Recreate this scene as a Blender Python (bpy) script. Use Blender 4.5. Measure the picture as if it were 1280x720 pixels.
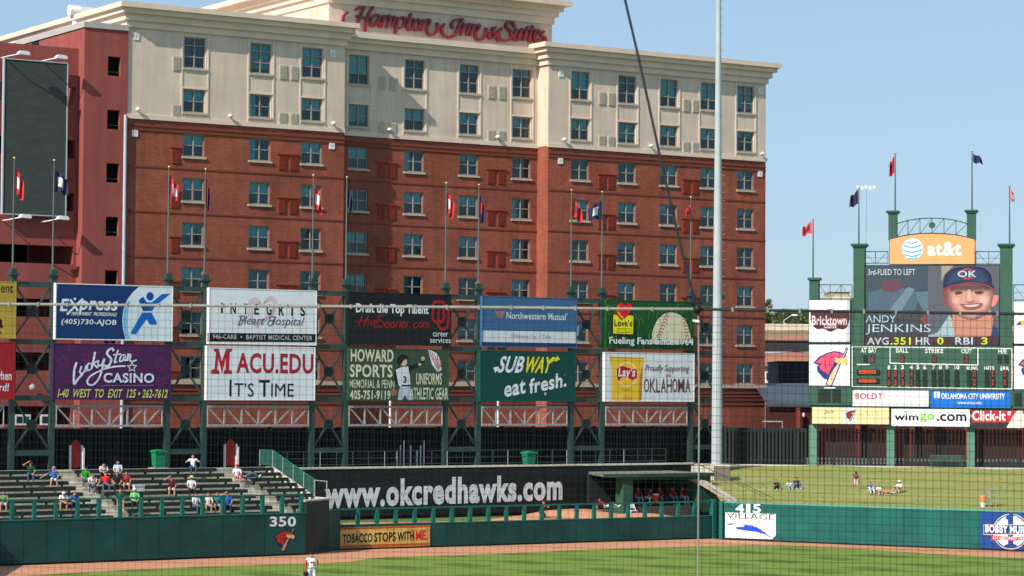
import bpy, math, random
import numpy as np
from mathutils import Vector, Matrix
random.seed(7)
sc = bpy.context.scene
C = sc.collection
for o in list(bpy.data.objects): bpy.data.objects.remove(o)
R = math.radians
# ---------------------------------------------------------------- camera, light
F, H = 3200.0, 9.7
PITCH, ROLL = math.atan(124 / F), 0.007
_f = np.array([0, math.cos(PITCH), math.sin(PITCH)]); _u = np.array([0, -math.sin(PITCH), math.cos(PITCH)]); _r = np.array([1., 0, 0])
_c, _s = math.cos(ROLL), math.sin(ROLL)
CR = _c * _r + _s * _u; CU = -_s * _r + _c * _u; CF = _f
CAM = np.array([0, 0, H])
cd = bpy.data.cameras.new('camera'); cam = bpy.data.objects.new('camera', cd); C.objects.link(cam); sc.camera = cam
cam.matrix_world = Matrix(((CR[0], CU[0], -CF[0], 0), (CR[1], CU[1], -CF[1], 0), (CR[2], CU[2], -CF[2], H), (0, 0, 0, 1)))
cd.sensor_width = 36; cd.lens = 36 * F / 1280; cd.clip_end = 12000; cd.clip_start = .5
cd.dof.use_dof = True; cd.dof.focus_distance = 175; cd.dof.aperture_fstop = 10
sc.render.resolution_x = 1024; sc.render.resolution_y = 576
sc.view_settings.view_transform = 'Standard'; sc.view_settings.look = 'None'; sc.view_settings.exposure = 0.24
A_L = R(33)                      # direction of the left-field buildings
uL = (math.cos(A_L), math.sin(A_L)); nL = (-math.sin(A_L), math.cos(A_L))
sunv = Vector((uL[0] + .30 * nL[0], uL[1] + .30 * nL[1], -.80)).normalized()   # the way the light travels
sl = bpy.data.lights.new('sun', 'SUN'); sl.energy = 5.0; sl.angle = R(.5); sl.color = (1, .93, .82)
so = bpy.data.objects.new('sun', sl); C.objects.link(so); so.rotation_euler = sunv.to_track_quat('-Z', 'Y').to_euler(); so.location = (-60, -60, 80)
w = bpy.data.worlds.new('World'); sc.world = w; w.use_nodes = True
nt = w.node_tree; nt.nodes.clear()
sky = nt.nodes.new('ShaderNodeTexSky'); sky.sky_type = 'NISHITA'; sky.sun_disc = False
sky.sun_elevation = math.asin(-sunv.z); sky.sun_rotation = math.atan2(-sunv.x, -sunv.y)
sky.air_density = 1.0; sky.dust_density = .6; sky.ozone_density = 1.6; sky.altitude = 300
bg = nt.nodes.new('ShaderNodeBackground'); bg.inputs[1].default_value = .098
wo = nt.nodes.new('ShaderNodeOutputWorld')
mxs = nt.nodes.new('ShaderNodeMix'); mxs.data_type = 'RGBA'; mxs.inputs[0].default_value = .66; mxs.inputs[7].default_value = (3.5, 5.3, 7.3, 1)
nt.links.new(sky.outputs[0], mxs.inputs[6]); nt.links.new(mxs.outputs[2], bg.inputs[0]); nt.links.new(bg.outputs[0], wo.inputs[0])
# ---------------------------------------------------------------- materials
MATS = {}
def mat(name, col, rough=.7, noise=.12, scale=2.0, metal=0, spec=.3, col2=None, bump=0, kind=None, stretch=None, emit=0, streak=0):
    if name in MATS: return MATS[name]
    m = bpy.data.materials.new(name); m.use_nodes = True; n = m.node_tree; b = n.nodes['Principled BSDF']
    b.inputs['Roughness'].default_value = rough; b.inputs['Metallic'].default_value = metal
    b.inputs['Specular IOR Level'].default_value = spec
    tc = n.nodes.new('ShaderNodeTexCoord'); src = tc.outputs['Object']
    if stretch:
        mp = n.nodes.new('ShaderNodeMapping'); mp.inputs['Scale'].default_value = stretch; n.links.new(src, mp.inputs[0]); src = mp.outputs[0]
    c2 = col2 or tuple(c * (1 - noise * 2) for c in col)
    c1 = col if col2 else tuple(min(1, c * (1 + noise)) for c in col)
    nz = n.nodes.new('ShaderNodeTexNoise'); nz.inputs['Scale'].default_value = scale; nz.inputs['Detail'].default_value = 6; nz.inputs['Roughness'].default_value = .65
    n.links.new(src, nz.inputs['Vector'])
    rp = n.nodes.new('ShaderNodeValToRGB'); rp.color_ramp.elements[0].position = .3; rp.color_ramp.elements[1].position = .7
    rp.color_ramp.elements[0].color = (*c2, 1); rp.color_ramp.elements[1].color = (*c1, 1)
    n.links.new(nz.outputs['Fac'], rp.inputs[0]); out = rp.outputs[0]
    if kind == 'brick':
        sx = n.nodes.new('ShaderNodeSeparateXYZ'); cb = n.nodes.new('ShaderNodeCombineXYZ'); ad = n.nodes.new('ShaderNodeMath')
        n.links.new(tc.outputs['Object'], sx.inputs[0]); n.links.new(sx.outputs[0], ad.inputs[0]); n.links.new(sx.outputs[1], ad.inputs[1])
        n.links.new(ad.outputs[0], cb.inputs[0]); n.links.new(sx.outputs[2], cb.inputs[1])
        bk = n.nodes.new('ShaderNodeTexBrick'); bk.inputs['Scale'].default_value = 1; bk.inputs['Brick Width'].default_value = .42; bk.inputs['Row Height'].default_value = .15
        bk.inputs['Mortar Size'].default_value = .018; bk.inputs['Color1'].default_value = (1, 1, 1, 1); bk.inputs['Color2'].default_value = (.72, .70, .68, 1); bk.inputs['Mortar'].default_value = (1.15, 1.25, 1.3, 1)
        n.links.new(cb.outputs[0], bk.inputs['Vector'])
        mx = n.nodes.new('ShaderNodeMix'); mx.data_type = 'RGBA'; mx.blend_type = 'MULTIPLY'; mx.inputs[0].default_value = .8
        n.links.new(out, mx.inputs[6]); n.links.new(bk.outputs['Color'], mx.inputs[7]); out = mx.outputs[2]
    if streak:      # rain streaks and patchy weathering
        m2 = n.nodes.new('ShaderNodeMapping'); m2.inputs['Scale'].default_value = (1.3, 1.3, .13); n.links.new(tc.outputs['Object'], m2.inputs[0])
        n2 = n.nodes.new('ShaderNodeTexNoise'); n2.inputs['Scale'].default_value = 1.0; n2.inputs['Detail'].default_value = 5; n2.inputs['Roughness'].default_value = .7; n.links.new(m2.outputs[0], n2.inputs['Vector'])
        mr = n.nodes.new('ShaderNodeMapRange'); mr.inputs[1].default_value = .35; mr.inputs[2].default_value = .62; mr.inputs[3].default_value = 1 - streak; mr.inputs[4].default_value = 1.03; n.links.new(n2.outputs['Fac'], mr.inputs[0])
        vm = n.nodes.new('ShaderNodeVectorMath'); vm.operation = 'SCALE'; n.links.new(out, vm.inputs[0]); n.links.new(mr.outputs[0], vm.inputs['Scale']); out = vm.outputs[0]
    n.links.new(out, b.inputs['Base Color'])
    if bump:
        bp = n.nodes.new('ShaderNodeBump'); bp.inputs['Strength'].default_value = bump; bp.inputs['Distance'].default_value = .05
        n.links.new(nz.outputs['Fac'], bp.inputs['Height']); n.links.new(bp.outputs[0], b.inputs['Normal'])
    if emit:
        n.links.new(out, b.inputs['Emission Color']); b.inputs['Emission Strength'].default_value = emit
    MATS[name] = m; return m
def rgb(r, g, b):
    return tuple(((c / 255 + .055) / 1.055) ** 2.4 if c > 10 else c / 255 / 12.92 for c in (r, g, b))
BRICK = mat('brick', (.33, .092, .055), .9, .15, .3, kind='brick', streak=.22)
BRICKD = mat('brick_band', (.20, .052, .032), .9, .08, 1.5)
CREAM = mat('cream_stucco', (.68, .545, .44), .9, .07, .35, streak=.14)
CREAMT = mat('cream_trim', (.72, .58, .47), .85, .05, .8)
SILL = mat('stone_sill', (.50, .41, .31), .85, .08, 2)
VENTC = mat('beige_louvre', (.54, .47, .37), .7, .08, 3)
VENTR = mat('red_louvre', (.30, .045, .022), .7, .1, 3)
REDW = mat('red_render', (.31, .078, .066), .9, .09, .3, streak=.16)
FRAMEM = mat('window_frame_paint', (.31, .28, .24), .5, .05, 3)
ROOM = mat('dark_room', (.020, .045, .048), .9, .2, 1)
DARK = mat('dark_void', (.012, .012, .012), .95, .2, 1)
CURT = mat('curtain_cloth', (.62, .82, .82), .9, .25, 5, stretch=(6, 1, .4))
CURT4 = mat('pale_blind', (.55, .56, .50), .9, .15, 5, stretch=(1, 1, 8))
CURT2 = mat('half_drawn_curtain', (.10, .16, .165), .9, .4, 4, stretch=(6, 1, .4))
CURT3 = mat('green_curtain', (.05, .30, .22), .9, .4, 3, stretch=(4, 1, .6))
STEEL = mat('dark_green_steel', (.024, .06, .052), .45, .18, 3, spec=.5)
STEELD = mat('darker_green_steel', (.010, .024, .022), .5, .2, 3)
TRUSS = mat('galvanised_steel', (.33, .33, .32), .45, .15, 5, spec=.5)
TEAL = mat('teal_wall_paint', (.004, .112, .090), .5, .18, .6, spec=.35)
TEALD = mat('dark_green_padding', (.004, .058, .050), .6, .22, .5, spec=.3)
TEALR = mat('teal_railing_paint', (.008, .13, .105), .45, .1, 3)
BLACKP = mat('black_picket_paint', (.014, .019, .018), .6, .2, 3)
BANNER = mat('black_banner_cloth', (.008, .013, .013), .55, .3, 1.2, bump=.4)
WHITE = mat('white_paint', (.76, .76, .75), .6, .04, 3)
WHITEB = mat('white_vinyl', (.74, .76, .78), .45, .03, 2, spec=.35)
CONC = mat('concrete', (.46, .41, .33), .9, .14, 1.2)
CONCL = mat('pale_concrete', (.60, .55, .45), .9, .1, 1.2)
BENCH = mat('dark_bench_board', (.015, .031, .027), .55, .2, 3)
BLACK = mat('black_paint', (.01, .01, .011), .5, .1, 3)
GOLD = mat('gold_metal', (.7, .5, .2), .35, .1, 3, metal=.8)
POLEM = mat('white_grey_pole', (.40, .45, .47), .4, .08, .5, spec=.4)
SBG = mat('scoreboard_green', (.034, .095, .066), .6, .10, 1)
SBGL = mat('pale_green_post', (.10, .22, .16), .6, .08, 1)
NETM = mat('net_cord', (.010, .011, .014), .9, .1, 5)
SKIN = mat('skin', (.50, .25, .16), .6, .06, 6)
HAIR = mat('brown_hair', (.05, .025, .012), .7, .2, 20)
CLAY = mat('clay_dirt', (.52, .24, .13), .95, .10, 2.0, bump=.2)
def grass_mat():
    m = bpy.data.materials.new('mown_grass'); m.use_nodes = True; n = m.node_tree; b = n.nodes['Principled BSDF']; b.inputs['Roughness'].default_value = .85; b.inputs['Specular IOR Level'].default_value = .15
    tc = n.nodes.new('ShaderNodeTexCoord')
    def wave(rot, sc_):
        mp = n.nodes.new('ShaderNodeMapping'); mp.inputs['Rotation'].default_value = (0, 0, rot); mp.inputs['Scale'].default_value = (sc_, sc_, sc_)
        n.links.new(tc.outputs['Object'], mp.inputs[0])
        wv = n.nodes.new('ShaderNodeTexWave'); wv.inputs['Scale'].default_value = 1; wv.inputs['Distortion'].default_value = .15; wv.inputs['Detail'].default_value = 1; wv.inputs['Detail Scale'].default_value = .3
        n.links.new(mp.outputs[0], wv.inputs[0])
        r = n.nodes.new('ShaderNodeValToRGB'); r.color_ramp.elements[0].position = .35; r.color_ramp.elements[1].position = .65
        n.links.new(wv.outputs['Fac'], r.inputs[0]); return r.outputs[0]
    a = wave(R(-40), .075); c = wave(R(52), .045)
    ad = n.nodes.new('ShaderNodeMath'); ad.operation = 'ADD'; n.links.new(a, ad.inputs[0]); n.links.new(c, ad.inputs[1])
    hv = n.nodes.new('ShaderNodeMath'); hv.operation = 'MULTIPLY'; hv.inputs[1].default_value = .5; n.links.new(ad.outputs[0], hv.inputs[0])
    mp = n.nodes.new('ShaderNodeMapping'); mp.inputs['Scale'].default_value = (1, .35, 1); n.links.new(tc.outputs['Object'], mp.inputs[0])
    nz = n.nodes.new('ShaderNodeTexNoise'); nz.inputs['Scale'].default_value = 2.5; nz.inputs['Detail'].default_value = 8; nz.inputs['Roughness'].default_value = .7
    n.links.new(mp.outputs[0], nz.inputs['Vector'])
    sm = n.nodes.new('ShaderNodeMath'); sm.operation = 'MULTIPLY_ADD'; sm.inputs[1].default_value = .9; n.links.new(nz.outputs['Fac'], sm.inputs[0]); n.links.new(hv.outputs[0], sm.inputs[2])
    rp = n.nodes.new('ShaderNodeValToRGB'); rp.color_ramp.elements[0].position = .30; rp.color_ramp.elements[1].position = 1.25 / 1.4
    rp.color_ramp.elements[0].color = (.068, .120, .017, 1); rp.color_ramp.elements[1].color = (.150, .215, .036, 1)
    n.links.new(sm.outputs[0], rp.inputs[0]); n.links.new(rp.outputs[0], b.inputs['Base Color'])
    bp = n.nodes.new('ShaderNodeBump'); bp.inputs['Strength'].default_value = .3; n.links.new(nz.outputs['Fac'], bp.inputs['Height']); n.links.new(bp.outputs[0], b.inputs['Normal'])
    return m
GRASS = grass_mat()
BERMG = mat('dry_berm_grass', (.150, .225, .046), .9, .2, .32, col2=(.31, .26, .09), bump=.3, stretch=(.45, 1.6, 1))
TUFT = mat('tuft_grass', (.20, .22, .05), .9, .2, .8)
LAWN = mat('plain_grass', (.10, .16, .03), .9, .2, 1)
def glass_mat():
    m = bpy.data.materials.new('tinted_glass'); m.use_nodes = True; n = m.node_tree; n.nodes.clear()
    o = n.nodes.new('ShaderNodeOutputMaterial'); t = n.nodes.new('ShaderNodeBsdfTransparent'); t.inputs[0].default_value = (.36, .78, .86, 1)
    g = n.nodes.new('ShaderNodeBsdfGlossy'); g.inputs['Roughness'].default_value = .06; g.inputs[0].default_value = (.8, .95, 1, 1)
    fr = n.nodes.new('ShaderNodeFresnel'); fr.inputs[0].default_value = 1.7
    mx = n.nodes.new('ShaderNodeMixShader'); n.links.new(fr.outputs[0], mx.inputs[0]); n.links.new(t.outputs[0], mx.inputs[1]); n.links.new(g.outputs[0], mx.inputs[2]); n.links.new(mx.outputs[0], o.inputs[0])
    return m
GLASS = glass_mat()
_pc = {}
def paint(r, g, b, emit=0, rough=.5):
    k = (r, g, b, emit, rough)
    if k not in _pc:
        _pc[k] = mat('print_%d_%d_%d%s' % (r, g, b, '_lit' if emit else ''), rgb(r, g, b), rough, .11 if emit else .05, 9 if emit else 1.1, emit=emit)
    return _pc[k]
# ---------------------------------------------------------------- frames and mesh builder
def ray(x, y): return (x - 640) / F * CR - (y - 360) / F * CU + CF
class Frame:
    def __init__(s, x, y, a):
        s.P = np.array([x, y, 0.]); s.a = a; s.u = np.array([math.cos(a), math.sin(a), 0]); s.n = np.array([-math.sin(a), math.cos(a), 0])
    def w(s, x, y, z): return Vector(s.P + x * s.u + y * s.n + np.array([0, 0, z]))
    def hit(s, px, py, yo=0):            # where a sight line meets the vertical plane y = yo
        d = ray(px, py); t = (yo - (CAM - s.P) @ s.n) / (d @ s.n); q = CAM + t * d - s.P
        return q @ s.u, q[2]
    def ground(s, px, py, z=0):
        d = ray(px, py); t = (z - H) / d[2]; q = CAM + t * d - s.P
        return q @ s.u, q @ s.n
L = Frame((65 - 640) / F * 164, 164, A_L)
W = Frame(0, 0, 0)
ORG = {}
class MB:
    def __init__(s): s.v = []; s.f = []; s.m = []; s.i = 0; s.sm = []
    def add(s, vs, fs, smooth=False):
        k = len(s.v); s.v += [tuple(p) for p in vs]; s.f += [tuple(i + k for i in f) for f in fs]; s.m += [s.i] * len(fs); s.sm += [smooth] * len(fs); return s
    def box(s, x0, x1, y0, y1, z0, z1):
        return s.add([(x0, y0, z0), (x1, y0, z0), (x1, y1, z0), (x0, y1, z0), (x0, y0, z1), (x1, y0, z1), (x1, y1, z1), (x0, y1, z1)],
                     [(0, 3, 2, 1), (4, 5, 6, 7), (0, 1, 5, 4), (1, 2, 6, 5), (2, 3, 7, 6), (3, 0, 4, 7)])
    def bar(s, p, q, a, b=None, up=(0, 0, 1)):
        p = Vector(p); q = Vector(q); b = b or a; d = (q - p).normalized(); x = d.cross(Vector(up))
        if x.length < 1e-3: x = d.cross(Vector((0, 1, 0)))
        x.normalize(); y = x.cross(d); vs = []
        for e in (p, q):
            for sx, sy in ((-1, -1), (1, -1), (1, 1), (-1, 1)): vs.append(e + x * sx * a / 2 + y * sy * b / 2)
        return s.add(vs, [(0, 1, 2, 3), (7, 6, 5, 4), (0, 4, 5, 1), (1, 5, 6, 2), (2, 6, 7, 3), (3, 7, 4, 0)])
    def tube(s, p, q, r0, r1=None, n=8, cap=True):
        p = Vector(p); q = Vector(q); r1 = r0 if r1 is None else r1; d = (q - p).normalized(); x = d.orthogonal().normalized(); y = d.cross(x); vs = []
        for e, r in ((p, r0), (q, r1)):
            for k in range(n):
                a = k * 2 * math.pi / n; vs.append(e + (x * math.cos(a) + y * math.sin(a)) * r)
        fs = [(k, (k + 1) % n, n + (k + 1) % n, n + k) for k in range(n)]; s.add(vs, fs, True)
        if cap: s.add([vs[k] for k in range(n)], [tuple(range(n))[::-1]]); s.add([vs[n + k] for k in range(n)], [tuple(range(n))])
        return s
    def lathe(s, c, prof, n=10):
        vs = []
        for r, z in prof:
            for k in range(n):
                a = k * 2 * math.pi / n; vs.append((c[0] + r * math.cos(a), c[1] + r * math.sin(a), c[2] + z))
        fs = [(j * n + k, j * n + (k + 1) % n, (j + 1) * n + (k + 1) % n, (j + 1) * n + k) for j in range(len(prof) - 1) for k in range(n)]
        s.add(vs, fs, True); s.add(vs[-n:], [tuple(range(n))]); s.add(vs[:n], [tuple(range(n))[::-1]]); return s
    def prism(s, pts, y0, y1):               # polygon in x,z extruded along y
        n = len(pts); a = sum(pts[i][0] * pts[(i + 1) % n][1] - pts[(i + 1) % n][0] * pts[i][1] for i in range(n))
        if a < 0: pts = pts[::-1]
        vs = [(x, y0, z) for x, z in pts] + [(x, y1, z) for x, z in pts]
        return s.add(vs, [tuple(range(n)), tuple(range(2 * n - 1, n - 1, -1))] + [(i, i + n, (i + 1) % n + n, (i + 1) % n) for i in range(n)])
    def slab(s, pts, z0, z1):                # polygon in x,y extruded along z
        n = len(pts); a = sum(pts[i][0] * pts[(i + 1) % n][1] - pts[(i + 1) % n][0] * pts[i][1] for i in range(n))
        if a < 0: pts = pts[::-1]
        vs = [(x, y, z1) for x, y in pts] + [(x, y, z0) for x, y in pts]
        return s.add(vs, [tuple(range(n)), tuple(range(2 * n - 1, n - 1, -1))] + [(i, i + n, (i + 1) % n + n, (i + 1) % n) for i in range(n)])
    def quad(s, a, b, c, d): return s.add([a, b, c, d], [(0, 1, 2, 3)])
    def mesh(s, name, mats, org=(0, 0, 0)):
        me = bpy.data.meshes.new(name); me.from_pydata([(x - org[0], y - org[1], z - org[2]) for x, y, z in s.v], [], s.f)
        for m in (mats if isinstance(mats, (list, tuple)) else [mats]): me.materials.append(m)
        me.polygons.foreach_set('material_index', s.m); me.polygons.foreach_set('use_smooth', s.sm); me.update(); return me
def meta(o, label, cat, group=None):
    o['label'] = label; o['category'] = cat
    if group: o['group'] = group
def thing(name, label, cat, fr, org=(0, 0, 0), group=None):
    o = bpy.data.objects.new(name, None); C.objects.link(o); o.location = fr.w(*org); o.rotation_euler = (0, 0, fr.a); o.empty_display_size = .3
    meta(o, label, cat, group); ORG[o.name] = tuple(org); return o
def part(par, name, mb, mats, kind=None, label=None):
    org = ORG[par.name]; me = mb if isinstance(mb, bpy.types.Mesh) else mb.mesh(name, mats, org)
    o = bpy.data.objects.new(name, me); C.objects.link(o); o.parent = par; ORG[o.name] = org
    if kind: o['kind'] = kind
    if label: o['label'] = label
    return o
def put(par, name, me, loc=(0, 0, 0), mats=None):   # shared mesh placed inside its parent
    o = bpy.data.objects.new(name, me); C.objects.link(o); o.parent = par; o.location = loc; return o
def solo(name, label, cat, fr, org, mb, mats, group=None):
    o = bpy.data.objects.new(name, mb.mesh(name, mats, org)); C.objects.link(o); o.location = fr.w(*org); o.rotation_euler = (0, 0, fr.a)
    meta(o, label, cat, group); ORG[o.name] = tuple(org); return o
def struct(name, mb, mats, fr=None):
    o = bpy.data.objects.new(name, mb.mesh(name, mats)); C.objects.link(o); o['kind'] = 'structure'
    if fr: o.location = fr.P; o.rotation_euler = (0, 0, fr.a)
    ORG[o.name] = (0, 0, 0); return o
def copy_tree(o, par=None):
    c = o.copy(); C.objects.link(c); c.parent = par
    for ch in o.children: copy_tree(ch, c)
    return c
# ---------------------------------------------------------------- lettering
_tc = {}
def glyphs(s, bold=0., res=3, space=1.0):
    bold = min(bold, .027) if bold < .2 else bold - .2; space = space * (1 + bold * 2.6)
    k = (s, bold, res, space)
    if k not in _tc:
        cu = bpy.data.curves.new('t', 'FONT'); cu.body = s; cu.size = 1; cu.offset = bold; cu.resolution_u = res; cu.space_character = space; cu.fill_mode = 'FRONT' if False else 'BOTH'
        ob = bpy.data.objects.new('t', cu); me = bpy.data.meshes.new_from_object(ob)
        vs = np.array([v.co[:2] for v in me.vertices]); fs = [tuple(p.vertices) for p in me.polygons if p.normal.z > 0 or True]
        # keep front copies only
        zs = np.array([v.co[2] for v in me.vertices]); seen = set(); ff = []
        for f in fs:
            key = tuple(sorted((round(vs[i][0], 4), round(vs[i][1], 4)) for i in f))
            if key not in seen: seen.add(key); ff.append(f)
        bpy.data.objects.remove(ob); bpy.data.curves.remove(cu); bpy.data.meshes.remove(me)
        mn = vs.min(0); mx = vs.max(0); _tc[k] = ((vs - mn) / (mx - mn), ff, (mx - mn))
    return _tc[k]
def smooth(pts, n=5):
    if len(pts) < 3: return [tuple(p) for p in pts]
    P = [np.array(p, float) for p in pts]; P = [2 * P[0] - P[1]] + P + [2 * P[-1] - P[-2]]; out = []
    for i in range(1, len(P) - 2):
        for k in range(n):
            t = k / n; out.append(tuple(.5 * ((2 * P[i]) + (P[i + 1] - P[i - 1]) * t + (2 * P[i - 1] - 5 * P[i] + 4 * P[i + 1] - P[i + 2]) * t * t + (3 * P[i] - P[i - 1] - 3 * P[i + 1] + P[i + 2]) * t ** 3)))
    out.append(tuple(P[-2])); return out
class Art:
    """flat print (or raised shapes) on the face y = yo of a frame; positions are read off the photograph and land on that face"""
    def __init__(s, par, fr, yo, step=.0012, thick=0.0008):
        s.par = par; s.fr = fr; s.y = yo; s.yo = yo; s.step = step; s.t = thick; s.groups = {}; s.n = 0
    def xy(s, px, py): return s.fr.hit(px, py, s.yo)
    def nxt(s): s.n += 1; s.y = s.yo - s.step * s.n; return s.y
    def g(s, name, m):
        k = (name, m.name)
        if k not in s.groups: s.groups[k] = (MB(), m)
        return s.groups[k][0]
    def poly(s, pts, m, name='print', sm=0):
        if sm: pts = smooth(list(pts) + [pts[0]], sm)[:-1]
        P = [s.xy(*p) for p in pts]; y = s.nxt(); s.g(name, m).prism(P, y, s.yo if s.t > .02 else y + s.t)
    def rect(s, x0, y0, x1, y1, m, name='print'): s.poly([(x0, y0), (x1, y0), (x1, y1), (x0, y1)], m, name)
    def ell(s, cx, cy, rx, ry, m, name='print', n=20, a0=0, a1=360):
        s.poly([(cx + rx * math.cos(R(a0 + (a1 - a0) * k / n)), cy + ry * math.sin(R(a0 + (a1 - a0) * k / n))) for k in range(n)], m, name)
    def txt(s, t, x0, y0, x1, y1, m, bold=.0, shear=0, name='lettering', res=3, slope=0, space=1.0):
        v, f, _ = glyphs(t, bold, res, space); y = s.nxt()
        a = s.xy(x0, (y0 + y1) / 2)[0]; b = s.xy(x1, (y0 + y1) / 2)[0]; zt = s.xy((x0 + x1) / 2, y0)[1]; zb = s.xy((x0 + x1) / 2, y1)[1]
        h = zt - zb; sw = h * shear
        s.g(name, m).add([(a + p[0] * (b - a - sw) + p[1] * sw, y, zb + p[1] * h + slope * (p[0] - .5) * (b - a)) for p in v], f)
    def stroke(s, pts, wd, m, name='lettering', sm=5, nib=None, closed=False):
        P = smooth(pts, sm) if sm else pts
        P = [np.array(s.xy(*p)) for p in P]; sc_ = abs(s.xy(pts[0][0] + 1, pts[0][1])[0] - s.xy(pts[0][0], pts[0][1])[0]); y = s.nxt(); mb = s.g(name, m); Lp = []; Rp = []
        for i, p in enumerate(P):
            d = P[min(i + 1, len(P) - 1)] - P[max(i - 1, 0)]; d = d / (np.linalg.norm(d) + 1e-9); nn = np.array([-d[1], d[0]])
            wv = wd * sc_ / 2
            if nib: wv *= nib + (1 - nib) * abs(d[1] * .95 - d[0] * .3)
            Lp.append(p + nn * wv); Rp.append(p - nn * wv)
        n = len(P); yb = s.yo if s.t > .02 else y + s.t
        vs = [(q[0], y, q[1]) for q in Lp] + [(q[0], y, q[1]) for q in Rp] + [(q[0], yb, q[1]) for q in Lp] + [(q[0], yb, q[1]) for q in Rp]; fs = []
        for i in range(n - 1): fs += [(i, n + i, n + i + 1, i + 1), (i, i + 1, 2 * n + i + 1, 2 * n + i), (n + i + 1, n + i, 3 * n + i, 3 * n + i + 1)]
        fs += [(0, 2 * n, 3 * n, n), (n - 1, 2 * n - 1, 4 * n - 1, 3 * n - 1)]
        mb.add(vs, fs)
    def done(s):
        for (nm, _), (mb, m) in s.groups.items(): part(s.par, nm, mb, m)
def cv(ox, oy, s, pts): return [(ox + x / s, oy + y / s) for x, y in pts]
def gw(px, py, z=0): d = ray(px, py); t = (z - H) / d[2]; return CAM + t * d
def frame2(a, b, z=0):
    p = gw(*a, z); q = gw(*b, z); return Frame(p[0], p[1], math.atan2(q[1] - p[1], q[0] - p[0])), float(np.linalg.norm((q - p)[:2]))
Q, QL = frame2((0, 708), (382, 694))      # left field wall
B, BL_ = frame2((425, 688), (890, 673.5))   # bullpen wall
RF, RL_ = frame2((905, 675), (1280, 690))   # right of centre wall
S = Frame((1113 - 640) / F * 187, 187, R(-13))
DECK = 4.05
# ================================================================ GROUND
mb = MB(); mb.quad((-3000, -300, 0), (3000, -300, 0), (3000, 7000, 0), (-3000, 7000, 0)); struct('field_grass', mb, GRASS)
def at_(px, py, Y): d = ray(px, py); t = Y / d[1]; return CAM + t * d
def xl(px, y): return L.hit(px, 480, y)[0]
sep = L.w(xl(868, -7.6), -7.6, 0); bl_back = 9.7
mb = MB(); poly = [Q.w(-70, bl_back, 0), Q.w(21.9, bl_back, 0), L.w(L.hit(330, 585, -7.6)[0], -7.6, 0), sep]
q = gw(1113, 583, 4.1); poly += [Vector(S.w(-9, -.6, 0)), Vector(S.w(22, -.6, 0)), Vector((3000, 150, 0)), Vector((3000, 6500, 0)), Vector((-3000, 6500, 0)), Vector((-3000, 100, 0))]
mb.slab([(p.x, p.y) for p in poly], .5, DECK); struct('concourse_deck', mb, mat('asphalt_paving', (.16, .15, .135), .9, .12, .4))
# warning track: strip between the walls and the grass edge
outer = [(-120, 712.6), (0, 708), (382, 694), (425, 688), (640, 681.5), (890, 673.5), (905, 675), (1280, 690), (1400, 695)]
inner = [(1400, 703), (1280, 697.6), (1160, 692), (1080, 686.3), (1000, 682.6), (940, 681.6), (880, 682.8), (790, 685.3), (700, 688.6), (640, 691.6), (572, 694.2), (520, 695.3), (490, 696.2), (462, 698.2), (440, 702.5), (400, 704.2), (320, 706.3), (250, 708.5), (150, 713), (80, 717), (0, 722), (-120, 731)]
mb = MB(); mb.slab([tuple(gw(*p)[:2]) for p in outer + inner], -.02, .012); struct('warning_track', mb, CLAY)
# ================================================================ HOTEL
HY = 20.4
def zh(px, py, y=HY): return L.hit(px, py, y)[1]
def xh(px, py=200, y=HY): return L.hit(px, py, y)[0]
zr = [zh(243, 46.7), zh(243, 112), zh(243, 167.5)]; pit = (zr[2] - zh(243, 445.5)) / 5
rows = [(zr[0], zh(243, 85.3)), (zr[1], zh(243, 140.8))] + [(zr[2] - pit * k, zr[2] - pit * k - 1.72) for k in range(6)]
zc = zh(243, 151.5) ; zledge = zh(243, 474.5); ZT = zh(300, 15, HY - 1); zcor = zh(300, 43)
hotel = thing('hotel', 'eight storey brick hotel with cream upper floors and red script rooftop sign behind the billboards', 'hotel', L, (xh(158), HY, DECK))
wings = [(xh(158), xh(430), HY, [(228.6, 256.2), (311.6, 338.6), (376, 403.4)]),
         (xh(430, y=HY + 1.6) - .6, xh(690, y=HY + 1.6), HY + 1.6, [(434.6, 461.2), (504.7, 531), (573.6, 598.6), (640, 664)]),
         (xh(685), xh(957), HY, [(713.6, 737), (772.6, 795.5), (825, 847.5), (875.5, 897.4), (921, 943)])]
wm = MB()      # window frame mesh, 1.70 wide unit built per height
WW = 1.80
def window_meshes(h, tall):
    f = MB(); t = .09; w2 = WW / 2; ym = .16
    for a in (-w2, w2 - t): f.box(a, a + t, ym - .04, ym + .06, 0, h)
    f.box(-t / 2, t / 2, ym - .05, ym + .05, t, h - t)
    f.box(-w2 + t, w2 - t, ym - .04, ym + .06, 0, t); f.box(-w2 + t, w2 - t, ym - .04, ym + .06, h - t, h)
    zz = [.86] + ([h - .62] if tall else [])
    for z in zz:
        for a, b in ((-w2 + t, -t / 2), (t / 2, w2 - t)): f.box(a, b, ym - .03, ym + .04, z - .035, z + .035)
    g = [MB().quad((a, ym + .02, t), (b, ym + .02, t), (b, ym + .02, h - t), (a, ym + .02, h - t)) for a, b in ((-w2 + t, -t / 2), (t / 2, w2 - t))]
    s = MB().box(-w2 - .12, w2 + .12, -.11, .16, -.16, 0)
    return f.mesh('window', FRAMEM), [x.mesh('pane', GLASS) for x in g], s.mesh('sill', SILL)
wmesh = {}
for k, (zt, zb) in enumerate(rows): wmesh[k] = window_meshes(zt - zb, k == 0) if k in (0, 1, 2) else wmesh[2]
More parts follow.
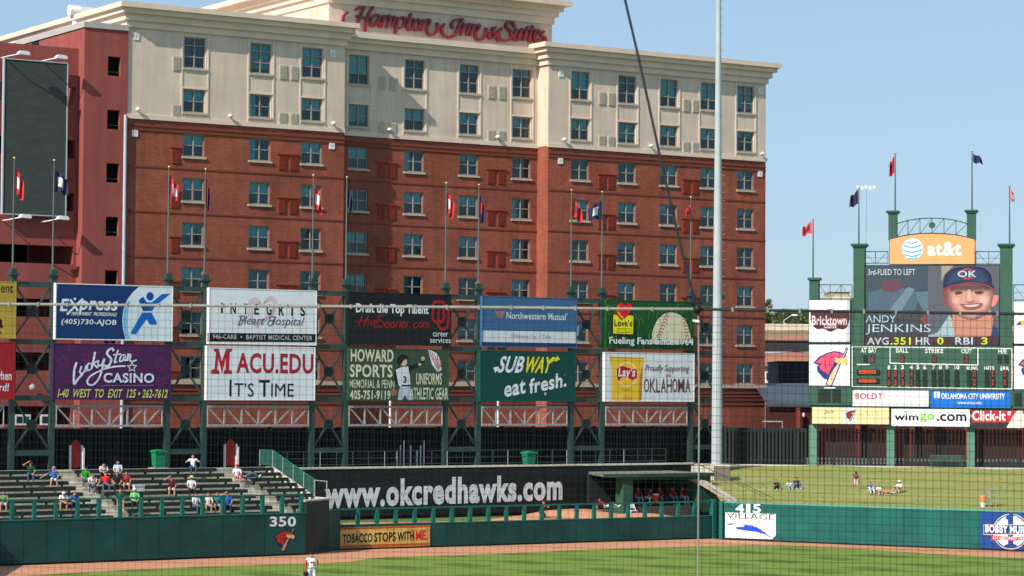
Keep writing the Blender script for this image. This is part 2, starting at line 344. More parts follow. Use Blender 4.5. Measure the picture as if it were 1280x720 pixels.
def curtain(h, cm, z0, xa=-.82, xb=.82):
    m = MB(); n = 16
    vs = []; fs = []
    for i in range(n + 1):
        x = xa + (xb - xa) * i / n; y = .34 + (.03 if i % 2 else 0); vs += [(x, y, z0), (x, y, h)]
    for i in range(n): fs.append((2 * i, 2 * i + 2, 2 * i + 3, 2 * i + 1))
    m.add(vs, fs); return m.mesh('curtain', cm)
cur = {}
for k in (0, 1, 2):
    h = rows[k][0] - rows[k][1]
    cur[k] = [curtain(h - .02, CURT, .86), curtain(h - .02, CURT2, .86), curtain(h - .02, CURT, .05, -.82, -.25), curtain(h - .02, CURT3, .5), curtain(h - .02, CURT, .86, -.82, .3), curtain(h - .02, CURT4, h - .55), curtain(h - .02, CURT4, .4)]
ventm = {}
for nm, m_, cap in (('c', VENTC, 0), ('r', VENTR, 1)):
    v = MB(); v.box(-.33, .33, -.05, .0, -.56, .56)
    for i in range(10): v.box(-.28, .28, -.085, -.052, -.49 + i * .1, -.44 + i * .1)
    if cap: v.box(-.46, .46, -.12, 0, .62, .74)
    ventm[nm] = v.mesh('vent_grille', m_)
def holed(mb, x0, x1, z0, z1, holes, y):
    xs = sorted({x0, x1} | {h[0] for h in holes} | {h[1] for h in holes}); zs = sorted({z0, z1} | {z for h in holes for z in h[2:] if z0 < z < z1})
    xs = [x for x in xs if x0 <= x <= x1]
    for a, b in zip(xs, xs[1:]):
        run = None
        for c, d in zip(zs, zs[1:]):
            cx, cz = (a + b) / 2, (c + d) / 2
            if any(h[0] < cx < h[1] and h[2] < cz < h[3] for h in holes):
                if run is not None: mb.quad((a, y, run), (b, y, run), (b, y, c), (a, y, c)); run = None
            elif run is None: run = c
        if run is not None: mb.quad((a, y, run), (b, y, run), (b, y, z1), (a, y, z1))
rv = .2
rooms = MB(); nwin = 0
for wi, (x0, x1, y, cols) in enumerate(wings):
    ztop = ZT - .1
    cx = [(xh(a, 180, y) + xh(b, 180, y)) / 2 for a, b in cols]; holes = [(c - WW / 2, c + WW / 2, zb, zt) for c in cx for zt, zb in rows]
    lo = MB(); holed(lo, x0, x1, DECK - .5, zc, [h for h in holes if h[3] < zc], y)
    hi = MB(); holed(hi, x0, x1, zc, ztop, [h for h in holes if h[3] > zc], y)
    for mbx, hs in ((lo, [h for h in holes if h[3] < zc]), (hi, [h for h in holes if h[3] > zc])):
        for a, b, z0, z1 in hs:
            mbx.quad((a, y, z0), (a, y + rv, z0), (a, y + rv, z1), (a, y, z1)); mbx.quad((b, y + rv, z0), (b, y, z0), (b, y, z1), (b, y + rv, z1))
            mbx.quad((a, y + rv, z1), (b, y + rv, z1), (b, y, z1), (a, y, z1)); mbx.quad((a, y, z0), (b, y, z0), (b, y + rv, z0), (a, y + rv, z0))
    D = 24
    xl_, xr_ = (x0, x1)
    for mbx, z0, z1 in ((lo, DECK - .5, zc), (hi, zc, ztop)):
        if wi != 1:
            mbx.quad((xl_, y + D, z0), (xl_, y, z0), (xl_, y, z1), (xl_, y + D, z1)); mbx.quad((xr_, y, z0), (xr_, y + D, z0), (xr_, y + D, z1), (xr_, y, z1))
    hi.quad((x0, y, ztop), (x1, y, ztop), (x1, y + D, ztop), (x0, y + D, ztop))
    part(hotel, 'brick_wall', lo, BRICK); part(hotel, 'stucco_wall', hi, CREAM)
    dk = MB()
    for a, b, z0, z1 in holes: dk.box(a - .3, b + .3, y + .75, y + .85, z0 - .3, z1 + .2)
    part(hotel, 'room_back', dk, ROOM, kind='stuff')
    # bands
    bd = MB(); bd.box(x0 - .08, x1 + (.08 if wi else 0), y - .12, y - .002, zc - .12, zc + .22); part(hotel, 'stone_band', bd, CREAMT)
    for zz in (zc - .55, zc - .85):
        part(hotel, 'brick_course', MB().box(x0, x1, y - .07, y - .003, zz - .10, zz + .06), BRICKD)
    for k in range(3, 8): part(hotel, 'brick_course', MB().box(x0, x1, y - .045, y - .004, rows[k][0] + .62, rows[k][0] + .74), BRICKD)
    part(hotel, 'stone_ledge', MB().box(x0 - .1, x1 + .1, y - .22, y - .002, zledge - .35, zledge - .05), SILL)
    for j, zz in enumerate((.75, 1.05, 1.35, 1.75)): part(hotel, 'brick_course', MB().box(x0, x1, y - .12 + .02 * j, y - .003, zledge - zz - .08, zledge - zz + .08), BRICKD)
    for k, (zt, zb) in enumerate(rows):
        for ci, c in enumerate(cx):
            random.seed(wi * 100 + ci * 10 + k); nwin += 1
            fm, gm, sm = wmesh[k]; wo_ = put(hotel, 'window', fm, (c - ORG[hotel.name][0], y - HY, zb - DECK))
            for g_ in gm: put(wo_, 'pane', g_)
            put(wo_, 'sill', sm)
            kk = 0 if k == 0 else (1 if k == 1 else 2); cc = random.choice([0, 0, 0, 0, 0, 4, 1, 2, 5, 6])
            if k == 5: cc = random.choice([3, 1, 0, 3])
            if k == 7: cc = random.choice([3, 2, 0, 1])
            put(wo_, 'curtain', cur[kk][cc])
    # thin raised strips and spandrels in the stucco
    tr = MB()
    for c in cx:
        for sx in (-1, 1):
            a = c + sx * (WW / 2 + .18); tr.box(a - .06, a + .06, y - .05, y - .003, zc + .25, rows[0][0] + .45)
        tr.box(c - WW / 2 - .1, c + WW / 2 + .1, y - .07, y - .005, rows[1][0] + .02, rows[1][0] + .14)
    part(hotel, 'stucco_strip', tr, CREAMT)
    if wi != 1:
        cn = MB()
        for pr, za, zb_ in ((1.0, ZT - .38, ZT), (.72, ZT - .75, ZT - .38), (.42, ZT - 1.25, ZT - .75), (.18, ZT - 1.75, ZT - 1.25)):
            cn.box(x0 - pr, x1 + pr * (1 if wi else .75), y - pr, y + D + pr, za, zb_)
        part(hotel, 'cornice', cn, CREAMT)
vx = [(219.2, 0, 1), (352.6, 0, 2), (366.8, 0, 2), (476.8, 1, 2), (490, 1, 2), (613.5, 1, 2), (626.5, 1, 2), (751.8, 2, 2), (763.8, 2, 2), (857.2, 2, 2), (869, 2, 2)]
for px, wi, _ in vx:
    y = wings[wi][2]; x = xh(px, 200, y)
    for k, (zt, zb) in enumerate(rows):
        z = zb - .05 if k > 1 else (zb + .25 if k == 0 else zb - .05)
        put(hotel, 'vent_grille', ventm['c' if k < 2 else 'r'], (x - ORG[hotel.name][0], y - HY, z - DECK))
# tower block carrying the sign
TY = HY + 1.6; tz = zh(700, 1, TY - .9); tx0, tx1 = xh(411, 20, TY), xh(690, 60, TY)
t_ = MB(); t_.box(tx0, tx1, TY + .02, TY + 24, rows[0][0] + 1.0, tz - .2); part(hotel, 'sign_tower', t_, CREAM)
cn = MB()
for pr, za, zb_ in ((1.25, tz - .4, tz), (.7, tz - .85, tz - .4), (.4, tz - 1.3, tz - .85), (.15, tz - 1.9, tz - 1.3)): cn.box(tx0 - pr, tx1 + pr, TY - pr, TY + 24 + pr, za, zb_)
part(hotel, 'cornice', cn, CREAMT)
bl = MB(); zb1 = zh(560, 52, TY); zb2 = zh(560, 70, TY)
bl.box(wings[0][1], tx1 + .3, TY - .75, TY + .015, zb1 - .45, zb1); bl.box(wings[0][1], tx1 + .3, TY - .5, TY + .01, zb1 - .8, zb1 - .45); bl.box(wings[0][1], tx1 + .3, TY - .22, TY + .01, zb2 - .15, zb1 - .8)
part(hotel, 'belt_course', bl, CREAMT)
sg = Art(hotel, L, TY, step=.003, thick=.35); sg.yo = TY - .02; sg.y = TY - .30
RS = mat('red_sign_letter', (.24, .008, .014), .35, .1, 4, spec=.6)
_nx = sg.nxt
def _raised(): sg.n += 1; sg.y = TY - .22 - .003 * sg.n; return sg.y
sg.nxt = _raised; sg.yo = TY - .06
a1 = lambda *p: cv(440, 5, 9.846, p)
a2 = lambda *p: cv(560, 15, 9.846, p)
strokes = [a1((35, 75), (80, 48), (150, 38)), a1((150, 38), (112, 110), (75, 200), (45, 300)), a1((255, 32), (205, 110), (168, 220), (152, 340)), a1((40, 150), (110, 168), (220, 170)),
  [(427.5, 27), (429.5, 20), (434, 15.5)],
  a1((335, 145), (272, 135), (228, 200), (232, 270), (275, 260), (318, 190)), a1((350, 140), (322, 220), (335, 285)),
  a1((390, 140), (350, 290)), a1((380, 190), (425, 145), (455, 165), (415, 295)), a1((445, 195), (495, 155), (520, 175), (485, 285)),
  a1((562, 165), (520, 365)), a1((560, 195), (610, 162), (640, 205), (615, 280), (565, 300)),
  a1((722, 115), (672, 260), (690, 320), (735, 305)), a1((645, 178), (765, 188)),
  a1((805, 188), (757, 215), (742, 285), (778, 325), (818, 290), (828, 220), (800, 186)),
  a1((872, 195), (838, 335)), a1((865, 245), (920, 192), (950, 215), (912, 315), (940, 380), (1000, 372), (1045, 300), (1040, 230)),
  a1((1135, 245), (1095, 300), (1112, 380), (1180, 412), (1235, 385)), a2((178, 88), (128, 170), (75, 290), (5, 318)), a2((178, 88), (80, 98), (32, 150), (55, 205)),
  a2((195, 140), (145, 290)), a2((188, 205), (240, 148), (255, 175), (215, 290)), a2((308, 150), (260, 295)), a2((305, 205), (362, 157), (375, 185), (330, 270), (345, 335), (400, 342), (455, 270), (462, 195)),
  a2((580, 195), (545, 195), (545, 240), (590, 310), (615, 365)), a2((565, 235), (492, 275), (500, 325), (550, 315), (590, 258)),
  a2((655, 200), (610, 250), (630, 330), (710, 355), (770, 312), (758, 240), (702, 180), (722, 130), (780, 132), (812, 190)),
  a2((832, 205), (800, 325), (840, 345), (888, 225)), a2((900, 205), (872, 350)), a2((952, 218), (918, 355)), a2((962, 180), (970, 190)), a2((1035, 172), (985, 345), (1022, 362)), a2((960, 215), (1070, 222)),
  a2((1052, 300), (1108, 262), (1090, 222), (1055, 262), (1052, 350), (1092, 368), (1120, 335)), a2((1170, 238), (1130, 285), (1188, 330), (1170, 375), (1112, 368))]
for st in strokes: sg.stroke(st, 3.1, RS, 'sign_lettering', nib=.6)
sg.done()
for px, zz, wi in ((168, rows[0][0] - .3, 0), (168, rows[2][0] - .2, 0), (414.5, rows[0][0] - .3, 0), (414.5, rows[2][0] - .2, 0), (700.5, rows[0][0] - .3, 2), (700.5, rows[2][0] - .2, 2), (950, rows[0][0] - .3, 2), (950, rows[2][0] - .2, 2)):
    x = xh(px); p_ = MB().box(x - .24, x + .24, HY - .06, HY - .002, zz - .28, zz + .28); p_.i = 1
    p_.box(x - .14, x + .14, HY - .068, HY - .06, zz - .02, zz + .02); p_.box(x - .02, x + .02, HY - .07, HY - .06, zz - .16, zz + .16)
    part(hotel, 'wall_plaque', p_, [WHITE, VENTC])
for px, wi in ((170.5, 0), (286, 0), (415, 0), (485, 1), (620, 1), (703.5, 2), (812, 2), (951, 2)):
    y = wings[wi][2]; x = xh(px, 160, y); p_ = MB().lathe((x, y - .28, zc + .55), [(.03, -.14), (.16, -.08), (.2, .02), (.15, .12), (.03, .16)], 8); p_.bar((x, y - .28, zc + .55), (x, y, zc + .55), .08); part(hotel, 'wall_lamp', p_, WHITE)
x = xh(157); part(hotel, 'drain_pipe', MB().tube((x - .12, HY - .16, DECK), (x - .12, HY - .16, zc + .1), .13, n=8), mat('blue_grey_pipe', (.42, .47, .56), .5, .08, 2))
for px in (487.5, 97):
    pass
# second block of the hotel seen over the red tower, and roof plant
part(hotel, 'rear_wing', MB().box(xh(158) + .3, xh(158) + 12, HY + 24.8, HY + 60, DECK, ZT - 1.2), CREAM)
cn = MB()
for pr, za, zb_ in ((1.0, ZT - .9, ZT - .5), (.6, ZT - 1.4, ZT - .9), (.25, ZT - 2.2, ZT - 1.4)): cn.box(xh(158) + .3 - pr, xh(158) + 12, HY + 24.9 + 1.0 - pr, HY + 60, za, zb_)
part(hotel, 'cornice', cn, CREAMT)
x, z = L.hit(100, 14, HY + 8); p_ = MB().tube((x - .9, HY + 8, z), (x - .1, HY + 8, z), .42, n=10); p_.box(x - .1, x + 1.2, HY + 7.6, HY + 8.4, z - .3, z + .3); p_.box(x - .5, x + .9, HY + 7.7, HY + 8.3, z - 3, z - .3)
solo('rooftop_vent_fan', 'white rounded vent fan on the far left hotel roof edge', 'roof fan', L, (x, HY + 8, z - 3), p_, WHITE)
# ================================================================ PARKING GARAGE
gx0, gx1, tx = xh(-190), xh(98, y=HY + .9), xh(103)
gar = thing('parking_garage', 'red rendered parking garage with dark open deck slots left of the hotel', 'parking garage', L, (gx1, HY + .9, DECK))
GY = HY + .9; gz = zh(40, 56, GY); fl = (zh(10, 305, GY) - zh(10, 440, GY)) / 2; slots = []
z_ = zh(10, 305, GY)
while z_ + fl < gz - 1: z_ += fl
while z_ > DECK + 3:
    slots.append((gx0 + 1, gx1 - .3, z_ - 1.32, z_)); z_ -= fl
g_ = MB(); holed(g_, gx0, gx1, DECK - .5, gz, slots, GY)
for a, b, z0, z1 in slots:
    g_.quad((b, GY + .45, z0), (b, GY, z0), (b, GY, z1), (b, GY + .45, z1)); g_.quad((a, GY + .45, z1), (b, GY + .45, z1), (b, GY, z1), (a, GY, z1)); g_.quad((a, GY, z0), (b, GY, z0), (b, GY + .45, z0), (a, GY + .45, z0))
g_.quad((gx0, GY, gz), (gx1, GY, gz), (gx1, GY + .4, gz), (gx0, GY + .4, gz))
part(gar, 'front_wall', g_, REDW)
d_ = MB(); d_.box(gx0, gx1 - .2, GY + 9, GY + 9.3, DECK, gz - 1)
for a, b, z0, z1 in slots:
    d_.box(a, b, GY + .46, GY + 9, z0 - 1.2, z0 - .9)
    xx = a + 2
    while xx < b: d_.box(xx, xx + .5, GY + 1.5, GY + 2, z0, z1); xx += 7.2
part(gar, 'dark_interior', d_, mat('garage_interior', (.05, .045, .04), .95, .2, 1))
xs_ = xh(158) - .02; tzp = zh(103, 34); tw = MB(); wz = []
zt0, zb0 = zh(140, 71), zh(140, 95); p5 = (zt0 - zh(140, 338)) / 4
for k in range(9): wz.append((zt0 - p5 * k, zb0 - p5 * k))
hs = [(xh(132.5), xh(148.5), b, a) for a, b in wz if b > DECK + 1]
FY = HY - .12
holed(tw, tx, xs_, DECK - .5, tzp, hs, FY)
for a, b, z0, z1 in hs:
    tw.quad((b, FY + .35, z0), (b, FY, z0), (b, FY, z1), (b, FY + .35, z1)); tw.quad((a, FY, z0), (a, FY + .35, z0), (a, FY + .35, z1), (a, FY, z1))
    tw.quad((a, FY + .35, z1), (b, FY + .35, z1), (b, FY, z1), (a, FY, z1)); tw.quad((a, FY, z0), (b, FY, z0), (b, FY + .35, z0), (a, FY + .35, z0))
tw.quad((tx, FY + 13, DECK), (tx, FY, DECK), (tx, FY, tzp), (tx, FY + 13, tzp)); tw.quad((tx, FY + 13, tzp), (tx, FY, tzp), (xs_, FY, tzp), (xs_, FY + 13, tzp))
part(gar, 'stair_tower', tw, REDW)
d_ = MB()
for a, b, z0, z1 in hs: d_.box(a - .3, b + .3, FY + .9, FY + 1, z0 - .3, z1 + .3)
part(gar, 'stairwell_back', d_, DARK)
for a, b, z0, z1 in hs: part(gar, 'window_rail', MB().box(a, b, FY + .2, FY + .24, z0 + .28, z0 + .33), SBG)
sx_ = MB().box(tx - .03, tx + .02, FY + 8.6, FY + 10, zh(57, 62, HY + 9), zh(57, 47, HY + 9)); part(gar, 'side_window', sx_, DARK)
cp = MB().box(tx - .1, xs_ - .02, FY - .1, FY + 13, tzp, tzp + .42); part(gar, 'parapet_cap', cp, mat('grey_cap', (.42, .40, .38), .7, .05, 2))
for px, pa, pb in ((28, 18, 38), (56, 50, 63)):
    xa, xb = xh(pa, 524, GY), xh(pb, 524, GY); za, zb = zh(px, 531.5, GY), zh(px, 518, GY)
    f_ = MB().box(xa, xb, GY - .06, GY - .003, za, zb); wn = part(gar, 'window_frame', f_, WHITE)
    n = 2 if pb - pa > 15 else 1
    for i in range(n):
        w_ = (xb - xa - .2) / n; part(wn, 'pane', MB().box(xa + .1 + i * w_ + .04, xa + .1 + (i + 1) * w_ - .04, GY - .075, GY - .061, za + .15, zb - .15), ROOM)
x, z = L.hit(40, 484, GY - .3)
part(gar, 'wall_lamp', MB().lathe((x, GY - .4, z), [(.05, -.26), (.22, -.15), (.25, 0), (.18, .18), (.05, .25)], 10), mat('dull_lamp_shell', (.38, .38, .37), .5, .1, 4))
# grey screen on the garage
sy = GY - .55; bx0, bx1 = L.hit(3.5, 170, sy)[0], L.hit(84, 170, sy)[0]; bz0, bz1 = L.hit(40, 269.5, sy)[1], L.hit(40, 75, sy)[1]
scn = thing('wall_screen', 'tall blank dark grey mesh screen in a pale frame on the red garage', 'screen', L, (bx0, sy, bz0))
part(scn, 'screen_cloth', MB().box(bx0 + .08, bx1 - .08, sy, sy + .2, bz0 + .08, bz1 - .08), mat('grey_mesh_cloth', (.055, .066, .062), .85, .12, .7, bump=.3, stretch=(1, 1, 2.5)))
fr_ = MB(); fr_.box(bx0, bx0 + .08, sy - .05, sy + .25, bz0, bz1); fr_.box(bx1 - .08, bx1, sy - .05, sy + .25, bz0, bz1); fr_.box(bx0 + .08, bx1 - .08, sy - .05, sy + .25, bz0, bz0 + .08); fr_.box(bx0 + .08, bx1 - .08, sy - .05, sy + .25, bz1 - .08, bz1)
part(scn, 'screen_frame', fr_, mat('light_frame', (.40, .44, .50), .5, .05, 2))
for px, py, lab in ((29, 67, 'white floodlight on an arm above the left end of the grey screen'), (76, 72, 'white floodlight on an arm above the right end of the grey screen'), (31, 271, 'white floodlight on an arm under the left end of the grey screen'), (78, 273, 'white floodlight on an arm under the right end of the grey screen')):
    yl = sy - 1.1; x, z = L.hit(px, py, yl); fl_ = thing('floodlight', lab, 'floodlight', L, (x, GY, z), 'floodlights around the grey wall screen')
    h_ = MB(); h_.prism([(x - .38, z - .08), (x + .38, z - .12), (x + .42, z + .06), (x + .25, z + .16), (x - .25, z + .18), (x - .40, z + .05)], yl - .3, yl + .25); part(fl_, 'lamp_head', h_, WHITE)
    zw = z + (.25 if py < 100 else -.35)
    part(fl_, 'arm', MB().tube((x - .3, yl, z - .05), (x - 1.0, yl + .5, z - .22), .045, n=6).tube((x - 1.0, yl + .5, z - .22), (x - 1.0, GY, z - .22), .045, n=6), WHITE)
# ================================================================ BILLBOARD STRUCTURE
Z3, Z2, Z1, Z0 = 16.15, 12.48, 8.85, 5.3
pxs = [(15, 65), (209, 255), (390, 432), (556.5, 597.5), (713.5, 752), (863, 899)]
twl = ['left end', 'second', 'third', 'fourth', 'fifth', 'right end']
def tower(pa, pb, lab):
    xa, xb = L.hit(pa, 470, .35)[0], L.hit(pb, 470, .35)[0]; y = .35
    t = thing('steel_tower', lab, 'steel tower', L, ((xa + xb) / 2, y, DECK), 'dark green steel towers holding the billboards')
    for x in (xa, xb):
        part(t, 'post', MB().box(x - .17, x + .17, y - .17, y + .17, DECK, 16.5), STEEL)
        c = MB(); c.box(x - .24, x + .24, y - .24, y + .24, 16.5, 16.62); c.box(x - .34, x + .34, y - .34, y + .34, 16.62, 16.72); c.box(x - .2, x + .2, y - .2, y + .2, 16.72, 17.05); part(t, 'post_cap', c, STEEL)
    for z in (Z3 - .1, Z2 - .1, Z1 - .05, Z0): part(t, 'cross_beam', MB().box(xa + .17, xb - .17, y - .13, y + .13, z - .17, z + .17), STEEL)
    for za, zb in ((Z2, Z3), (Z1, Z2), (Z0, Z1)):
        zm = (za + zb) / 2; xm = (xa + xb) / 2
        for s1, s2 in ((1, 1), (1, -1), (-1, 1), (-1, -1)):
            part(t, 'brace', MB().bar(((xb if s1 > 0 else xa) - s1 * .17, y, (zb if s2 > 0 else za) - s2 * .25), (xm + s1 * .22, y, zm + s2 * .22), .11, .14, up=(0, 1, 0)), STEEL)
        part(t, 'gusset_plate', MB().box(xm - .34, xm + .34, y - .05, y + .05, zm - .34, zm + .34), STEELD)
    return t
for (a, b), n in zip(pxs, ['leftmost green steel tower, between the mustard sign and the blue sign', 'green steel tower between the purple casino sign and the white MACU.EDU sign',
                           'green steel tower between the MACU.EDU sign and the HOWARD SPORTS sign', 'green steel tower between the HOWARD SPORTS sign and the SUBWAY sign',
                           "green steel tower between the SUBWAY sign and the LAY'S chips sign", 'rightmost green steel tower, partly hidden behind the white light pole']): tower(a, b, n)
GD = L.hit(60, 470, .35)[0]
# silver trusses below the boards
spans = [(-140, 5), (70, 203), (259, 386), (436, 553), (602, 709), (757, 859)]
for (a, b), lab in zip(spans, ['grey', 'silver lattice truss under the purple casino billboard', 'silver lattice truss under the MACU.EDU billboard', 'silver lattice truss under the HOWARD SPORTS billboard', 'silver lattice truss under the SUBWAY billboard', "silver lattice truss under the LAY'S billboard"]):
    y = .15; xa, xb = L.hit(a, 515, y)[0], L.hit(b, 515, y)[0]; zt_, zb_ = 8.28, 7.02
    if a < 0: lab = 'silver lattice truss under the red billboard cut by the left frame edge'
    t = thing('lattice_truss', lab, 'truss', L, (xa, y, zb_), 'silver trusses under the billboards')
    for z in (zt_, zb_): part(t, 'chord', MB().box(xa, xb, y - .07, y + .07, z - .07, z + .07), TRUSS)
    n = 6; dx = (xb - xa) / n
    for i in range(n + 1): part(t, 'upright', MB().box(xa + i * dx - (.05 if i else 0), xa + i * dx + (.05 if i < n else 0), y - .05, y + .05, zb_ + .07, zt_ - .07), TRUSS)
    for i in range(n):
        p, q = ((xa + i * dx, zt_), (xa + (i + 1) * dx, zb_)) if i < n / 2 else ((xa + i * dx, zb_), (xa + (i + 1) * dx, zt_))
        d = Vector((q[0] - p[0], q[1] - p[1])).normalized() * .13
        part(t, 'diagonal', MB().bar((p[0] + d.x, y, p[1] + d.y), (q[0] - d.x, y, q[1] - d.y), .10, .06, up=(0, 1, 0)), TRUSS)
# flag poles
FLR = mat('red_flag_cloth', (.62, .03, .04), .8, .15, 3); FLN = mat('navy_flag_cloth', (.03, .03, .09), .8, .15, 3); FLW = mat('white_flag_cloth', (.7, .7, .72), .8, .05, 3); FLP = mat('pink_red_flag_cloth', (.75, .10, .14), .8, .1, 3); FLM = mat('maroon_flag_cloth', (.20, .03, .06), .8, .15, 3)
def flagpole(fr, x, y, z0, ztop, lab, r=.075, group='flagpoles on the billboard posts'):
    t = thing('flagpole', lab, 'flagpole', fr, (x, y, z0), group)
    part(t, 'pole', MB().tube((x, y, z0), (x, y, ztop), r, r * .55, 8), mat('weathered_pole', (.10, .13, .12), .45, .1, .8))
    part(t, 'finial', MB().lathe((x, y, ztop), [(.02, 0), (.08, .05), (.09, .09), (.06, .15), (.01, .18)], 8), GOLD)
def flag(fr, x, y, ztop, length, wd, side, mats, lab, drop=1.0, tail=0, group='flags on the poles'):
    # cloth hung from the hoist, folded: columns across its width, rows down its drop
    nu, nv = 12, 8; mb = MB(); vs = []; fs = []
    rnd = random.Random(int(x * 10) + 5)
    ph = rnd.random() * 6
    for i in range(nu + 1):
        u = i / nu
        for j in range(nv + 1):
            v = j / nv
            xx = side * (.06 + wd * (u * (1 - .35 * (1 - v) * tail)) ** .9)
            yy = .16 * math.sin(u * 11 + ph + v * 1.5) * (.3 + u)
            zz = -length * (v * (1 - .25 * u) + drop * u * .55) + .06 * math.sin(u * 8 + ph)
            vs.append((x + xx, y + yy, ztop + zz))
    for i in range(nu):
        for j in range(nv):
            a = i * (nv + 1) + j; fs.append((a, a + nv + 1, a + nv + 2, a + 1))
    mb.add(vs, fs, True)
    for k, f in enumerate(mb.f):
        j = k % nv; i = k // nv
        if len(mats) > 1 and 2 <= j <= 5 and 3 <= i <= 8: mb.m[k] = 1
        if len(mats) > 2 and i < 4 and j < 4: mb.m[k] = 2
    solo('flag', lab, 'flag', fr, (x, y, ztop), mb, mats, group)
fp = [(15, 'mustard billboard'), (65, 'left edge of the blue Express sign'), (209, 'right edge of the blue Express sign'), (255, 'left edge of the INTEGRIS sign'), (390, 'right edge of the INTEGRIS sign'), (432, 'left edge of the black HireSooner sign'), (556.5, 'right edge of the black HireSooner sign'), (597.5, 'left edge of the Northwestern Mutual sign'), (713.5, 'right edge of the Northwestern Mutual sign'), (752, "left edge of the Love's sign"), (863, "right edge of the Love's sign")]
fl_s = [([FLR, FLW], 34, 7, 1, 'limp red and white flag on the pole over the mustard billboard'), ([FLN, FLW], 28, 11, 1, 'navy and white flag hanging limp above the left edge of the blue Express sign'),
        ([FLR, FLW], 27, 8, 1, 'limp red flag with white emblem above the right edge of the blue Express sign'), ([FLM, FLN], 38, 4, 1, 'narrow furled maroon and navy flag above the INTEGRIS sign left edge'), ([FLR, FLW], 31, 7, 1, 'limp red flag with white writing above the INTEGRIS sign right edge'),
        ([FLN], 27, 4, 1, 'small dark navy flag wrapped on the pole by the HireSooner sign'), ([FLR, FLW], 28, 6, 1, 'limp red and white flag above the right end of the HireSooner sign'), ([FLN, FLR], 32, 4, 1, 'navy flag with red stripe furled above the Northwestern Mutual sign'),
        ([FLR, FLM], 24, 9, 1, 'drooping red flag above the right edge of the Northwestern Mutual sign'), ([FLN, FLW], 24, 12, -1, "navy and white flag blown to the left above the Love's sign"), ([FLR], 12, 5, -1, "small red flag above the right edge of the Love's sign")]
for (px, d), (ms, ln, wd, sd, flab) in zip(fp, fl_s):
    x = L.hit(px, 400, .35)[0]; X = L.w(x, .35, 0); s_ = F / X.y
    flagpole(L, x, .35, 17.05, 24.0, 'slim green-grey flagpole on the steel post at the ' + d)
    flag(L, x, .35, 23.5, ln / s_ * .95, wd / s_ * 1.5, sd, ms, flab, drop=1.0 if wd < 10 else .8)
# ================================================================ BILLBOARDS
BY = -.12
def board(px0, px1, zb, zt, face, lab, name='billboard', fr=None, yo=None, frame_m=None, depth=.32, group='billboards on the steel towers', pyr=430):
    fr = fr or L; yo = BY if yo is None else yo
    xa, xb = fr.hit(px0, pyr, yo)[0], fr.hit(px1, pyr, yo)[0]
    t = thing(name, lab, 'billboard', fr, (xa, yo, zb), group)
    part(t, 'panel', MB().box(xa + .06, xb - .06, yo, yo + depth, zb + .06, zt - .06), face)
    f = MB(); e = .02
    f.box(xa, xa + .06, yo - e, yo + depth + e, zb, zt); f.box(xb - .06, xb, yo - e, yo + depth + e, zb, zt); f.box(xa + .06, xb - .06, yo - e, yo + depth + e, zb, zb + .06); f.box(xa + .06, xb - .06, yo - e, yo + depth + e, zt - .06, zt)
    part(t, 'edge_frame', f, frame_m or face)
    return t, Art(t, fr, yo)
T1, T0, U1, U0 = 16.18, 12.56, 12.32, 8.70
NAVY = paint(14, 52, 104); PWHITE = paint(214, 222, 228); PB = paint(20, 20, 24)
# express
t, a = board(68.5, 215.5, T0, T1, paint(205, 220, 228), 'navy and white billboard with a running blue figure and the number (405)730-AJOB', frame_m=WHITE)
c = lambda *p: cv(60, 345, 8, p)
a.poly(c((92, 72), (920, 98), (850, 160), (790, 240), (755, 330), (742, 430), (750, 530), (775, 634), (72, 628)), NAVY, 'navy_field')
a.poly(c((790, 255), (762, 330), (750, 430), (757, 530), (780, 632), (825, 636), (800, 540), (795, 430), (805, 330), (830, 250)), paint(120, 190, 222), 'light_blue_arc')
b1, b2 = paint(8, 98, 190), paint(6, 70, 160)
a.poly(c((905, 245), (950, 205), (985, 262), (1040, 262), (1140, 180), (1225, 176), (1190, 205), (1075, 300), (1040, 350), (950, 350), (940, 300)), b1, 'running_figure')
a.poly(c((905, 245), (950, 205), (990, 270), (1030, 350), (950, 350)), b2, 'running_figure')
a.ell(*c((1020, 203))[0], 4.6, 5.2, b2, 'running_figure')
a.poly(c((940, 366), (1035, 366), (1085, 460), (1085, 485), (1015, 485), (985, 430), (880, 580), (828, 580), (830, 560)), b1, 'running_figure')
a.txt('E', *c((118, 228))[0], *c((212, 352))[0], PWHITE, .05, .2); a.txt('press', *c((305, 248))[0], *c((705, 385))[0], PWHITE, .045, .2)
a.stroke(c((222, 235), (255, 280), (300, 352)), 2.8, PWHITE, sm=0); a.stroke(c((350, 228), (280, 290), (190, 385)), 2.6, PWHITE, sm=0); a.ell(*c((268, 228))[0], 1.5, 1.6, PWHITE, 'lettering')
a.txt('EMPLOYMENT  PROFESSIONALS', *c((232, 362))[0], *c((690, 398))[0], PWHITE, .02, .2); a.txt('(405)730-AJOB', *c((128, 432))[0], *c((688, 500))[0], PWHITE, .02, .15); a.done()
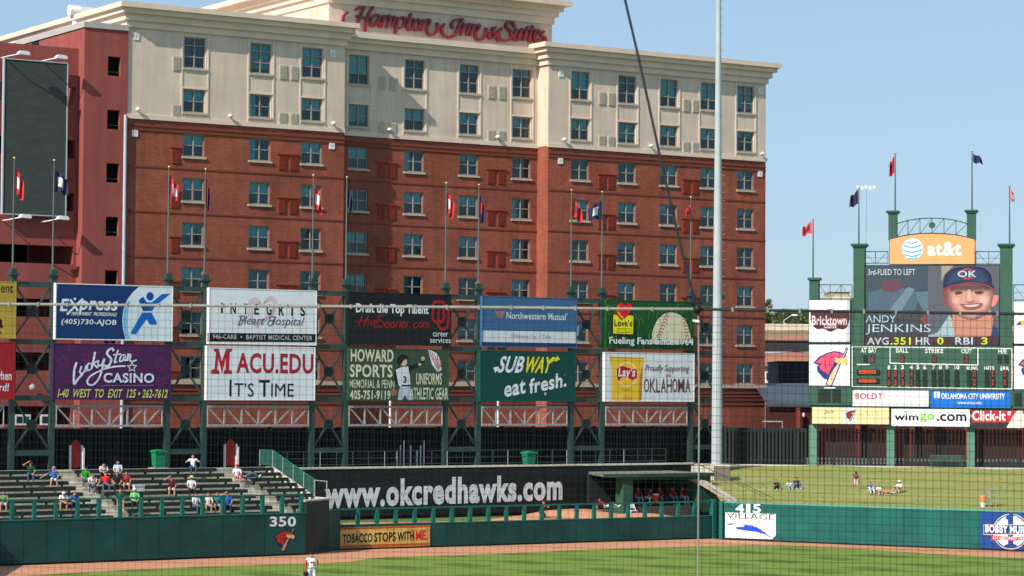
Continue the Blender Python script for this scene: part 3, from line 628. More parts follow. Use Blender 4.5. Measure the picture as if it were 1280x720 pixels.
# lucky star
PUR = mat('purple_print', rgb(78, 30, 86), .5, .12, 1.2, col2=rgb(62, 24, 70)); MAG = paint(112, 30, 92)
t, a = board(66, 214, U0, U1, PUR, 'purple billboard with flowing white script, CASINO and a yellow-green highway line', pyr=465)
c = lambda *p: cv(60, 425, 8, p)
def star(cx, cy, r, wd, m, nm='star', rot=-90, inner=.45):
    pts = []
    for k in range(11):
        rr = r if k % 2 == 0 else r * inner; an = R(rot + 36 * k); pts.append((cx + rr * math.cos(an), cy + rr * math.sin(an)))
    a.stroke(pts, wd, m, nm, sm=0)
for x, y, r, ro in ((235, 70, 50, -80), (155, 215, 70, -100), (385, 180, 55, -70), (620, 60, 60, -90), (865, 105, 75, -95), (1120, 240, 75, -85), (940, 310, 45, -90), (1060, 60, 50, -100), (205, 390, 55, -80), (420, 380, 50, -95), (1130, 420, 60, -60)):
    star(*c((x, y))[0], r / 8, 1.5, MAG, rot=ro)
SW = paint(215, 218, 235)
for pts, wd in (([(285, 222), (262, 300), (258, 380), (262, 440), (300, 390), (345, 340)], 2.9), ([(335, 262), (318, 320), (345, 335), (372, 290), (385, 250)], 2.2), ([(378, 262), (370, 310), (400, 300)], 2), ([(440, 238), (405, 235), (390, 275), (405, 305), (440, 280)], 2.1),
        ([(470, 118), (455, 200), (435, 280)], 2.6), ([(500, 205), (458, 240), (500, 280)], 2.1), ([(502, 200), (500, 255), (535, 245), (560, 190)], 2.3), ([(565, 185), (545, 270), (510, 380), (450, 448), (400, 440), (395, 400), (440, 350), (560, 290), (680, 265), (775, 260)], 2.4),
        ([(655, 110), (640, 85), (605, 100), (590, 140), (630, 190), (615, 245), (580, 265), (565, 250)], 2.9), ([(700, 100), (675, 180), (665, 225), (690, 215)], 2.2), ([(650, 150), (730, 140)], 2), ([(765, 145), (730, 160), (715, 210), (745, 205), (772, 150), (765, 205), (785, 195)], 2.2), ([(800, 135), (790, 210)], 2.2), ([(795, 175), (815, 145), (825, 160), (815, 200), (840, 215), (885, 200)], 2.2)):
    a.stroke(c(*pts), wd, SW, nib=.8)
star(*c((838, 272))[0], 6.4, 1.5, SW, 'white_star', inner=.42)
a.txt('CASINO', *c((552, 330))[0], *c((1060, 428))[0], SW, .035); a.rect(*c((532, 450))[0], *c((1056, 461))[0], paint(120, 90, 140), 'fine_print')
a.txt('I-40  WEST  TO  EXIT  125 \u2022 262-7612', *c((92, 490))[0], *c((1202, 578))[0], paint(196, 200, 110), .02, .18); a.done()
# integris
t, a = board(260.5, 395.5, T0 - .12, T1, PWHITE, 'white billboard with spaced black INTEGRIS letters over a thin heart outline', frame_m=WHITE)
c = lambda *p: cv(250, 350, 8.473, p)
a.poly(c((80, 558), (1230, 572), (1228, 660), (78, 652)), PB, 'black_strip')
PK = paint(196, 150, 152)
for k in (0, 1, 2):
    d = k * 18
    a.stroke(c((600, 505 - d), (520 + d, 400), (510 + d, 270), (560 + d * .5, 195 + d), (625, 210 + d), (660, 270), (700, 200 + d), (760, 180 + d), (815 - d, 230 + d), (800 - d, 320), (700, 430 - d), (600, 505 - d)), .8, PK, 'heart_outline')
for ch, x0, x1, y0, y1 in (('i', 220, 243, 238, 352), ('N', 322, 380, 245, 360), ('T', 460, 505, 250, 362), ('E', 574, 622, 252, 366), ('G', 703, 757, 255, 372), ('R', 833, 887, 260, 376), ('i', 965, 985, 262, 380), ('S', 1062, 1112, 265, 382)):
    a.txt(ch, *c((x0, y0))[0], *c((x1, y1))[0], PB, .025)
GY_ = paint(70, 78, 92)
a.txt('Heart Hospital', *c((395, 385))[0], *c((1105, 505))[0], GY_, -.005, .35); a.stroke(c((395, 470), (430, 470), (470, 385), (410, 385)), .9, GY_); a.stroke(c((720, 480), (755, 475), (790, 390), (730, 395)), .9, GY_)
a.txt('946-CARE  \u2022  BAPTIST MEDICAL CENTER', *c((133, 582))[0], *c((1188, 632))[0], paint(190, 190, 195), .01, space=1.1); a.done()
# macu
t, a = board(258, 394, U0, U1, PWHITE, "white billboard reading MACU.EDU in red outlined capitals over IT'S TIME", frame_m=WHITE, pyr=465)
c = lambda *p: cv(220, 340, 3.6, p); RD = paint(176, 28, 48)
MP = [(160, 440), (174, 436), (181, 362), (172, 358), (172, 347), (193, 347), (206, 402), (226, 347), (250, 347), (250, 358), (241, 362), (238, 440), (250, 444), (250, 457), (214, 457), (214, 444), (223, 440), (224, 385), (207, 457), (190, 385), (186, 440), (196, 444), (196, 457), (160, 457)]
def inset(P, k): cx = sum(p[0] for p in P) / len(P); cy = sum(p[1] for p in P) / len(P); return [(cx + (x - cx) * (1 + k * .02), cy + (y - cy) * (1 + k * .02)) for x, y in P]
a.poly(c(*inset(MP, 2)), PB, 'lettering'); a.poly(c(*inset(MP, .5)), RD, 'lettering')
for off, m, bd in ((0, PB, .034), (.9, RD, .012)):
    a.txt('ACU.EDU', *c((272 + off * 3, 366 + off * 4))[0], *c((618 - off * 3, 457 - off * 4))[0], m, bd, space=1.0 if bd > .03 else 1.055)
a.txt('I', *c((240, 485))[0], *c((250, 560))[0], PB, .01); a.txt('T\u2019S', *c((262, 500))[0], *c((350, 561))[0], PB, 0); a.txt('T', *c((372, 486))[0], *c((422, 561))[0], PB, .01); a.txt('IME', *c((428, 502))[0], *c((530, 561))[0], PB, 0); a.done()
# hire sooner
t, a = board(436, 563.5, T0, T1, mat('black_print', rgb(24, 25, 29), .45, .12, 1), 'black billboard with white Draft the Top Talent line and red interlocking letters')
c = lambda *p: cv(430, 360, 7.11, p); CR_ = paint(150, 22, 34)
a.txt('Draft the Top Talent', *c((106, 143))[0], *c((752, 248))[0], PWHITE, .045, 0, space=.95)
for pts in ([(165, 245), (140, 300), (125, 340)], [(215, 245), (190, 300), (175, 345)], [(100, 305), (160, 290), (215, 285)], [(225, 285), (210, 340)], [(240, 335), (250, 295), (275, 290)], [(265, 320), (300, 305), (290, 290), (265, 320), (275, 345), (310, 335)],
            [(360, 240), (320, 245), (305, 275), (350, 310), (330, 345), (285, 345)], [(385, 300), (360, 330), (385, 350), (400, 315), (385, 300)], [(430, 305), (410, 335), (430, 352), (450, 320), (430, 305)], [(460, 350), (475, 300), (500, 310), (492, 350)], [(505, 335), (540, 320), (530, 300), (505, 330), (520, 352), (550, 340)], [(555, 350), (565, 305), (590, 300)], [(585, 350), (587, 345)], [(650, 305), (620, 325), (625, 352), (655, 345)], [(675, 305), (660, 335), (680, 350), (695, 320), (675, 305)], [(700, 350), (712, 305), (730, 315), (722, 350)], [(728, 320), (748, 312), (742, 350), (760, 345)]):
    a.stroke(c(*pts), 1.5, CR_, nib=.7)
a.stroke(c((838, 120), (795, 135), (790, 200), (790, 280), (835, 305), (885, 280), (885, 200), (885, 135), (838, 120)), 3.4, CR_, 'red_emblem', sm=3); a.rect(*c((826, 175))[0], *c((850, 290))[0], CR_, 'red_emblem'); a.stroke(c((838, 300), (838, 340), (870, 365), (910, 350), (925, 300), (925, 195)), 3.2, CR_, 'red_emblem', sm=3); a.stroke(c((895, 195), (948, 195)), 1.6, CR_, 'red_emblem', sm=0)
a.txt('career', *c((788, 396))[0], *c((924, 432))[0], PWHITE, 0); a.txt('services', *c((763, 442))[0], *c((945, 488))[0], PWHITE, 0); a.done()
# howard sports
GRN = mat('photo_green_print', rgb(58, 82, 60), .5, .2, 1.6, col2=rgb(44, 66, 50))
t, a = board(436, 561, U0, U1, GRN, 'green HOWARD SPORTS billboard with a ballplayer numbered 3 holding up a flag', pyr=465)
c = lambda *p: cv(430, 430, 7.11, p); CRM = paint(206, 208, 180)
a.txt('HOWARD', *c((60, 45))[0], *c((440, 158))[0], CRM, .03); a.txt('SPORTS', *c((50, 182))[0], *c((432, 296))[0], CRM, .03); a.txt('MEMORIAL & PENN', *c((50, 316))[0], *c((448, 392))[0], CRM, .005); a.txt('405-751-9119', *c((52, 412))[0], *c((412, 494))[0], CRM, .03)
a.poly(c((448, 240), (480, 205), (570, 195), (680, 165), (700, 140), (725, 125), (715, 155), (670, 200), (590, 240), (590, 380), (480, 380), (440, 320)), paint(24, 26, 30), 'player_sleeves'); a.poly(c((460, 230), (510, 205), (570, 200), (585, 280), (590, 370), (510, 380), (485, 370)), paint(205, 212, 218), 'player_jersey')
a.poly(c((500, 372), (585, 368), (600, 440), (608, 500), (570, 500), (542, 455), (515, 500), (478, 500), (485, 430)), paint(170, 188, 200), 'player_trousers'); a.rect(*c((512, 362))[0], *c((590, 376))[0], PB, 'player_belt')
a.ell(*c((530, 160))[0], 4.2, 5.2, paint(205, 170, 145), 'player_head'); a.poly(c((470, 165), (480, 115), (520, 95), (565, 105), (560, 125), (530, 145), (500, 185), (475, 180)), PB, 'player_cap', sm=3); a.ell(*c((700, 130))[0], 2.4, 2.6, paint(205, 170, 145), 'player_hand'); a.ell(*c((672, 182))[0], 1.8, 2, paint(205, 170, 145), 'player_hand'); a.ell(*c((440, 430))[0], 4.5, 4.6, paint(150, 100, 75), 'player_glove')
a.txt('3', *c((524, 285))[0], *c((556, 345))[0], PB, .04)
a.poly(c((745, 48), (780, 60), (820, 80), (860, 150), (865, 230), (830, 250), (780, 180)), PWHITE, 'flag_white')
for i in range(5): a.stroke(c((758 + i * 22, 62 + i * 14), (790 + i * 18, 140 + i * 12), (838 + i * 7, 240 - i * 12)), 1.0, paint(170, 60, 80), 'flag_stripe')
a.txt('UNIFORMS', *c((640, 258))[0], *c((868, 362))[0], CRM, .02); a.txt('ATHLETIC GEAR', *c((585, 388))[0], *c((924, 494))[0], CRM, .02); a.done()
# northwestern
t, a = board(602.5, 721, T0, T1, paint(56, 96, 138), 'blue billboard with white Northwestern Mutual lettering and a pale lower stripe', frame_m=paint(56, 96, 138))
c = lambda *p: cv(590, 365, 8.473, p)
a.poly(c((105, 408), (1108, 424), (1106, 543), (103, 528)), paint(200, 206, 214), 'pale_stripe'); a.poly(c((103, 530), (1104, 546), (1102, 582), (100, 570)), paint(22, 52, 96), 'dark_stripe')
a.txt('Northwestern Mutual\u2019', *c((366, 218))[0], *c((1010, 292))[0], PWHITE, .005); a.txt('Oklahoma City  \u2022  Tulsa', *c((416, 452))[0], *c((838, 498))[0], paint(90, 95, 105), 0)
a.poly(c((240, 190), (270, 210), (297, 196), (325, 210), (355, 188), (340, 235), (312, 290), (297, 250), (285, 290), (258, 240)), paint(150, 105, 95), 'emblem'); a.done()
# subway
t, a = board(600, 719, U0, U1, paint(2, 66, 60), 'dark green billboard with white and yellow arrow lettering above eat fresh.', frame_m=paint(6, 84, 72), pyr=465)
c = lambda *p: cv(590, 430, 8.473, p); YL = paint(226, 214, 24)
a.txt('SUB', *c((262, 128))[0], *c((578, 306))[0], PWHITE, .045, .35, space=.97); a.txt('WAY', *c((536, 136))[0], *c((872, 308))[0], YL, .045, .35, space=.95)
a.poly(c((300, 305), (262, 280), (248, 308), (226, 252), (285, 236), (275, 262)), PWHITE, 'lettering'); a.poly(c((800, 180), (860, 140), (895, 148), (902, 120), (930, 165), (880, 188), (878, 172), (830, 200)), YL, 'lettering')
a.txt('eat', *c((342, 395))[0], *c((566, 545))[0], PWHITE, .055, 0, slope=.17); a.txt('fresh.', *c((606, 330))[0], *c((1000, 490))[0], PWHITE, .055, 0, slope=.17)
a.ell(*c((776, 528))[0], 1.6, 2, paint(150, 170, 165), 'mark'); a.ell(*c((978, 326))[0], 1.2, 1.4, paint(80, 120, 115), 'mark'); a.done()
# loves
GRS = mat('grass_photo_print', rgb(30, 96, 34), .5, .3, 1.5, col2=rgb(10, 48, 30), stretch=(6, 1, 1.1))
t, a = board(758, 868, T0, T1, GRS, 'grassy green billboard with a red heart, yellow square and a big baseball')
c = lambda *p: cv(750, 370, 9.846, p)
rg = random.Random(3)
for i in range(70):
    x, y = rg.uniform(90, 1150), rg.uniform(120, 600); a.stroke(c((x, y + rg.uniform(40, 110)), (x + rg.uniform(-20, 20), y), (x + rg.uniform(-50, 50), y - rg.uniform(30, 60))), .6, [paint(70, 140, 50), paint(16, 60, 36), paint(110, 160, 60)][i % 3], 'grass_blade', sm=2, nib=.3)
a.poly(c((632, 520), (640, 430), (690, 310), (760, 235), (850, 203), (960, 225), (1040, 300), (1085, 410), (1098, 560), (900, 600), (640, 590)), paint(206, 204, 176), 'baseball', sm=4)
for x0, y0, x1, y1 in ((840, 215, 800, 215), (835, 250, 780, 250), (822, 290, 768, 285), (812, 330, 752, 325), (795, 370, 738, 362), (780, 405, 722, 400), (765, 445, 705, 440), (745, 480, 692, 480), (730, 515, 680, 515)): a.stroke(c((x0, y0 + 14), ((x0 + x1) / 2, y0 - 12), (x1, y1 + 14)), 1.0, paint(186, 84, 60), 'baseball_stitch', sm=2)
for y0 in (290, 330, 370, 410, 450, 490, 530): a.stroke(c((1005 + (y0 - 290) * .12, y0), (1050 + (y0 - 290) * .15, y0 - 8)), 1.0, paint(200, 130, 70), 'baseball_stitch', sm=0)
a.poly(c((146, 222), (408, 232), (405, 478), (143, 470)), PB, 'black_border'); a.poly(c((154, 230), (400, 240), (397, 470), (151, 462)), paint(224, 214, 30), 'yellow_square')
hp = [(250, 300), (185, 210), (178, 140), (215, 90), (262, 78), (300, 108), (345, 82), (388, 105), (392, 150), (360, 210), (300, 268)]
a.poly(c(*hp), PB, 'heart_border', sm=4); a.poly([(x + (cv(750, 370, 9.846, [(285, 180)])[0][0] - x) * .07, y + (cv(750, 370, 9.846, [(285, 180)])[0][1] - y) * .07) for x, y in c(*hp)], paint(222, 22, 36), 'red_heart', sm=4)
a.stroke(c((210, 195), (240, 240), (275, 275)), 1.3, paint(232, 190, 70), 'heart_stripe', sm=0); a.stroke(c((225, 120), (205, 150), (215, 185)), .9, paint(232, 190, 70), 'heart_stripe')
a.txt('Love\u2019s', *c((166, 292))[0], *c((382, 376))[0], PB, .02); a.txt('Travel Stops &', *c((190, 394))[0], *c((356, 418))[0], PB, 0); a.txt('Country Stores', *c((190, 434))[0], *c((356, 456))[0], PB, 0)
a.txt('Fueling Fans Since 1964', *c((106, 512))[0], *c((1142, 628))[0], PB, .055, space=.97); a.txt('Fueling Fans Since 1964', *c((104, 510))[0], *c((1138, 622))[0], PWHITE, .03, space=.97); a.done()
# lays
t, a = board(756, 868, U0, U1, paint(208, 214, 220), "white billboard with a yellow chips bag beside OKLAHOMA in tall thin capitals", frame_m=WHITE, pyr=465)
c = lambda *p: cv(750, 435, 9.846, p); BG_ = paint(222, 182, 40)
a.poly(c((115, 105), (545, 118), (528, 210), (505, 300), (505, 655), (145, 655), (148, 300), (135, 200)), BG_, 'chips_bag'); a.poly(c((500, 300), (545, 118), (528, 210), (512, 640), (480, 655), (486, 400)), paint(176, 118, 30), 'bag_shade'); a.poly(c((115, 105), (545, 118), (540, 135), (118, 125)), paint(196, 140, 40), 'bag_seam')
a.ell(*c((330, 325))[0], 13.8, 15.6, paint(224, 214, 160), 'bag_disc', n=28); a.ell(*c((330, 325))[0], 12.2, 13.8, paint(232, 180, 44), 'bag_disc', n=28)
a.poly(c((205, 260), (260, 222), (340, 240), (400, 262), (450, 265), (455, 370), (420, 380), (400, 400), (340, 365), (270, 360), (225, 410), (205, 340)), paint(178, 20, 36), 'red_ribbon', sm=3); a.txt('Lay\u2019s', *c((220, 242))[0], *c((440, 385))[0], PWHITE, .05, .12); a.txt('Classic', *c((250, 490))[0], *c((385, 522))[0], paint(160, 140, 60), 0)
a.ell(*c((240, 600))[0], 5, 4.5, paint(226, 186, 90), 'chip'); a.ell(*c((330, 620))[0], 5.5, 4, paint(214, 164, 60), 'chip')
BR = paint(98, 62, 60); a.txt('Proudly Supporting', *c((545, 208))[0], *c((1108, 312))[0], BR, .0, .3); a.txt('the', *c((806, 312))[0], *c((874, 356))[0], paint(170, 50, 60), .0, .2)
xs = [(538, 602), (612, 684), (690, 735), (748, 808), (816, 880), (888, 948), (958, 1035), (1048, 1108)]
for ch, (x0, x1) in zip('OKLAHOMA', xs): a.txt(ch, *c((x0, 376))[0], *c((x1, 545))[0], BR, .004)
for ch, (x0, x1) in zip('OKLAHOMA', xs):
    if ch not in 'O':
        for xx in ((x0 + 6, x1 - 6) if ch != 'L' else (x0 + 6,)): a.rect(*c((xx - 9, 538))[0], *c((xx + 9, 545))[0], BR, 'lettering')
a.done()
# two boards cut by the left edge of the picture
t, a = board(-128, 20, T0, T1, mat('mustard_print', rgb(176, 150, 62), .5, .14, 1.2), 'mustard yellow billboard cut off by the left edge of the photo', pyr=400)
a.txt('ment', -8, 356, 16.5, 366, PB, .01); a.txt('a', -6, 398, 4, 410, PB, .1); a.txt('2', -6, 414, 3, 418, PB, 0); a.done()
t, a = board(-129, 18.5, U0, U1, mat('red_print', rgb(160, 28, 34), .5, .12, 1.2), 'red billboard with white ...when ...card! cut off by the left edge of the photo', pyr=465)
a.txt('when', -6, 464, 14.5, 475, PWHITE, .02); a.txt('card!', -11, 479, 11.5, 489, PWHITE, .02, .1); a.done()
# ================================================================ PICKET FENCE on the concourse
def picket_fence(fr, xa, xb, y, zt, lab, screens, step=.27, w_=.15):
    t = thing('picket_fence', lab, 'fence', fr, (xa, y, DECK), 'black picket fences along the concourse')
    m = MB(); x = xa
    while x < xb: m.box(x, x + w_, y, y + .03, DECK + .12, zt); x += step
    part(t, 'pickets', m, BLACKP, kind='stuff')
    for z in (DECK + .35, zt - .3): part(t, 'rail', MB().box(xa, xb, y + .032, y + .08, z, z + .07), BLACKP)
    x = xa
    while x < xb: part(t, 'post', MB().box(x - .09, x + .09, y + .085, y + .25, DECK, zt + .05), BLACKP); x += 2.7
    for a_, b_ in screens: part(t, 'windscreen', MB().box(a_, b_, y + .26, y + .28, DECK, zt - .02), mat('dark_windscreen', (.014, .022, .020), .9, .25, 1.5))
    return t
fx = lambda p: L.hit(p, 560, 2.2)[0]
picket_fence(L, fx(-90), fx(908), 2.2, 6.82, 'black picket fence with dark windscreen running under all the billboards', [(fx(-90), fx(908))])
sxx = lambda p, y=0: S.hit(p, 560, y)[0]
picket_fence(S, sxx(906, 1.4), sxx(1340, 1.4), 1.4, 6.82, 'black picket fence behind the grass berm and under the scoreboard', [(sxx(906, 1.4), sxx(1005, 1.4))])
# street things behind the fence
for px, py0, lab in ((487.5, 500, 'white street pole behind the fence under the HOWARD SPORTS billboard'), (622.5, 500, 'white street pole behind the fence under the SUBWAY billboard')):
    x = L.hit(px, 540, 9)[0]; t = thing('street_pole', lab, 'pole', L, (x, 9, DECK), 'white street poles behind the fence'); part(t, 'pole', MB().tube((x, 9, DECK), (x, 9, 10.5), .09, n=8), WHITE); part(t, 'base', MB().lathe((x, 9, DECK), [(.22, 0), (.2, .3), (.1, .5)], 8), WHITE)
for px, lab in ((95, 'red pointed board between two white posts beside the left bleacher stairs'), (288, 'red pointed board between two white posts above the middle bleacher aisle')):
    y = .9; xa, xb = L.hit(px - 5.5, 570, y)[0], L.hit(px + 5.5, 570, y)[0]; t = thing('pointed_board', lab, 'board', L, ((xa + xb) / 2, y, DECK), 'red pointed boards by the fence')
    part(t, 'red_panel', MB().prism([(xa, 4.3), (xb, 4.3), (xb, 5.85), (xb - .05, 5.9), ((xa + xb) / 2 + .12, 6.02), ((xa + xb) / 2, 6.12), ((xa + xb) / 2 - .12, 6.02), (xa + .05, 5.9), (xa, 5.85)], y, y + .08), mat('red_panel_paint', (.42, .018, .012), .5, .08, 3))
    for s_, x in ((-1, xa - .1), (1, xb + .1)):
        part(t, 'post', MB().box(x - .06, x + .06, y - .05, y + .07, DECK, 5.75), WHITE); part(t, 'post', MB().box(x - .06 + s_ * .0, x + .06, y - .3, y - .18, DECK, 5.6), WHITE) if s_ > 0 else None
for px, lab in ((198, 'green wheeled rubbish bin at the top of the bleachers'), (661, 'green wheeled rubbish bin on the concourse above the black web address banner')):
    y = -5.2 if px > 300 else -3; x, z = L.hit(px, 572, y); t = thing('rubbish_bin', lab, 'bin', L, (x, y, DECK), 'green rubbish bins'); gb = mat('green_plastic', (.005, .22, .09), .45, .08, 3)
    z0 = DECK + (.25 if px < 300 else 0)
    b_ = MB(); b_.add([(x - .30, y - .28, z0 + .08), (x + .30, y - .28, z0 + .08), (x + .30, y + .28, z0 + .08), (x - .30, y + .28, z0 + .08), (x - .36, y - .36, z0 + 1.05), (x + .36, y - .36, z0 + 1.05), (x + .36, y + .36, z0 + 1.05), (x - .36, y + .36, z0 + 1.05)], [(0, 3, 2, 1), (4, 5, 6, 7), (0, 1, 5, 4), (1, 2, 6, 5), (2, 3, 7, 6), (3, 0, 4, 7)])
    part(t, 'bin_body', b_, gb); part(t, 'lid', MB().prism([(x - .42, z0 + 1.06), (x + .42, z0 + 1.06), (x + .40, z0 + 1.16), (x + .1, z0 + 1.25), (x - .38, z0 + 1.18)], y - .42, y + .42), gb)
    for sx in (-1, 1): part(t, 'wheel', MB().tube((x + sx * .24, y + .3, z0 + .12), (x + sx * .32, y + .3, z0 + .12), .12, n=10), BLACK)
    if z0 > DECK: part(t, 'kerb_base', MB().box(x - .5, x + .5, y - .45, y + .45, DECK, z0 + .08), CONC)
# ================================================================ LEFT FIELD WALL AND BLEACHERS
WH = 2.44
lw = thing('left_field_wall', 'dark green padded outfield wall marked 350 in front of the bleachers', 'outfield wall', Q, (0, 0, 0))
x = -30.0; pw = QL / 14
for k in range(-14, 14):
    part(lw, 'wall_pad', MB().box(k * pw + .012, (k + 1) * pw - .012, 0, .12 - .012 * (k % 2), .12, WH - .06), TEALD)
part(lw, 'wall_core', MB().box(-14 * pw, QL, .125, .5, 0, WH - .07), BLACKP); part(lw, 'wall_cap', MB().box(-14 * pw, QL, -.03, .5, WH - .06, WH), TEALR)
a = Art(lw, Q, -.004)
for ch, x0, x1 in (('3', 337.2, 346.6), ('5', 348.4, 357.8), ('0', 359.6, 370)): a.txt(ch, x0, 645.6, x1, 658.2, PWHITE, .05)
def hawk(a, c, red=paint(176, 34, 36), blue=paint(22, 26, 58), bat=paint(176, 140, 105), beak=paint(214, 170, 110), w_=1.0):
    """bird head emblem with a bat; drawn in a 170 x 240 box mapped by c"""
    a.poly(c((5, 95), (40, 60), (80, 40), (120, 30), (150, 35), (185, 50), (170, 75), (140, 78), (130, 110), (110, 150), (95, 190), (60, 175), (30, 140), (25, 115), (38, 105)), blue, 'emblem')
    a.poly(c((20, 92), (50, 64), (85, 46), (120, 38), (160, 46), (175, 58), (145, 68), (120, 80), (112, 110), (98, 130), (88, 155), (66, 142), (45, 128), (40, 110), (52, 98)), red, 'emblem')
    a.stroke(c((75, 75), (70, 100), (78, 125)), .9 * w_, blue, 'emblem', sm=2); a.stroke(c((98, 72), (92, 95), (95, 115)), .9 * w_, blue, 'emblem', sm=2)
    a.poly(c((180, 10), (194, 16), (182, 50), (150, 110), (108, 218), (86, 222), (72, 205), (100, 140), (140, 85), (168, 46)), blue, 'emblem')
    a.poly(c((182, 16), (188, 20), (176, 50), (145, 106), (104, 210), (88, 214), (80, 202), (106, 142), (146, 88), (174, 46)), bat, 'emblem')
    a.poly(c((120, 82), (135, 70), (160, 66), (190, 72), (196, 92), (185, 112), (175, 100), (150, 98), (128, 92)), beak, 'emblem'); a.ell(*c((128, 70))[0], 1.0 * w_, .8 * w_, PWHITE, 'emblem', n=8)
hawk(a, lambda *p: cv(340.5, 658.6, 7.1, p), w_=.8); a.done()
# end of the third base grandstand, just out of the picture on the left: its shade falls on the wall
gs = thing('grandstand_end', 'end block of the side grandstand just beyond the left photo edge', 'grandstand', Q, (-8.2, -.3, 0))
e = MB(); e.slab([(-8.2, -.3), (-8.2 - 14, -24), (-30, -24), (-30, -.3)], 0, 8.8); part(gs, 'seating_block', e, CONC)
for k in range(6): part(gs, 'step', MB().slab([(-9.5 - k, -.6), (-22.4 - k, -22.5), (-23.2 - k, -22.5), (-10.3 - k, -.6)], 8.81, 9.0 + .3 * k), CONC)
# rail on the wall
rl = thing('bleacher_rail', 'teal railing with square posts along the top of the left field wall', 'railing', Q, (0, .3, WH))
px_posts = [376.5, 352.3, 328, 303.5, 279, 251, 227, 203, 176, 149, 122, 97, 71, 42, 15]
xs = [Q.hit(p, 630, .3)[0] for p in px_posts]; st_ = (xs[0] - xs[-1]) / (len(xs) - 1)
for k in range(-3, 22): part(rl, 'post', MB().box(xs[0] - k * st_ - .1, xs[0] - k * st_ + .1, .2, .4, WH + .002, WH + .98), TEALR) if xs[0] - k * st_ < QL else None
part(rl, 'top_rail', MB().box(-14 * pw, QL - .05, .24, .36, WH + .98, WH + 1.06), TEALR); part(rl, 'mid_rail', MB().tube((-14 * pw, .3, WH + .5), (QL - .05, .3, WH + .5), .012, n=5), TEALR)
# stepped concrete
NR, TR, RI, Y0, ZB = 9, .97, .282, .9, 2.05; XE = 21.62
def xend(y): return min(XE, QL + y * 1.40 - .12)

ZTOP = ZB + RI * (NR + .1)
b_ = MB(); b_.slab([(-14 * pw, .5), (QL - .3, .5), (QL - .3, Y0), (-14 * pw, Y0)], 0, ZB - .3)
for i in range(NR): b_.box(-14 * pw, xend(Y0 + i * TR), Y0 + i * TR, Y0 + (i + 1) * TR, 0, ZB + i * RI)
b_.box(-14 * pw, XE, Y0 + NR * TR, Y0 + NR * TR + .35, 0, ZTOP)
lg_ = MB().box(-14 * pw, XE, Y0 + NR * TR - .02, Y0 + NR * TR + .4, ZTOP, ZTOP + .1)
bt = thing('bleacher_terrace', 'tan stepped concrete terrace carrying the dark green benches', 'terrace', Q, (QL, .5, 0)); part(bt, 'steps', b_, CONC); part(bt, 'top_kerb', lg_, CONCL)
def qx(px, py, z): return Q.ground(px, py, z)[0]
xa_, xb_, AW = 7.75, 18.3, 1.3
for k, (xc, lab) in enumerate(((xa_, 'pale concrete aisle steps splitting the left and middle bleacher sections'), (xb_, 'pale concrete aisle steps between the middle and right bleacher sections'))):
    s_ = MB()
    for i in range(NR): s_.box(xc - AW / 2, xc + AW / 2, Y0 + i * TR - .32, Y0 + i * TR, ZB + i * RI - .3, ZB + i * RI - .13); s_.box(xc - AW / 2, xc + AW / 2, Y0 + i * TR - .002, Y0 + (i + 1) * TR - .33, ZB + i * RI, ZB + i * RI + .012)
    solo('aisle_steps', lab, 'steps', Q, (xc, Y0, ZB), s_, CONCL, 'aisle steps in the bleachers')
secs = [(-14 * pw, xa_ - AW / 2, 'left'), (xa_ + AW / 2, xb_ - AW / 2, 'middle'), (xb_ + AW / 2, XE - .1, 'right')]
ordn = ['front', 'second', 'third', 'fourth', 'fifth', 'sixth', 'seventh', 'eighth', 'top']
for x0, x1, sn in secs:
    for i in range(NR):
        y = Y0 + i * TR + .34; z = ZB + i * RI
        if sn == 'right':
            x1 = min(XE - .1, xend(y - .3) - .1)
            if x1 < x0 + .8: continue
        t = thing('bench', '%s row dark green bench of the %s bleacher section' % (ordn[i], sn), 'bench', Q, ((x0 + x1) / 2, y, z), 'long benches in the bleachers')
        part(t, 'seat_board', MB().box(x0, x1, y - .19, y + .17, z + .36, z + .43), BENCH); part(t, 'front_board', MB().box(x0, x1, y - .225, y - .192, z + .22, z + .43), BENCH)
        n = max(2, int((x1 - x0) / 2.2))
        for k in range(n + 1):
            xx = x0 + .3 + (x1 - x0 - .6) * k / n; part(t, 'leg', MB().box(xx - .04, xx + .04, y - .10, y + .10, z, z + .38), BENCH)
# sloping end parapet and mesh guard
ep = thing('end_parapet', 'cream sloping concrete parapet closing the right end of the bleachers', 'parapet', Q, (QL, Y0, 0))
yb = Y0 + NR * TR; e = MB(); x0, x1 = XE + .005, XE + .28
prof = [(2.65, 0), (yb + .3, 0), (yb + .3, ZTOP + .12), (yb - .4, ZTOP + .12), (4.2, 3.12), (2.65, 3.12)]
vs = [(x0, y, z) for y, z in prof] + [(x1, y, z) for y, z in prof]; n = len(prof)
e.add(vs, [tuple(range(n)), tuple(range(2 * n - 1, n - 1, -1))] + [(i, (i + 1) % n, (i + 1) % n + n, i + n) for i in range(n)]); part(ep, 'parapet_wall', e, CONCL)
gd = thing('mesh_guard', 'green mesh guard sloping down the right end of the bleachers', 'guard rail', Q, (QL, Y0, 3.2)); xg = XE + .14
top = [(yb + 1.2, ZTOP + .13), (yb - .4, ZTOP + .13)] + [(yb - .4 + (4.2 - yb + .4) * k / 4, ZTOP + .13 + (3.13 - ZTOP - .13) * k / 4) for k in range(1, 5)]
MG = mat('green_mesh_screen', (.012, .075, .055), .7, .12, 2)
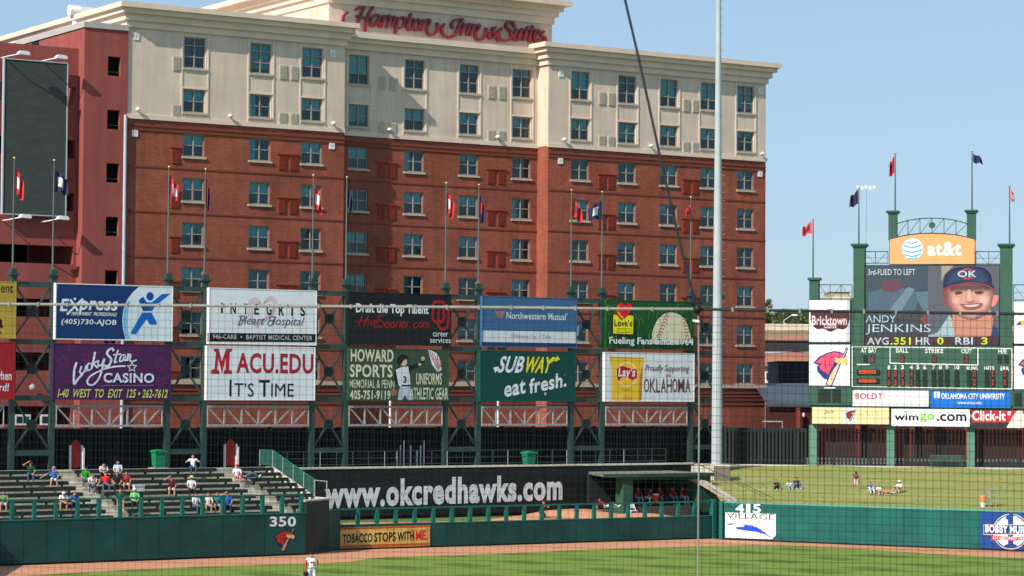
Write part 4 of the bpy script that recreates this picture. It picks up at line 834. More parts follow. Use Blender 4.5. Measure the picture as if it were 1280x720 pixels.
for (ya, za), (yb_, zb_) in zip(top, top[1:]):
    p_ = MB(); v = [(xg - .01, ya, za + .08), (xg - .01, yb_, zb_ + .08), (xg - .01, yb_, zb_ + .98), (xg - .01, ya, za + .98)]
    p_.add(v + [(xg + .01, b, c_) for a_, b, c_ in v], [(0, 1, 2, 3), (7, 6, 5, 4), (0, 4, 5, 1), (2, 6, 7, 3)]); part(gd, 'mesh_panel', p_, MG); part(gd, 'top_rail', MB().bar((xg, ya, za + 1.0), (xg, yb_, zb_ + 1.0), .05), TEALR)
for ya, za in top: part(gd, 'post', MB().box(xg - .03, xg + .03, ya - .03, ya + .03, za, za + 1.0), TRUSS)
# dark return wall at the end of the bleachers
p0, p1, p2 = gw(382, 694)[:2], gw(411, 690)[:2], gw(425, 688)[:2]
rw = thing('return_wall', 'dark shaded return wall between the bleachers and the bullpen', 'wall', W, (p0[0], p0[1], 0))
nq = Q.n[:2]
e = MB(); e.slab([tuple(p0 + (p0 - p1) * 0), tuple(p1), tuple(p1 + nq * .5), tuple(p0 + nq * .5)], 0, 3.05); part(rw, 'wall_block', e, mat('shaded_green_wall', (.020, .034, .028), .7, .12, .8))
e = MB(); e.slab([tuple(p0 + nq * .0 - Q.u[:2] * .05), tuple(p1 + (p1 - p0) * .02), tuple(p1 + nq * .55), tuple(p0 + nq * .55 - Q.u[:2] * .05)], 3.05, 3.14); part(rw, 'wall_cap', e, CONCL)
e = MB(); e.slab([tuple(p1 + (p2 - p1) * .01), tuple(p2), tuple(p2 + nq * 3), tuple(p1 + nq * 3 + (p2 - p1) * .01)], 0, 2.4); part(rw, 'low_block', e, TEALD)
gp = p1 + nq * .3
part(rw, 'rail_post', MB().tube((gp[0], gp[1], 3.14), (gp[0], gp[1], 4.15), .035, n=6), TRUSS)
part(rw, 'rail', MB().tube((gp[0], gp[1], 4.1), (Q.w(XE + .14, 4.1, 0)[0], Q.w(XE + .14, 4.1, 0)[1], 4.1), .03, n=6), TRUSS)
# ================================================================ BULLPEN
BH = 1.5
bw = thing('bullpen_wall', 'low dark green padded wall in front of the bullpen', 'wall', B, (0, 0, 0))
n = 26; pw2 = BL_ / n
for k in range(n): part(bw, 'wall_pad', MB().box(k * pw2 + .012, (k + 1) * pw2 - .012, 0, .12 - .012 * (k % 2), .1, BH - .05), TEALD)
part(bw, 'wall_core', MB().box(0, BL_, .125, .4, 0, BH - .06), BLACKP); part(bw, 'wall_cap', MB().box(0, BL_, -.02, .4, BH - .05, BH), TEALR)
br_ = thing('bullpen_rail', 'teal rail on square posts along the bullpen wall', 'railing', B, (0, .2, BH)); RH = 2.36
xa, xb = B.hit(447, 645, .2)[0], B.hit(868, 635, .2)[0]
for k in range(-1, 21):
    x = xa + (xb - xa) * k / 19
    if 0 < x < BL_ - .1: part(br_, 'post', MB().box(x - .11, x + .11, .1, .3, BH + .002, RH), TEALR)
part(br_, 'top_rail', MB().box(.02, BL_, .13, .27, RH, RH + .09), TEALR)
gt = thing('bullpen_gate', 'dark gate between two green posts where bullpen wall and outfield wall meet', 'gate', B, (BL_, 0, 0))
part(gt, 'post', MB().box(BL_ + .02, BL_ + .28, -.1, .3, 0, WH + .1), TEALR)
part(gt, 'gate_panel', MB().box(BL_ + .285, BL_ + .78, .1, .2, .05, WH - .05), mat('gate_mesh', (.012, .035, .03), .7, .1, 4))
sgn = thing('wall_sign', 'yellow and orange TOBACCO STOPS WITH ME. sign on the low green wall', 'sign', B, (0, 0, .3))
ta = Art(sgn, B, -.05); c = lambda *p: cv(420, 640, 9.14, p)
(xa, zt_), (xb, zb_) = B.hit(425.6, 659.5, -.05), B.hit(537.4, 682, -.05)
part(sgn, 'sign_panel', MB().box(xa, xb, -.05, -.003, B.hit(480, 684, -.05)[1], B.hit(480, 658, -.05)[1]), mat('mottled_yellow_print', rgb(206, 190, 110), .5, .1, .8, col2=rgb(190, 120, 60)))
OR = mat('orange_border_print', rgb(176, 84, 30), .5, .15, 1.5)
ta.poly(c((50, 178), (1070, 152), (1070, 175), (50, 204)), OR, 'orange_border'); ta.poly(c((52, 385), (1066, 350), (1066, 380), (52, 412)), OR, 'orange_border')
for x in (240, 450, 660, 870): ta.rect(*c((x - 2, 175))[0], *c((x + 2, 385))[0], paint(120, 90, 50), 'panel_joint')
ta.txt('TOBACCO', *c((75, 246))[0], *c((415, 352))[0], PB, .05, slope=.015); ta.txt('STOPS', *c((435, 232))[0], *c((682, 340))[0], PB, .05, slope=.015); ta.txt('WITH', *c((700, 222))[0], *c((890, 330))[0], PB, .05, slope=.015); ta.txt('ME.', *c((912, 212))[0], *c((1042, 322))[0], paint(196, 44, 30), .055, slope=.015); ta.done()
# banner wall
wy = -7.62; xA, xB = L.hit(386, 584, wy)[0], L.hit(868, 578, wy)[0]
bwl = thing('banner_wall', 'tall black cloth-covered wall bearing the white web address behind the bullpen', 'wall', L, (xA, wy, 0))
part(bwl, 'wall_core', MB().box(L.hit(330, 585, wy)[0], xB, wy + .02, wy + .4, .5, DECK + .26), BLACKP); part(bwl, 'ledge', MB().box(L.hit(330, 585, wy)[0], xB, wy - .1, wy + .3, DECK + .26, DECK + .38), CONCL)
xC = L.hit(785, 600, wy)[0]
part(bwl, 'banner', MB().box(xA, xC, wy - .05, wy + .0, 1.2, DECK + .14), BANNER)
a = Art(bwl, L, wy - .06); a.txt('www.okcredhawks.com', 406, 596.5, 703, 630.5, mat('scuffed_white_print', rgb(208, 211, 216), .5, .12, 2.0), .243, space=.99, name='lettering', slope=.012); a.done()
# concourse rail
rr = thing('concourse_rail', 'thin dark metal railing along the ledge above the web address banner', 'railing', L, (xA, wy, DECK + .38))
x0r, x1r = L.hit(338, 575, wy + .2)[0], L.hit(832, 575, wy + .2)[0]
for z in (1.0, .55, .15): part(rr, 'rail', MB().tube((x0r, wy + .2, DECK + .38 + z), (x1r, wy + .2, DECK + .38 + z), .022, n=5), STEEL)
n = 26
for k in range(n + 1): part(rr, 'post', MB().tube((x0r + (x1r - x0r) * k / n, wy + .2, DECK + .38), (x0r + (x1r - x0r) * k / n, wy + .2, DECK + 1.38), .028, n=5), TRUSS if k % 4 == 3 else STEEL)
# bullpen floor
FZ = .98
e = MB(); e.slab([tuple(B.w(.02, .42, 0)[:2]), tuple(B.w(BL_, .42, 0)[:2]), tuple(L.w(xB, wy + .1, 0)[:2]), tuple(L.w(L.hit(392, 620, wy)[0], wy + .1, 0)[:2]), tuple(p2 + nq * 3)], .3, FZ); struct('bullpen_grass', e, LAWN)
e = MB(); P = [gw(px, py, FZ) for px, py in ((428, 654), (470, 653), (560, 652), (640, 650.2), (660, 646), (720, 641), (790, 642), (860, 641), (868, 645), (770, 650), (640, 655), (560, 657.5), (470, 660), (430, 661))]
e.slab([tuple(p[:2]) for p in P], FZ - .1, FZ + .012); struct('bullpen_dirt', e, CLAY)
def mound(px, py, rx, ry, h, lab):
    p = gw(px, py, FZ); e = MB(); nr, na = 6, 24; vs = []; fs = []
    for j in range(nr + 1):
        r = 1 - j / nr
        for k in range(na):
            an = k * 2 * math.pi / na; wob = 1 + .06 * math.sin(3 * an + px); vs.append((p[0] + rx * r * wob * math.cos(an), p[1] + ry * r * wob * math.sin(an), FZ + .01 + h * (1 - r ** 2) * (1 if r < .6 else .95)))
    for j in range(nr):
        for k in range(na): fs.append((j * na + k, j * na + (k + 1) % na, (j + 1) * na + (k + 1) % na, (j + 1) * na + k))
    e.add(vs, fs, True); o = struct('pitching_mound', e, CLAY); return o
mound(722, 648, 4.2, 3.2, .62, ''); mound(672, 651, 3.2, 2.2, .36, ''); mound(800, 649, 3, 2.4, .4, '')
# dugout shelter
dg = thing('dugout_shelter', 'green bullpen shelter with a flat roof, left column and dark interior', 'shelter', L, (L.hit(780, 628, -12)[0], -12, FZ))
dy = -12.2; FD = 1.65
xl0, xc0, xc1, xr0, xr1 = [L.hit(p, 610, dy)[0] for p in (752, 776, 788, 868, 884)]
part(dg, 'roof_slab', MB().slab([(xl0, dy - .2), (xc1 + .2, dy - .6), (xr1, dy - .6), (xr1, wy - .12), (xl0 + 2.0, wy - .12)], 3.72, 3.9), mat('grey_green_roof', (.17, .19, .15), .8, .1, 1))
part(dg, 'roof_fascia', MB().slab([(xl0 - .06, dy - .3), (xc1 + .2, dy - .72), (xr1 + .05, dy - .72), (xr1 + .05, dy - .605), (xc1 + .2, dy - .605), (xl0 + .05, dy - .2)], 3.68, 3.915), mat('dull_green_fascia', (.035, .065, .05), .7, .1, 1))
part(dg, 'column', MB().box(xc0, xc1, dy - .3, dy + .6, 1.2, 3.71), SBG); part(dg, 'right_wall', MB().box(xr0, xr1, dy - .4, wy - .15, 1.2, 3.70), SBG)
part(dg, 'floor', MB().box(xc1 + .02, xr0, dy - .5, wy - .15, FZ, FD), mat('dark_floor', (.06, .06, .05), .9, .1, 2))
part(dg, 'back_panel', MB().box(xc0 + .3, xr0, wy - .3, wy - .16, FD, 3.7), mat('dugout_inner_paint', (.02, .03, .028), .8, .1, 2))
for z in (2.9,): part(dg, 'beam', MB().box(xc1, xr0, dy + .0, dy + .15, 3.45, 3.70), SBG)
db = thing('dugout_bench', 'long bench inside the bullpen shelter', 'bench', L, ((xc1 + xr0) / 2, dy + 1.0, FD)); part(db, 'seat_board', MB().box(xc1 + .2, xr0 - .1, dy + .7, dy + 1.15, FD + .40, FD + .46), STEEL)
for k in range(5): x = xc1 + .4 + (xr0 - xc1 - .8) * k / 4; part(db, 'leg', MB().box(x - .04, x + .04, dy + .75, dy + 1.1, FD, FD + .40), STEEL)
for k in range(9):
    tall_ = ['leftmost, short', 'second, tall', 'third', '', 'middle', '', 'third from right', 'second from right', 'rightmost'][k]
    px = 497 + k * 4.2; x = L.hit(px, 560, 2.05)[0]
    if k in (3, 5): continue
    zt_ = 5.2 + .35 * ((k * 7) % 3); solo('white_stake', tall_ + ' thin white stake at the black fence left of the SUBWAY sign', 'stake', L, (x, 2.1, DECK), MB().box(x - .04, x + .04, 2.1, 2.14, DECK, zt_), WHITE, 'thin white stakes at the fence')
# ================================================================ CENTRE FIELD WALL
cw = thing('centre_field_wall', 'bright teal outfield wall marked 415 in front of the grass berm', 'outfield wall', RF, (0, 0, 0)); RW = RL_ + 14
n = int(RW / 2.45)
for k in range(n): part(cw, 'wall_pad', MB().box(k * 2.45 + .008, (k + 1) * 2.45 - .008, 0, .12 - .01 * (k % 2), .12, WH - .07), TEAL)
part(cw, 'wall_core', MB().box(-.05, RW, .125, .4, 0, WH - .08), BLACKP); part(cw, 'wall_cap', MB().box(-.05, RW, -.03, .42, WH - .07, WH), mat('pale_teal_cap', (.08, .34, .28), .4, .08, 2)); part(cw, 'base_board', MB().box(-.05, RW, -.02, .12, 0, .12), BLACK)
part(cw, 'end_post', MB().box(-.32, -.06, -.12, .4, 0, WH + .04), TEALR)
a = Art(cw, RF, -.004)
for ch, x0, x1 in (('4', 919.3, 930), ('1', 932.3, 937.8), ('5', 941, 951.3)): a.txt(ch, x0, 629.8, x1, 641.3, paint(236, 242, 244), .055)
a.done()
sg2 = thing('wall_sign', 'white VILLAGE sign with a blue swoosh under the 415 on the teal wall', 'sign', RF, (0, 0, .2)); yo = -.05
xa, xb = RF.hit(906.8, 655, yo)[0], RF.hit(969.6, 655, yo)[0]; za, zb = RF.hit(938, 673, yo)[1], RF.hit(938, 641.6, yo)[1]
part(sg2, 'sign_panel', MB().prism([(xa, za), (xb - .25, za), (xb, za + .25), (xb, zb), (xa, zb)], yo, -.005), paint(246, 248, 250)); a = Art(sg2, RF, yo); c = lambda *p: cv(900, 620, 10.29, p)
a.txt('VILLAGE', *c((88, 224))[0], *c((692, 298))[0], PB, .0, space=1.02); a.txt('TOURS & TRAVEL', *c((98, 306))[0], *c((690, 334))[0], paint(190, 195, 205), 0, space=1.3)
a.poly(c((90, 358), (150, 350), (215, 358), (150, 370), (95, 374)), paint(60, 66, 150), 'swoosh'); a.poly(c((190, 402), (300, 392), (318, 380), (270, 358), (390, 375), (490, 405), (520, 430), (580, 465), (600, 488), (665, 530), (650, 534), (580, 495), (470, 462), (400, 456), (230, 430)), paint(30, 78, 222), 'swoosh'); a.done()
sg3 = thing('wall_sign', 'royal blue sign with round white number 1 emblem right on the teal wall', 'sign', RF, (0, 0, .2))
xa, xb = RF.hit(1225.5, 665, yo)[0], RF.hit(1306, 665, yo)[0]; BLU = paint(18, 66, 140)
part(sg3, 'sign_panel', MB().box(xa, xb, yo, -.005, .14, WH - .09), BLU); a = Art(sg3, RF, yo); c = lambda *p: cv(1200, 620, 9, p)
GLD = paint(196, 180, 130); WT = paint(238, 240, 246)
a.ell(*c((572, 400))[0], 22.8, 22.5, GLD, 'emblem_ring', n=32); a.ell(*c((572, 400))[0], 21.4, 21.2, BLU, 'emblem_ring', n=32); a.ell(*c((572, 400))[0], 20.0, 19.8, WT, 'emblem_disc', n=32)
a.poly(c((505, 250), (560, 195), (600, 195), (602, 540), (640, 548), (640, 580), (500, 580), (500, 552), (540, 540), (540, 270)), BLU, 'number_one')
a.poly(c((262, 320), (880, 320), (880, 432), (345, 438), (262, 436)), GLD, 'name_band'); a.poly(c((272, 328), (880, 328), (880, 424), (272, 428)), BLU, 'name_band'); a.txt('BOBBY MURCER', *c((286, 334))[0], *c((880, 420))[0], WT, .04)
a.poly(c((340, 432), (480, 452), (600, 468), (720, 452), (800, 450), (800, 492), (700, 495), (600, 505), (480, 490), (345, 500), (360, 470)), paint(206, 60, 84), 'ribbon'); a.txt('ESTABLISHED 1998', *c((372, 452))[0], *c((740, 490))[0], WT, 0); a.done()
# ================================================================ GRASS BERM
def berm_pt(s_, t_):
    l0 = np.array(gw(896, 650, 1.6)[:2]); l1 = np.array(S.w(S.hit(880, 578, 0)[0], -.4, 0)[:2])
    l0 = np.array(RF.w(-.3, .42, 0)[:2]); r0 = np.array(RF.w(34, .42, 0)[:2]); r1 = np.array(S.w(24, -.4, 0)[:2])
    p = (l0 * (1 - s_) + r0 * s_) * (1 - t_) + (l1 * (1 - s_) + r1 * s_) * t_
    z = 2.15 + 1.95 * (t_ ** 1.15) - .16 * math.exp(-((t_ - .34) / .035) ** 2) + .12 * math.exp(-((t_ - .42) / .05) ** 2)
    return p[0], p[1], z + .04 * math.sin(p[0] * .9 + p[1] * .5)
e = MB(); ns, ntt = 60, 40; e.add([berm_pt(i / ns, j / ntt) for i in range(ns + 1) for j in range(ntt + 1)], [(i * (ntt + 1) + j, (i + 1) * (ntt + 1) + j, (i + 1) * (ntt + 1) + j + 1, i * (ntt + 1) + j + 1) for i in range(ns) for j in range(ntt)], True)
struct('grass_berm', e, BERMG)
def berm_at(px, py):       # point of the berm under a pixel
    best = None
    for i in range(121):
        for j in range(121):
            p = berm_pt(i / 120, j / 120); d = np.array(p) - CAM; z = d @ CF; X = 640 + F * (d @ CR) / z; Y = 360 - F * (d @ CU) / z
            q_ = (X - px) ** 2 + (Y - py) ** 2
            if best is None or q_ < best[0]: best = (q_, p)
    return best[1]
e = MB()   # pale strip between berm and fence
e.slab([tuple(S.w(-18, -.4, 0)[:2]), tuple(S.w(24, -.4, 0)[:2]), tuple(S.w(24, 1.3, 0)[:2]), tuple(S.w(-18, 1.3, 0)[:2])], DECK - .3, DECK + .06); struct('concrete_path', e, CONCL)
# tufts along the wall foot of the berm
e = MB(); rg = random.Random(5)
for k in range(1800):
    p = berm_pt(rg.random(), rg.random() ** 1.3 * .96); h = rg.uniform(.03, .07); an = rg.random() * 6.28; dx, dy_ = math.cos(an) * .09, math.sin(an) * .09
    e.add([(p[0] - dx, p[1] - dy_, p[2] - .02), (p[0] + dx, p[1] + dy_, p[2] - .02), (p[0] + dx * .2, p[1] + rg.uniform(-.05, .05), p[2] + h)], [(0, 1, 2)])
o = bpy.data.objects.new('grass_tufts', e.mesh('grass_tufts', TUFT)); C.objects.link(o); o['kind'] = 'stuff'; meta(o, 'short dry grass tufts growing on the berm', 'grass')
# light pole on its concrete block, ramp
bp = berm_at(903, 600); LPx, LPy = bp[0], bp[1]
lp = gw(896, 582, 4.05); LX, LY = lp[0] * 1.0, lp[1]
bx = Vector(berm_at(903, 601.5))
blk = thing('concrete_block', 'brown concrete block at the foot of the tall light pole', 'block', W, (bx[0], bx[1], bx[2]))
part(blk, 'block_body', MB().box(bx[0] - .55, bx[0] + .52, bx[1], bx[1] + 1.6, bx[2] - .3, bx[2] + 1.02), mat('brown_concrete', (.20, .15, .12), .9, .15, 2)); part(blk, 'block_top', MB().box(bx[0] - .58, bx[0] + .55, bx[1] - .03, bx[1] + 1.65, bx[2] + 1.02, bx[2] + 1.08), CONCL)
wl = at_(864, 590, bx[1] + .9); rt = thing('retaining_wall', 'pale concrete retaining wall between the bullpen shelter and the light pole', 'wall', W, (wl[0], bx[1] + .9, bx[2]))
part(rt, 'wall_body', MB().prism([(wl[0], bx[2] - .6), (bx[0] - .57, bx[2] - .3), (bx[0] - .57, bx[2] + 1.0), (wl[0], bx[2] + 1.0)], bx[1] + .6, bx[1] + 1.0), CONCL)
pl = thing('light_pole', 'tall tapered white steel stadium light pole with climbing pegs', 'light pole', W, (LX, LY, 4.05)); 
part(pl, 'shaft', MB().tube((LX, LY, 4.05), (LX, LY, 24), .41, .285, 24, cap=False).tube((LX, LY, 24), (LX, LY, 48), .275, .13, 24), POLEM); part(pl, 'base_plate', MB().lathe((LX, LY, 4.05), [(.62, 0), (.62, .1), (.45, .12)], 16), TRUSS)
pg = MB(); z = 13.0; 
while z < 46: 
    rr_ = .41 - (z - 4) * .0064; pg.tube((LX + rr_ * .9, LY - .03, z), (LX + rr_ + .2, LY - .03, z), .018, n=5); z += .62
part(pl, 'climbing_pegs', pg, TRUSS, kind='stuff')
xx = MB()
for k in range(6): xx.box(LX - 2.4 + k * .85, LX - 1.8 + k * .85, LY - .6, LY - .1, 47.2, 47.9)
part(pl, 'lamp_head', xx, TRUSS, kind='stuff'); part(pl, 'lamp_bar', MB().box(LX - 2.6, LX + 2.6, LY - .1, LY + .1, 47.0, 47.15), TRUSS)
# sloping kerb and handrails at the left edge of the berm
rm = thing('sloping_kerb', 'pale sloping concrete kerb running down the left edge of the berm', 'kerb', W, gw(900, 620, 2.4))
pts = [(862, 596, 3.6), (880, 604, 3.2), (900, 616, 2.7), (917, 627, 2.35)]; P = [gw(*p) for p in pts]
for p, q in zip(P, P[1:]): part(rm, 'kerb_piece', MB().bar(p, q, .42, .3), CONC)
hr = thing('stair_handrail', 'thin dark handrail running down beside the bullpen shelter', 'handrail', W, gw(900, 600, 3))
for off in (0, 1):
    A_, B_, C_ = gw(858 + 6 * off, 572 + 5 * off, 5.05), gw(905 + 14 * off, 596 + 4 * off, 4.2), gw(955 + 12 * off, 621 + 2 * off, 3.1)
    part(hr, 'rail', MB().tube(A_, B_, .018, n=5).tube(B_, C_, .018, n=5), STEEL)
    for t_ in (.2, .5, .8): 
        for u_, v_ in ((A_, B_), (B_, C_)): m_ = u_ * (1 - t_) + v_ * t_; part(hr, 'rail_post', MB().tube(m_, m_ - np.array([0, 0, 1.0]), .014, n=5), STEEL)
# ================================================================ SCOREBOARD
sb = thing('scoreboard', 'large green scoreboard with video screen, inning grid and arched orange sign on top', 'scoreboard', S, (0, 0, DECK))
sh = lambda px, py=460, y=0: S.hit(px, py, y)
def sbox(par, nm, x0, y0, x1, y1, m, ya=0., yb=.6, ref=None):
    xa, xb = sh(x0, (y0 + y1) / 2, ya)[0], sh(x1, (y0 + y1) / 2, ya)[0]; zb_ = sh((x0 + x1) / 2, y1, ya)[1]; zt_ = sh((x0 + x1) / 2, y0, ya)[1]
    part(par, nm, MB().box(xa, xb, ya, yb, zb_, zt_), m); return xa, xb, zb_, zt_
for px in (1016, 1113, 1213.5, 1312): x = sh(px, 560, .3)[0]; part(sb, 'support_post', MB().box(x - .28, x + .28, .3, .86, DECK - .1, sh(px, 531, .3)[1]), SBGL)
for x0, x1, yt in ((1066.5, 1080.5, 309), (1250, 1265, 309)):
    xa, xb, z0_, z1_ = sbox(sb, 'side_tower', x0, yt, x1, 433, SBG, -.1, 1.2)
    zc_ = z1_; part(sb, 'tower_cap', MB().box(xa - .08, xb + .08, -.2, 1.3, zc_, zc_ + .12).box(xa - .18, xb + .18, -.3, 1.4, zc_ + .12, zc_ + .26), SBG)
for x0, x1, yt in ((1110.5, 1121, 267), (1208.5, 1219.5, 266)):
    xa, xb, z0_, z1_ = sbox(sb, 'upper_pier', x0, yt, x1, 300, SBG, .35, 1.2); part(sb, 'pier_cap', MB().box(xa - .08, xb + .08, .25, 1.3, z1_, z1_ + .1).box(xa - .16, xb + .16, .17, 1.38, z1_ + .1, z1_ + .22), SBG)
xa, xb, z0_, z1_ = sbox(sb, 'outer_pier', 1011.5, 350, 1023, 375, SBG, .0, 1.0); part(sb, 'pier_cap', MB().box(xa - .12, xb + .12, -.12, 1.12, z1_, z1_ + .18), SBG)
xa, xb, z0_, z1_ = sbox(sb, 'outer_pier', 1309, 350, 1320, 375, SBG, .0, 1.0)
sbox(sb, 'backing_frame', 1081, 331, 1250, 433, mat('screen_surround', (.02, .03, .028), .5, .1, 2), .05, 1.1)
# video screen
scr = thing('video_screen', 'video screen showing a capped player portrait and batting figures', 'video screen', S, (0, -.05, 8)); EM = 1.0
xa, xb = sh(1082.5, 380, -.02)[0], sh(1249, 380, -.02)[0]; zs0, zs1 = sh(1165, 431.5, -.02)[1], sh(1165, 332, -.02)[1]
def LP(r, g, b): return paint(int(r * .86), int(g * .86), int(b * .86), emit=.45)
part(scr, 'screen_face', MB().box(xa, xb, -.02, .045, zs0, zs1), LP(64, 78, 88)); a = Art(scr, S, -.022); c = lambda *p: cv(1060, 310, 3.6, p); d_ = lambda *p: cv(1160, 325, 6.26, p)
a.poly(c((78, 82), (418, 82), (416, 292), (80, 296)), LP(58, 72, 84), 'screen_background')
a.poly(c((90, 200), (200, 170), (330, 200), (300, 280), (90, 285)), LP(70, 92, 110), 'screen_background'); a.poly(c((185, 280), (270, 175), (300, 185), (240, 285)), LP(100, 124, 138), 'screen_background'); a.poly(c((150, 150), (230, 140), (250, 180), (200, 200), (150, 190)), LP(96, 60, 76), 'screen_background'); a.poly(c((300, 200), (412, 190), (412, 285), (340, 288)), LP(84, 106, 122), 'screen_background')
a.poly(c((78, 300), (420, 300), (420, 398), (78, 398)), LP(62, 62, 72), 'screen_background'); a.poly(c((320, 320), (365, 300), (400, 330), (350, 345)), LP(140, 60, 66), 'screen_background')
a.poly(d_((0, 45), (560, 45), (556, 600), (0, 600)), LP(84, 88, 98), 'portrait_background'); a.poly(d_((105, 45), (200, 45), (130, 110), (105, 170)), LP(150, 140, 130), 'portrait_background')
a.poly(d_((0, 590), (75, 570), (165, 430), (200, 480), (210, 600), (0, 600)), LP(150, 176, 184), 'portrait_shirt'); a.poly(d_((500, 500), (545, 530), (552, 600), (480, 600)), LP(34, 62, 110), 'portrait_shirt')
a.poly(d_((195, 380), (480, 370), (500, 560), (450, 600), (210, 600)), LP(186, 128, 110), 'portrait_neck', sm=2)
a.poly(d_((500, 280), (545, 275), (550, 310), (515, 365), (492, 350)), LP(206, 128, 118), 'portrait_ear', sm=2); a.poly(d_((110, 240), (150, 230), (165, 370), (125, 350)), LP(120, 70, 66), 'portrait_ear', sm=2)

def blend(A, B_, ca, cb, n, nm, sm=2):
    for k in range(n):
        t_ = k / (n - 1); a.poly(d_(*[(x0 + (x1 - x0) * t_, y0 + (y1 - y0) * t_) for (x0, y0), (x1, y1) in zip(A, B_)]), LP(*[int(u + (v - u) * t_) for u, v in zip(ca, cb)]), nm, sm)
blend([(150, 200), (320, 180), (500, 205), (502, 330), (470, 405), (415, 452), (340, 470), (250, 445), (188, 395), (152, 320)], [(200, 262), (330, 250), (455, 262), (462, 325), (440, 375), (395, 415), (345, 430), (275, 410), (232, 370), (205, 320)], (128, 88, 84), (196, 146, 132), 7, 'portrait_face')
blend([(185, 285), (225, 270), (265, 300), (255, 350), (215, 365), (190, 330)], [(210, 305), (225, 298), (240, 310), (236, 330), (220, 335), (208, 320)], (190, 138, 124), (216, 160, 148), 4, 'portrait_cheek')
blend([(375, 280), (440, 268), (482, 290), (475, 345), (430, 365), (385, 330)], [(410, 300), (435, 292), (455, 305), (450, 330), (430, 340), (415, 320)], (192, 142, 128), (226, 176, 160), 4, 'portrait_cheek')
blend([(165, 205), (320, 190), (500, 212), (495, 246), (400, 236), (330, 250), (250, 238), (170, 252)], [(180, 208), (320, 198), (485, 215), (480, 226), (400, 222), (330, 226), (250, 224), (185, 232)], (136, 96, 92), (88, 62, 66), 4, 'portrait_brim_shade')
blend([(205, 252), (250, 240), (275, 256), (245, 270), (212, 270)], [(222, 256), (246, 250), (262, 257), (244, 263), (226, 263)], (118, 80, 78), (62, 44, 46), 3, 'portrait_eye')
blend([(360, 250), (400, 238), (440, 248), (420, 266), (372, 266)], [(376, 253), (402, 246), (424, 252), (410, 260), (382, 260)], (122, 84, 80), (64, 46, 48), 3, 'portrait_eye')
blend([(305, 235), (332, 232), (345, 285), (365, 318), (325, 332), (292, 320)], [(318, 250), (328, 248), (336, 290), (342, 305), (325, 312), (308, 305)], (184, 132, 118), (218, 168, 152), 4, 'portrait_nose'); a.poly(d_((296, 322), (328, 334), (362, 320), (350, 334), (310, 336)), LP(130, 84, 78), 'portrait_nose', sm=2)
a.poly(d_((248, 344), (330, 343), (428, 336), (405, 376), (330, 392), (278, 378)), LP(138, 84, 80), 'portrait_mouth', sm=2); a.poly(d_((280, 353), (330, 352), (400, 347), (378, 362), (330, 368), (298, 363)), LP(200, 188, 188), 'portrait_teeth', sm=2)
blend([(250, 400), (340, 405), (430, 392), (400, 440), (340, 462), (285, 445)], [(300, 412), (340, 412), (385, 406), (370, 430), (340, 440), (312, 430)], (160, 116, 106), (190, 140, 126), 3, 'portrait_chin')
blend([(118, 225), (130, 130), (190, 70), (310, 50), (430, 60), (490, 110), (500, 180), (525, 235), (420, 200), (300, 185), (190, 200)], [(170, 180), (180, 130), (225, 90), (310, 72), (390, 80), (430, 115), (440, 160), (440, 175), (400, 165), (300, 155), (215, 165)], (22, 34, 62), (42, 60, 98), 5, 'portrait_cap')
a.stroke(d_((118, 228), (200, 200), (320, 180), (440, 195), (525, 235)), 1.5, LP(164, 44, 60), 'portrait_cap_brim'); a.stroke([(x_ + 0, y_) for x_, y_ in [(d_((308, 108))[0][0] + 7.6 * math.cos(R(k * 30)), d_((308, 108))[0][1] + 6.2 * math.sin(R(k * 30))) for k in range(13)]], 1.8, LP(176, 60, 70), 'cap_emblem', sm=2); a.txt('OK', *d_((232, 84))[0], *d_((380, 134))[0], LP(176, 196, 196), .02, name='cap_emblem')
TL = LP(170, 196, 206)
a.txt('3rd-FLIED TO LEFT', *c((90, 95))[0], *c((303, 122))[0], LP(200, 206, 214), .0); a.txt('ANDY', *c((80, 303))[0], *c((216, 335))[0], TL, .0); a.txt('JENKINS', *c((80, 343))[0], *c((372, 390))[0], TL, .0)
a.rect(*c((78, 399))[0], *c((678, 440))[0], LP(72, 44, 50), 'stats_bar')
YG = LP(196, 220, 40)
for t_, x0, x1, m in (('AVG', 86, 184, TL), ('.351', 192, 283, YG), ('HR', 305, 370, TL), ('0', 402, 430, YG), ('RBI', 482, 562, TL), ('3', 600, 628, YG)): a.txt(t_, *c((x0, 402))[0], *c((x1, 435))[0], m, .02)
a.done()
# line score
xa, xb, z0_, z1_ = sbox(sb, 'line_score_panel', 1065.5, 432.6, 1265, 486.5, SBG, -.08, .9)
a = Art(sb, S, -.081); c = lambda *p: cv(1060, 425, 5.818, p); WL = paint(222, 226, 222)
def loop(pts, wd, m): a.stroke(c(*pts), wd, m, 'white_outline', sm=0)
loop([(28, 48), (1192, 62)], 1.0, WL); loop([(28, 338), (1192, 356)], 1.0, WL); loop([(30, 48), (30, 338)], 1.0, WL); loop([(1192, 62), (1192, 356)], 1.0, WL); loop([(305, 50), (305, 168)], 1.2, WL); loop([(305, 168), (945, 182)], 1.2, WL); loop([(945, 182), (945, 58)], 1.2, WL); loop([(305, 51), (945, 58)], 1.0, WL)
for t_, x0, x1, y0 in (('AT BAT', 92, 210, 58), ('BALL', 350, 438, 58), ('STRIKE', 562, 692, 62), ('OUT', 824, 900, 64), ('H/E', 1092, 1156, 66)): a.txt(t_, *c((x0, y0))[0], *c((x1, y0 + 34))[0], WL, .04)
for t_, x in zip(['1', '2', '3', '4', '5', '6', '7', '8', '9', '10'], (298, 344, 396, 460, 508, 558, 624, 672, 720, 792)): w_ = 8 if t_ == '1' else (18 if len(t_) > 1 else 11); a.txt(t_, *c((x - w_, 182))[0], *c((x + w_, 214))[0], WL, .03)
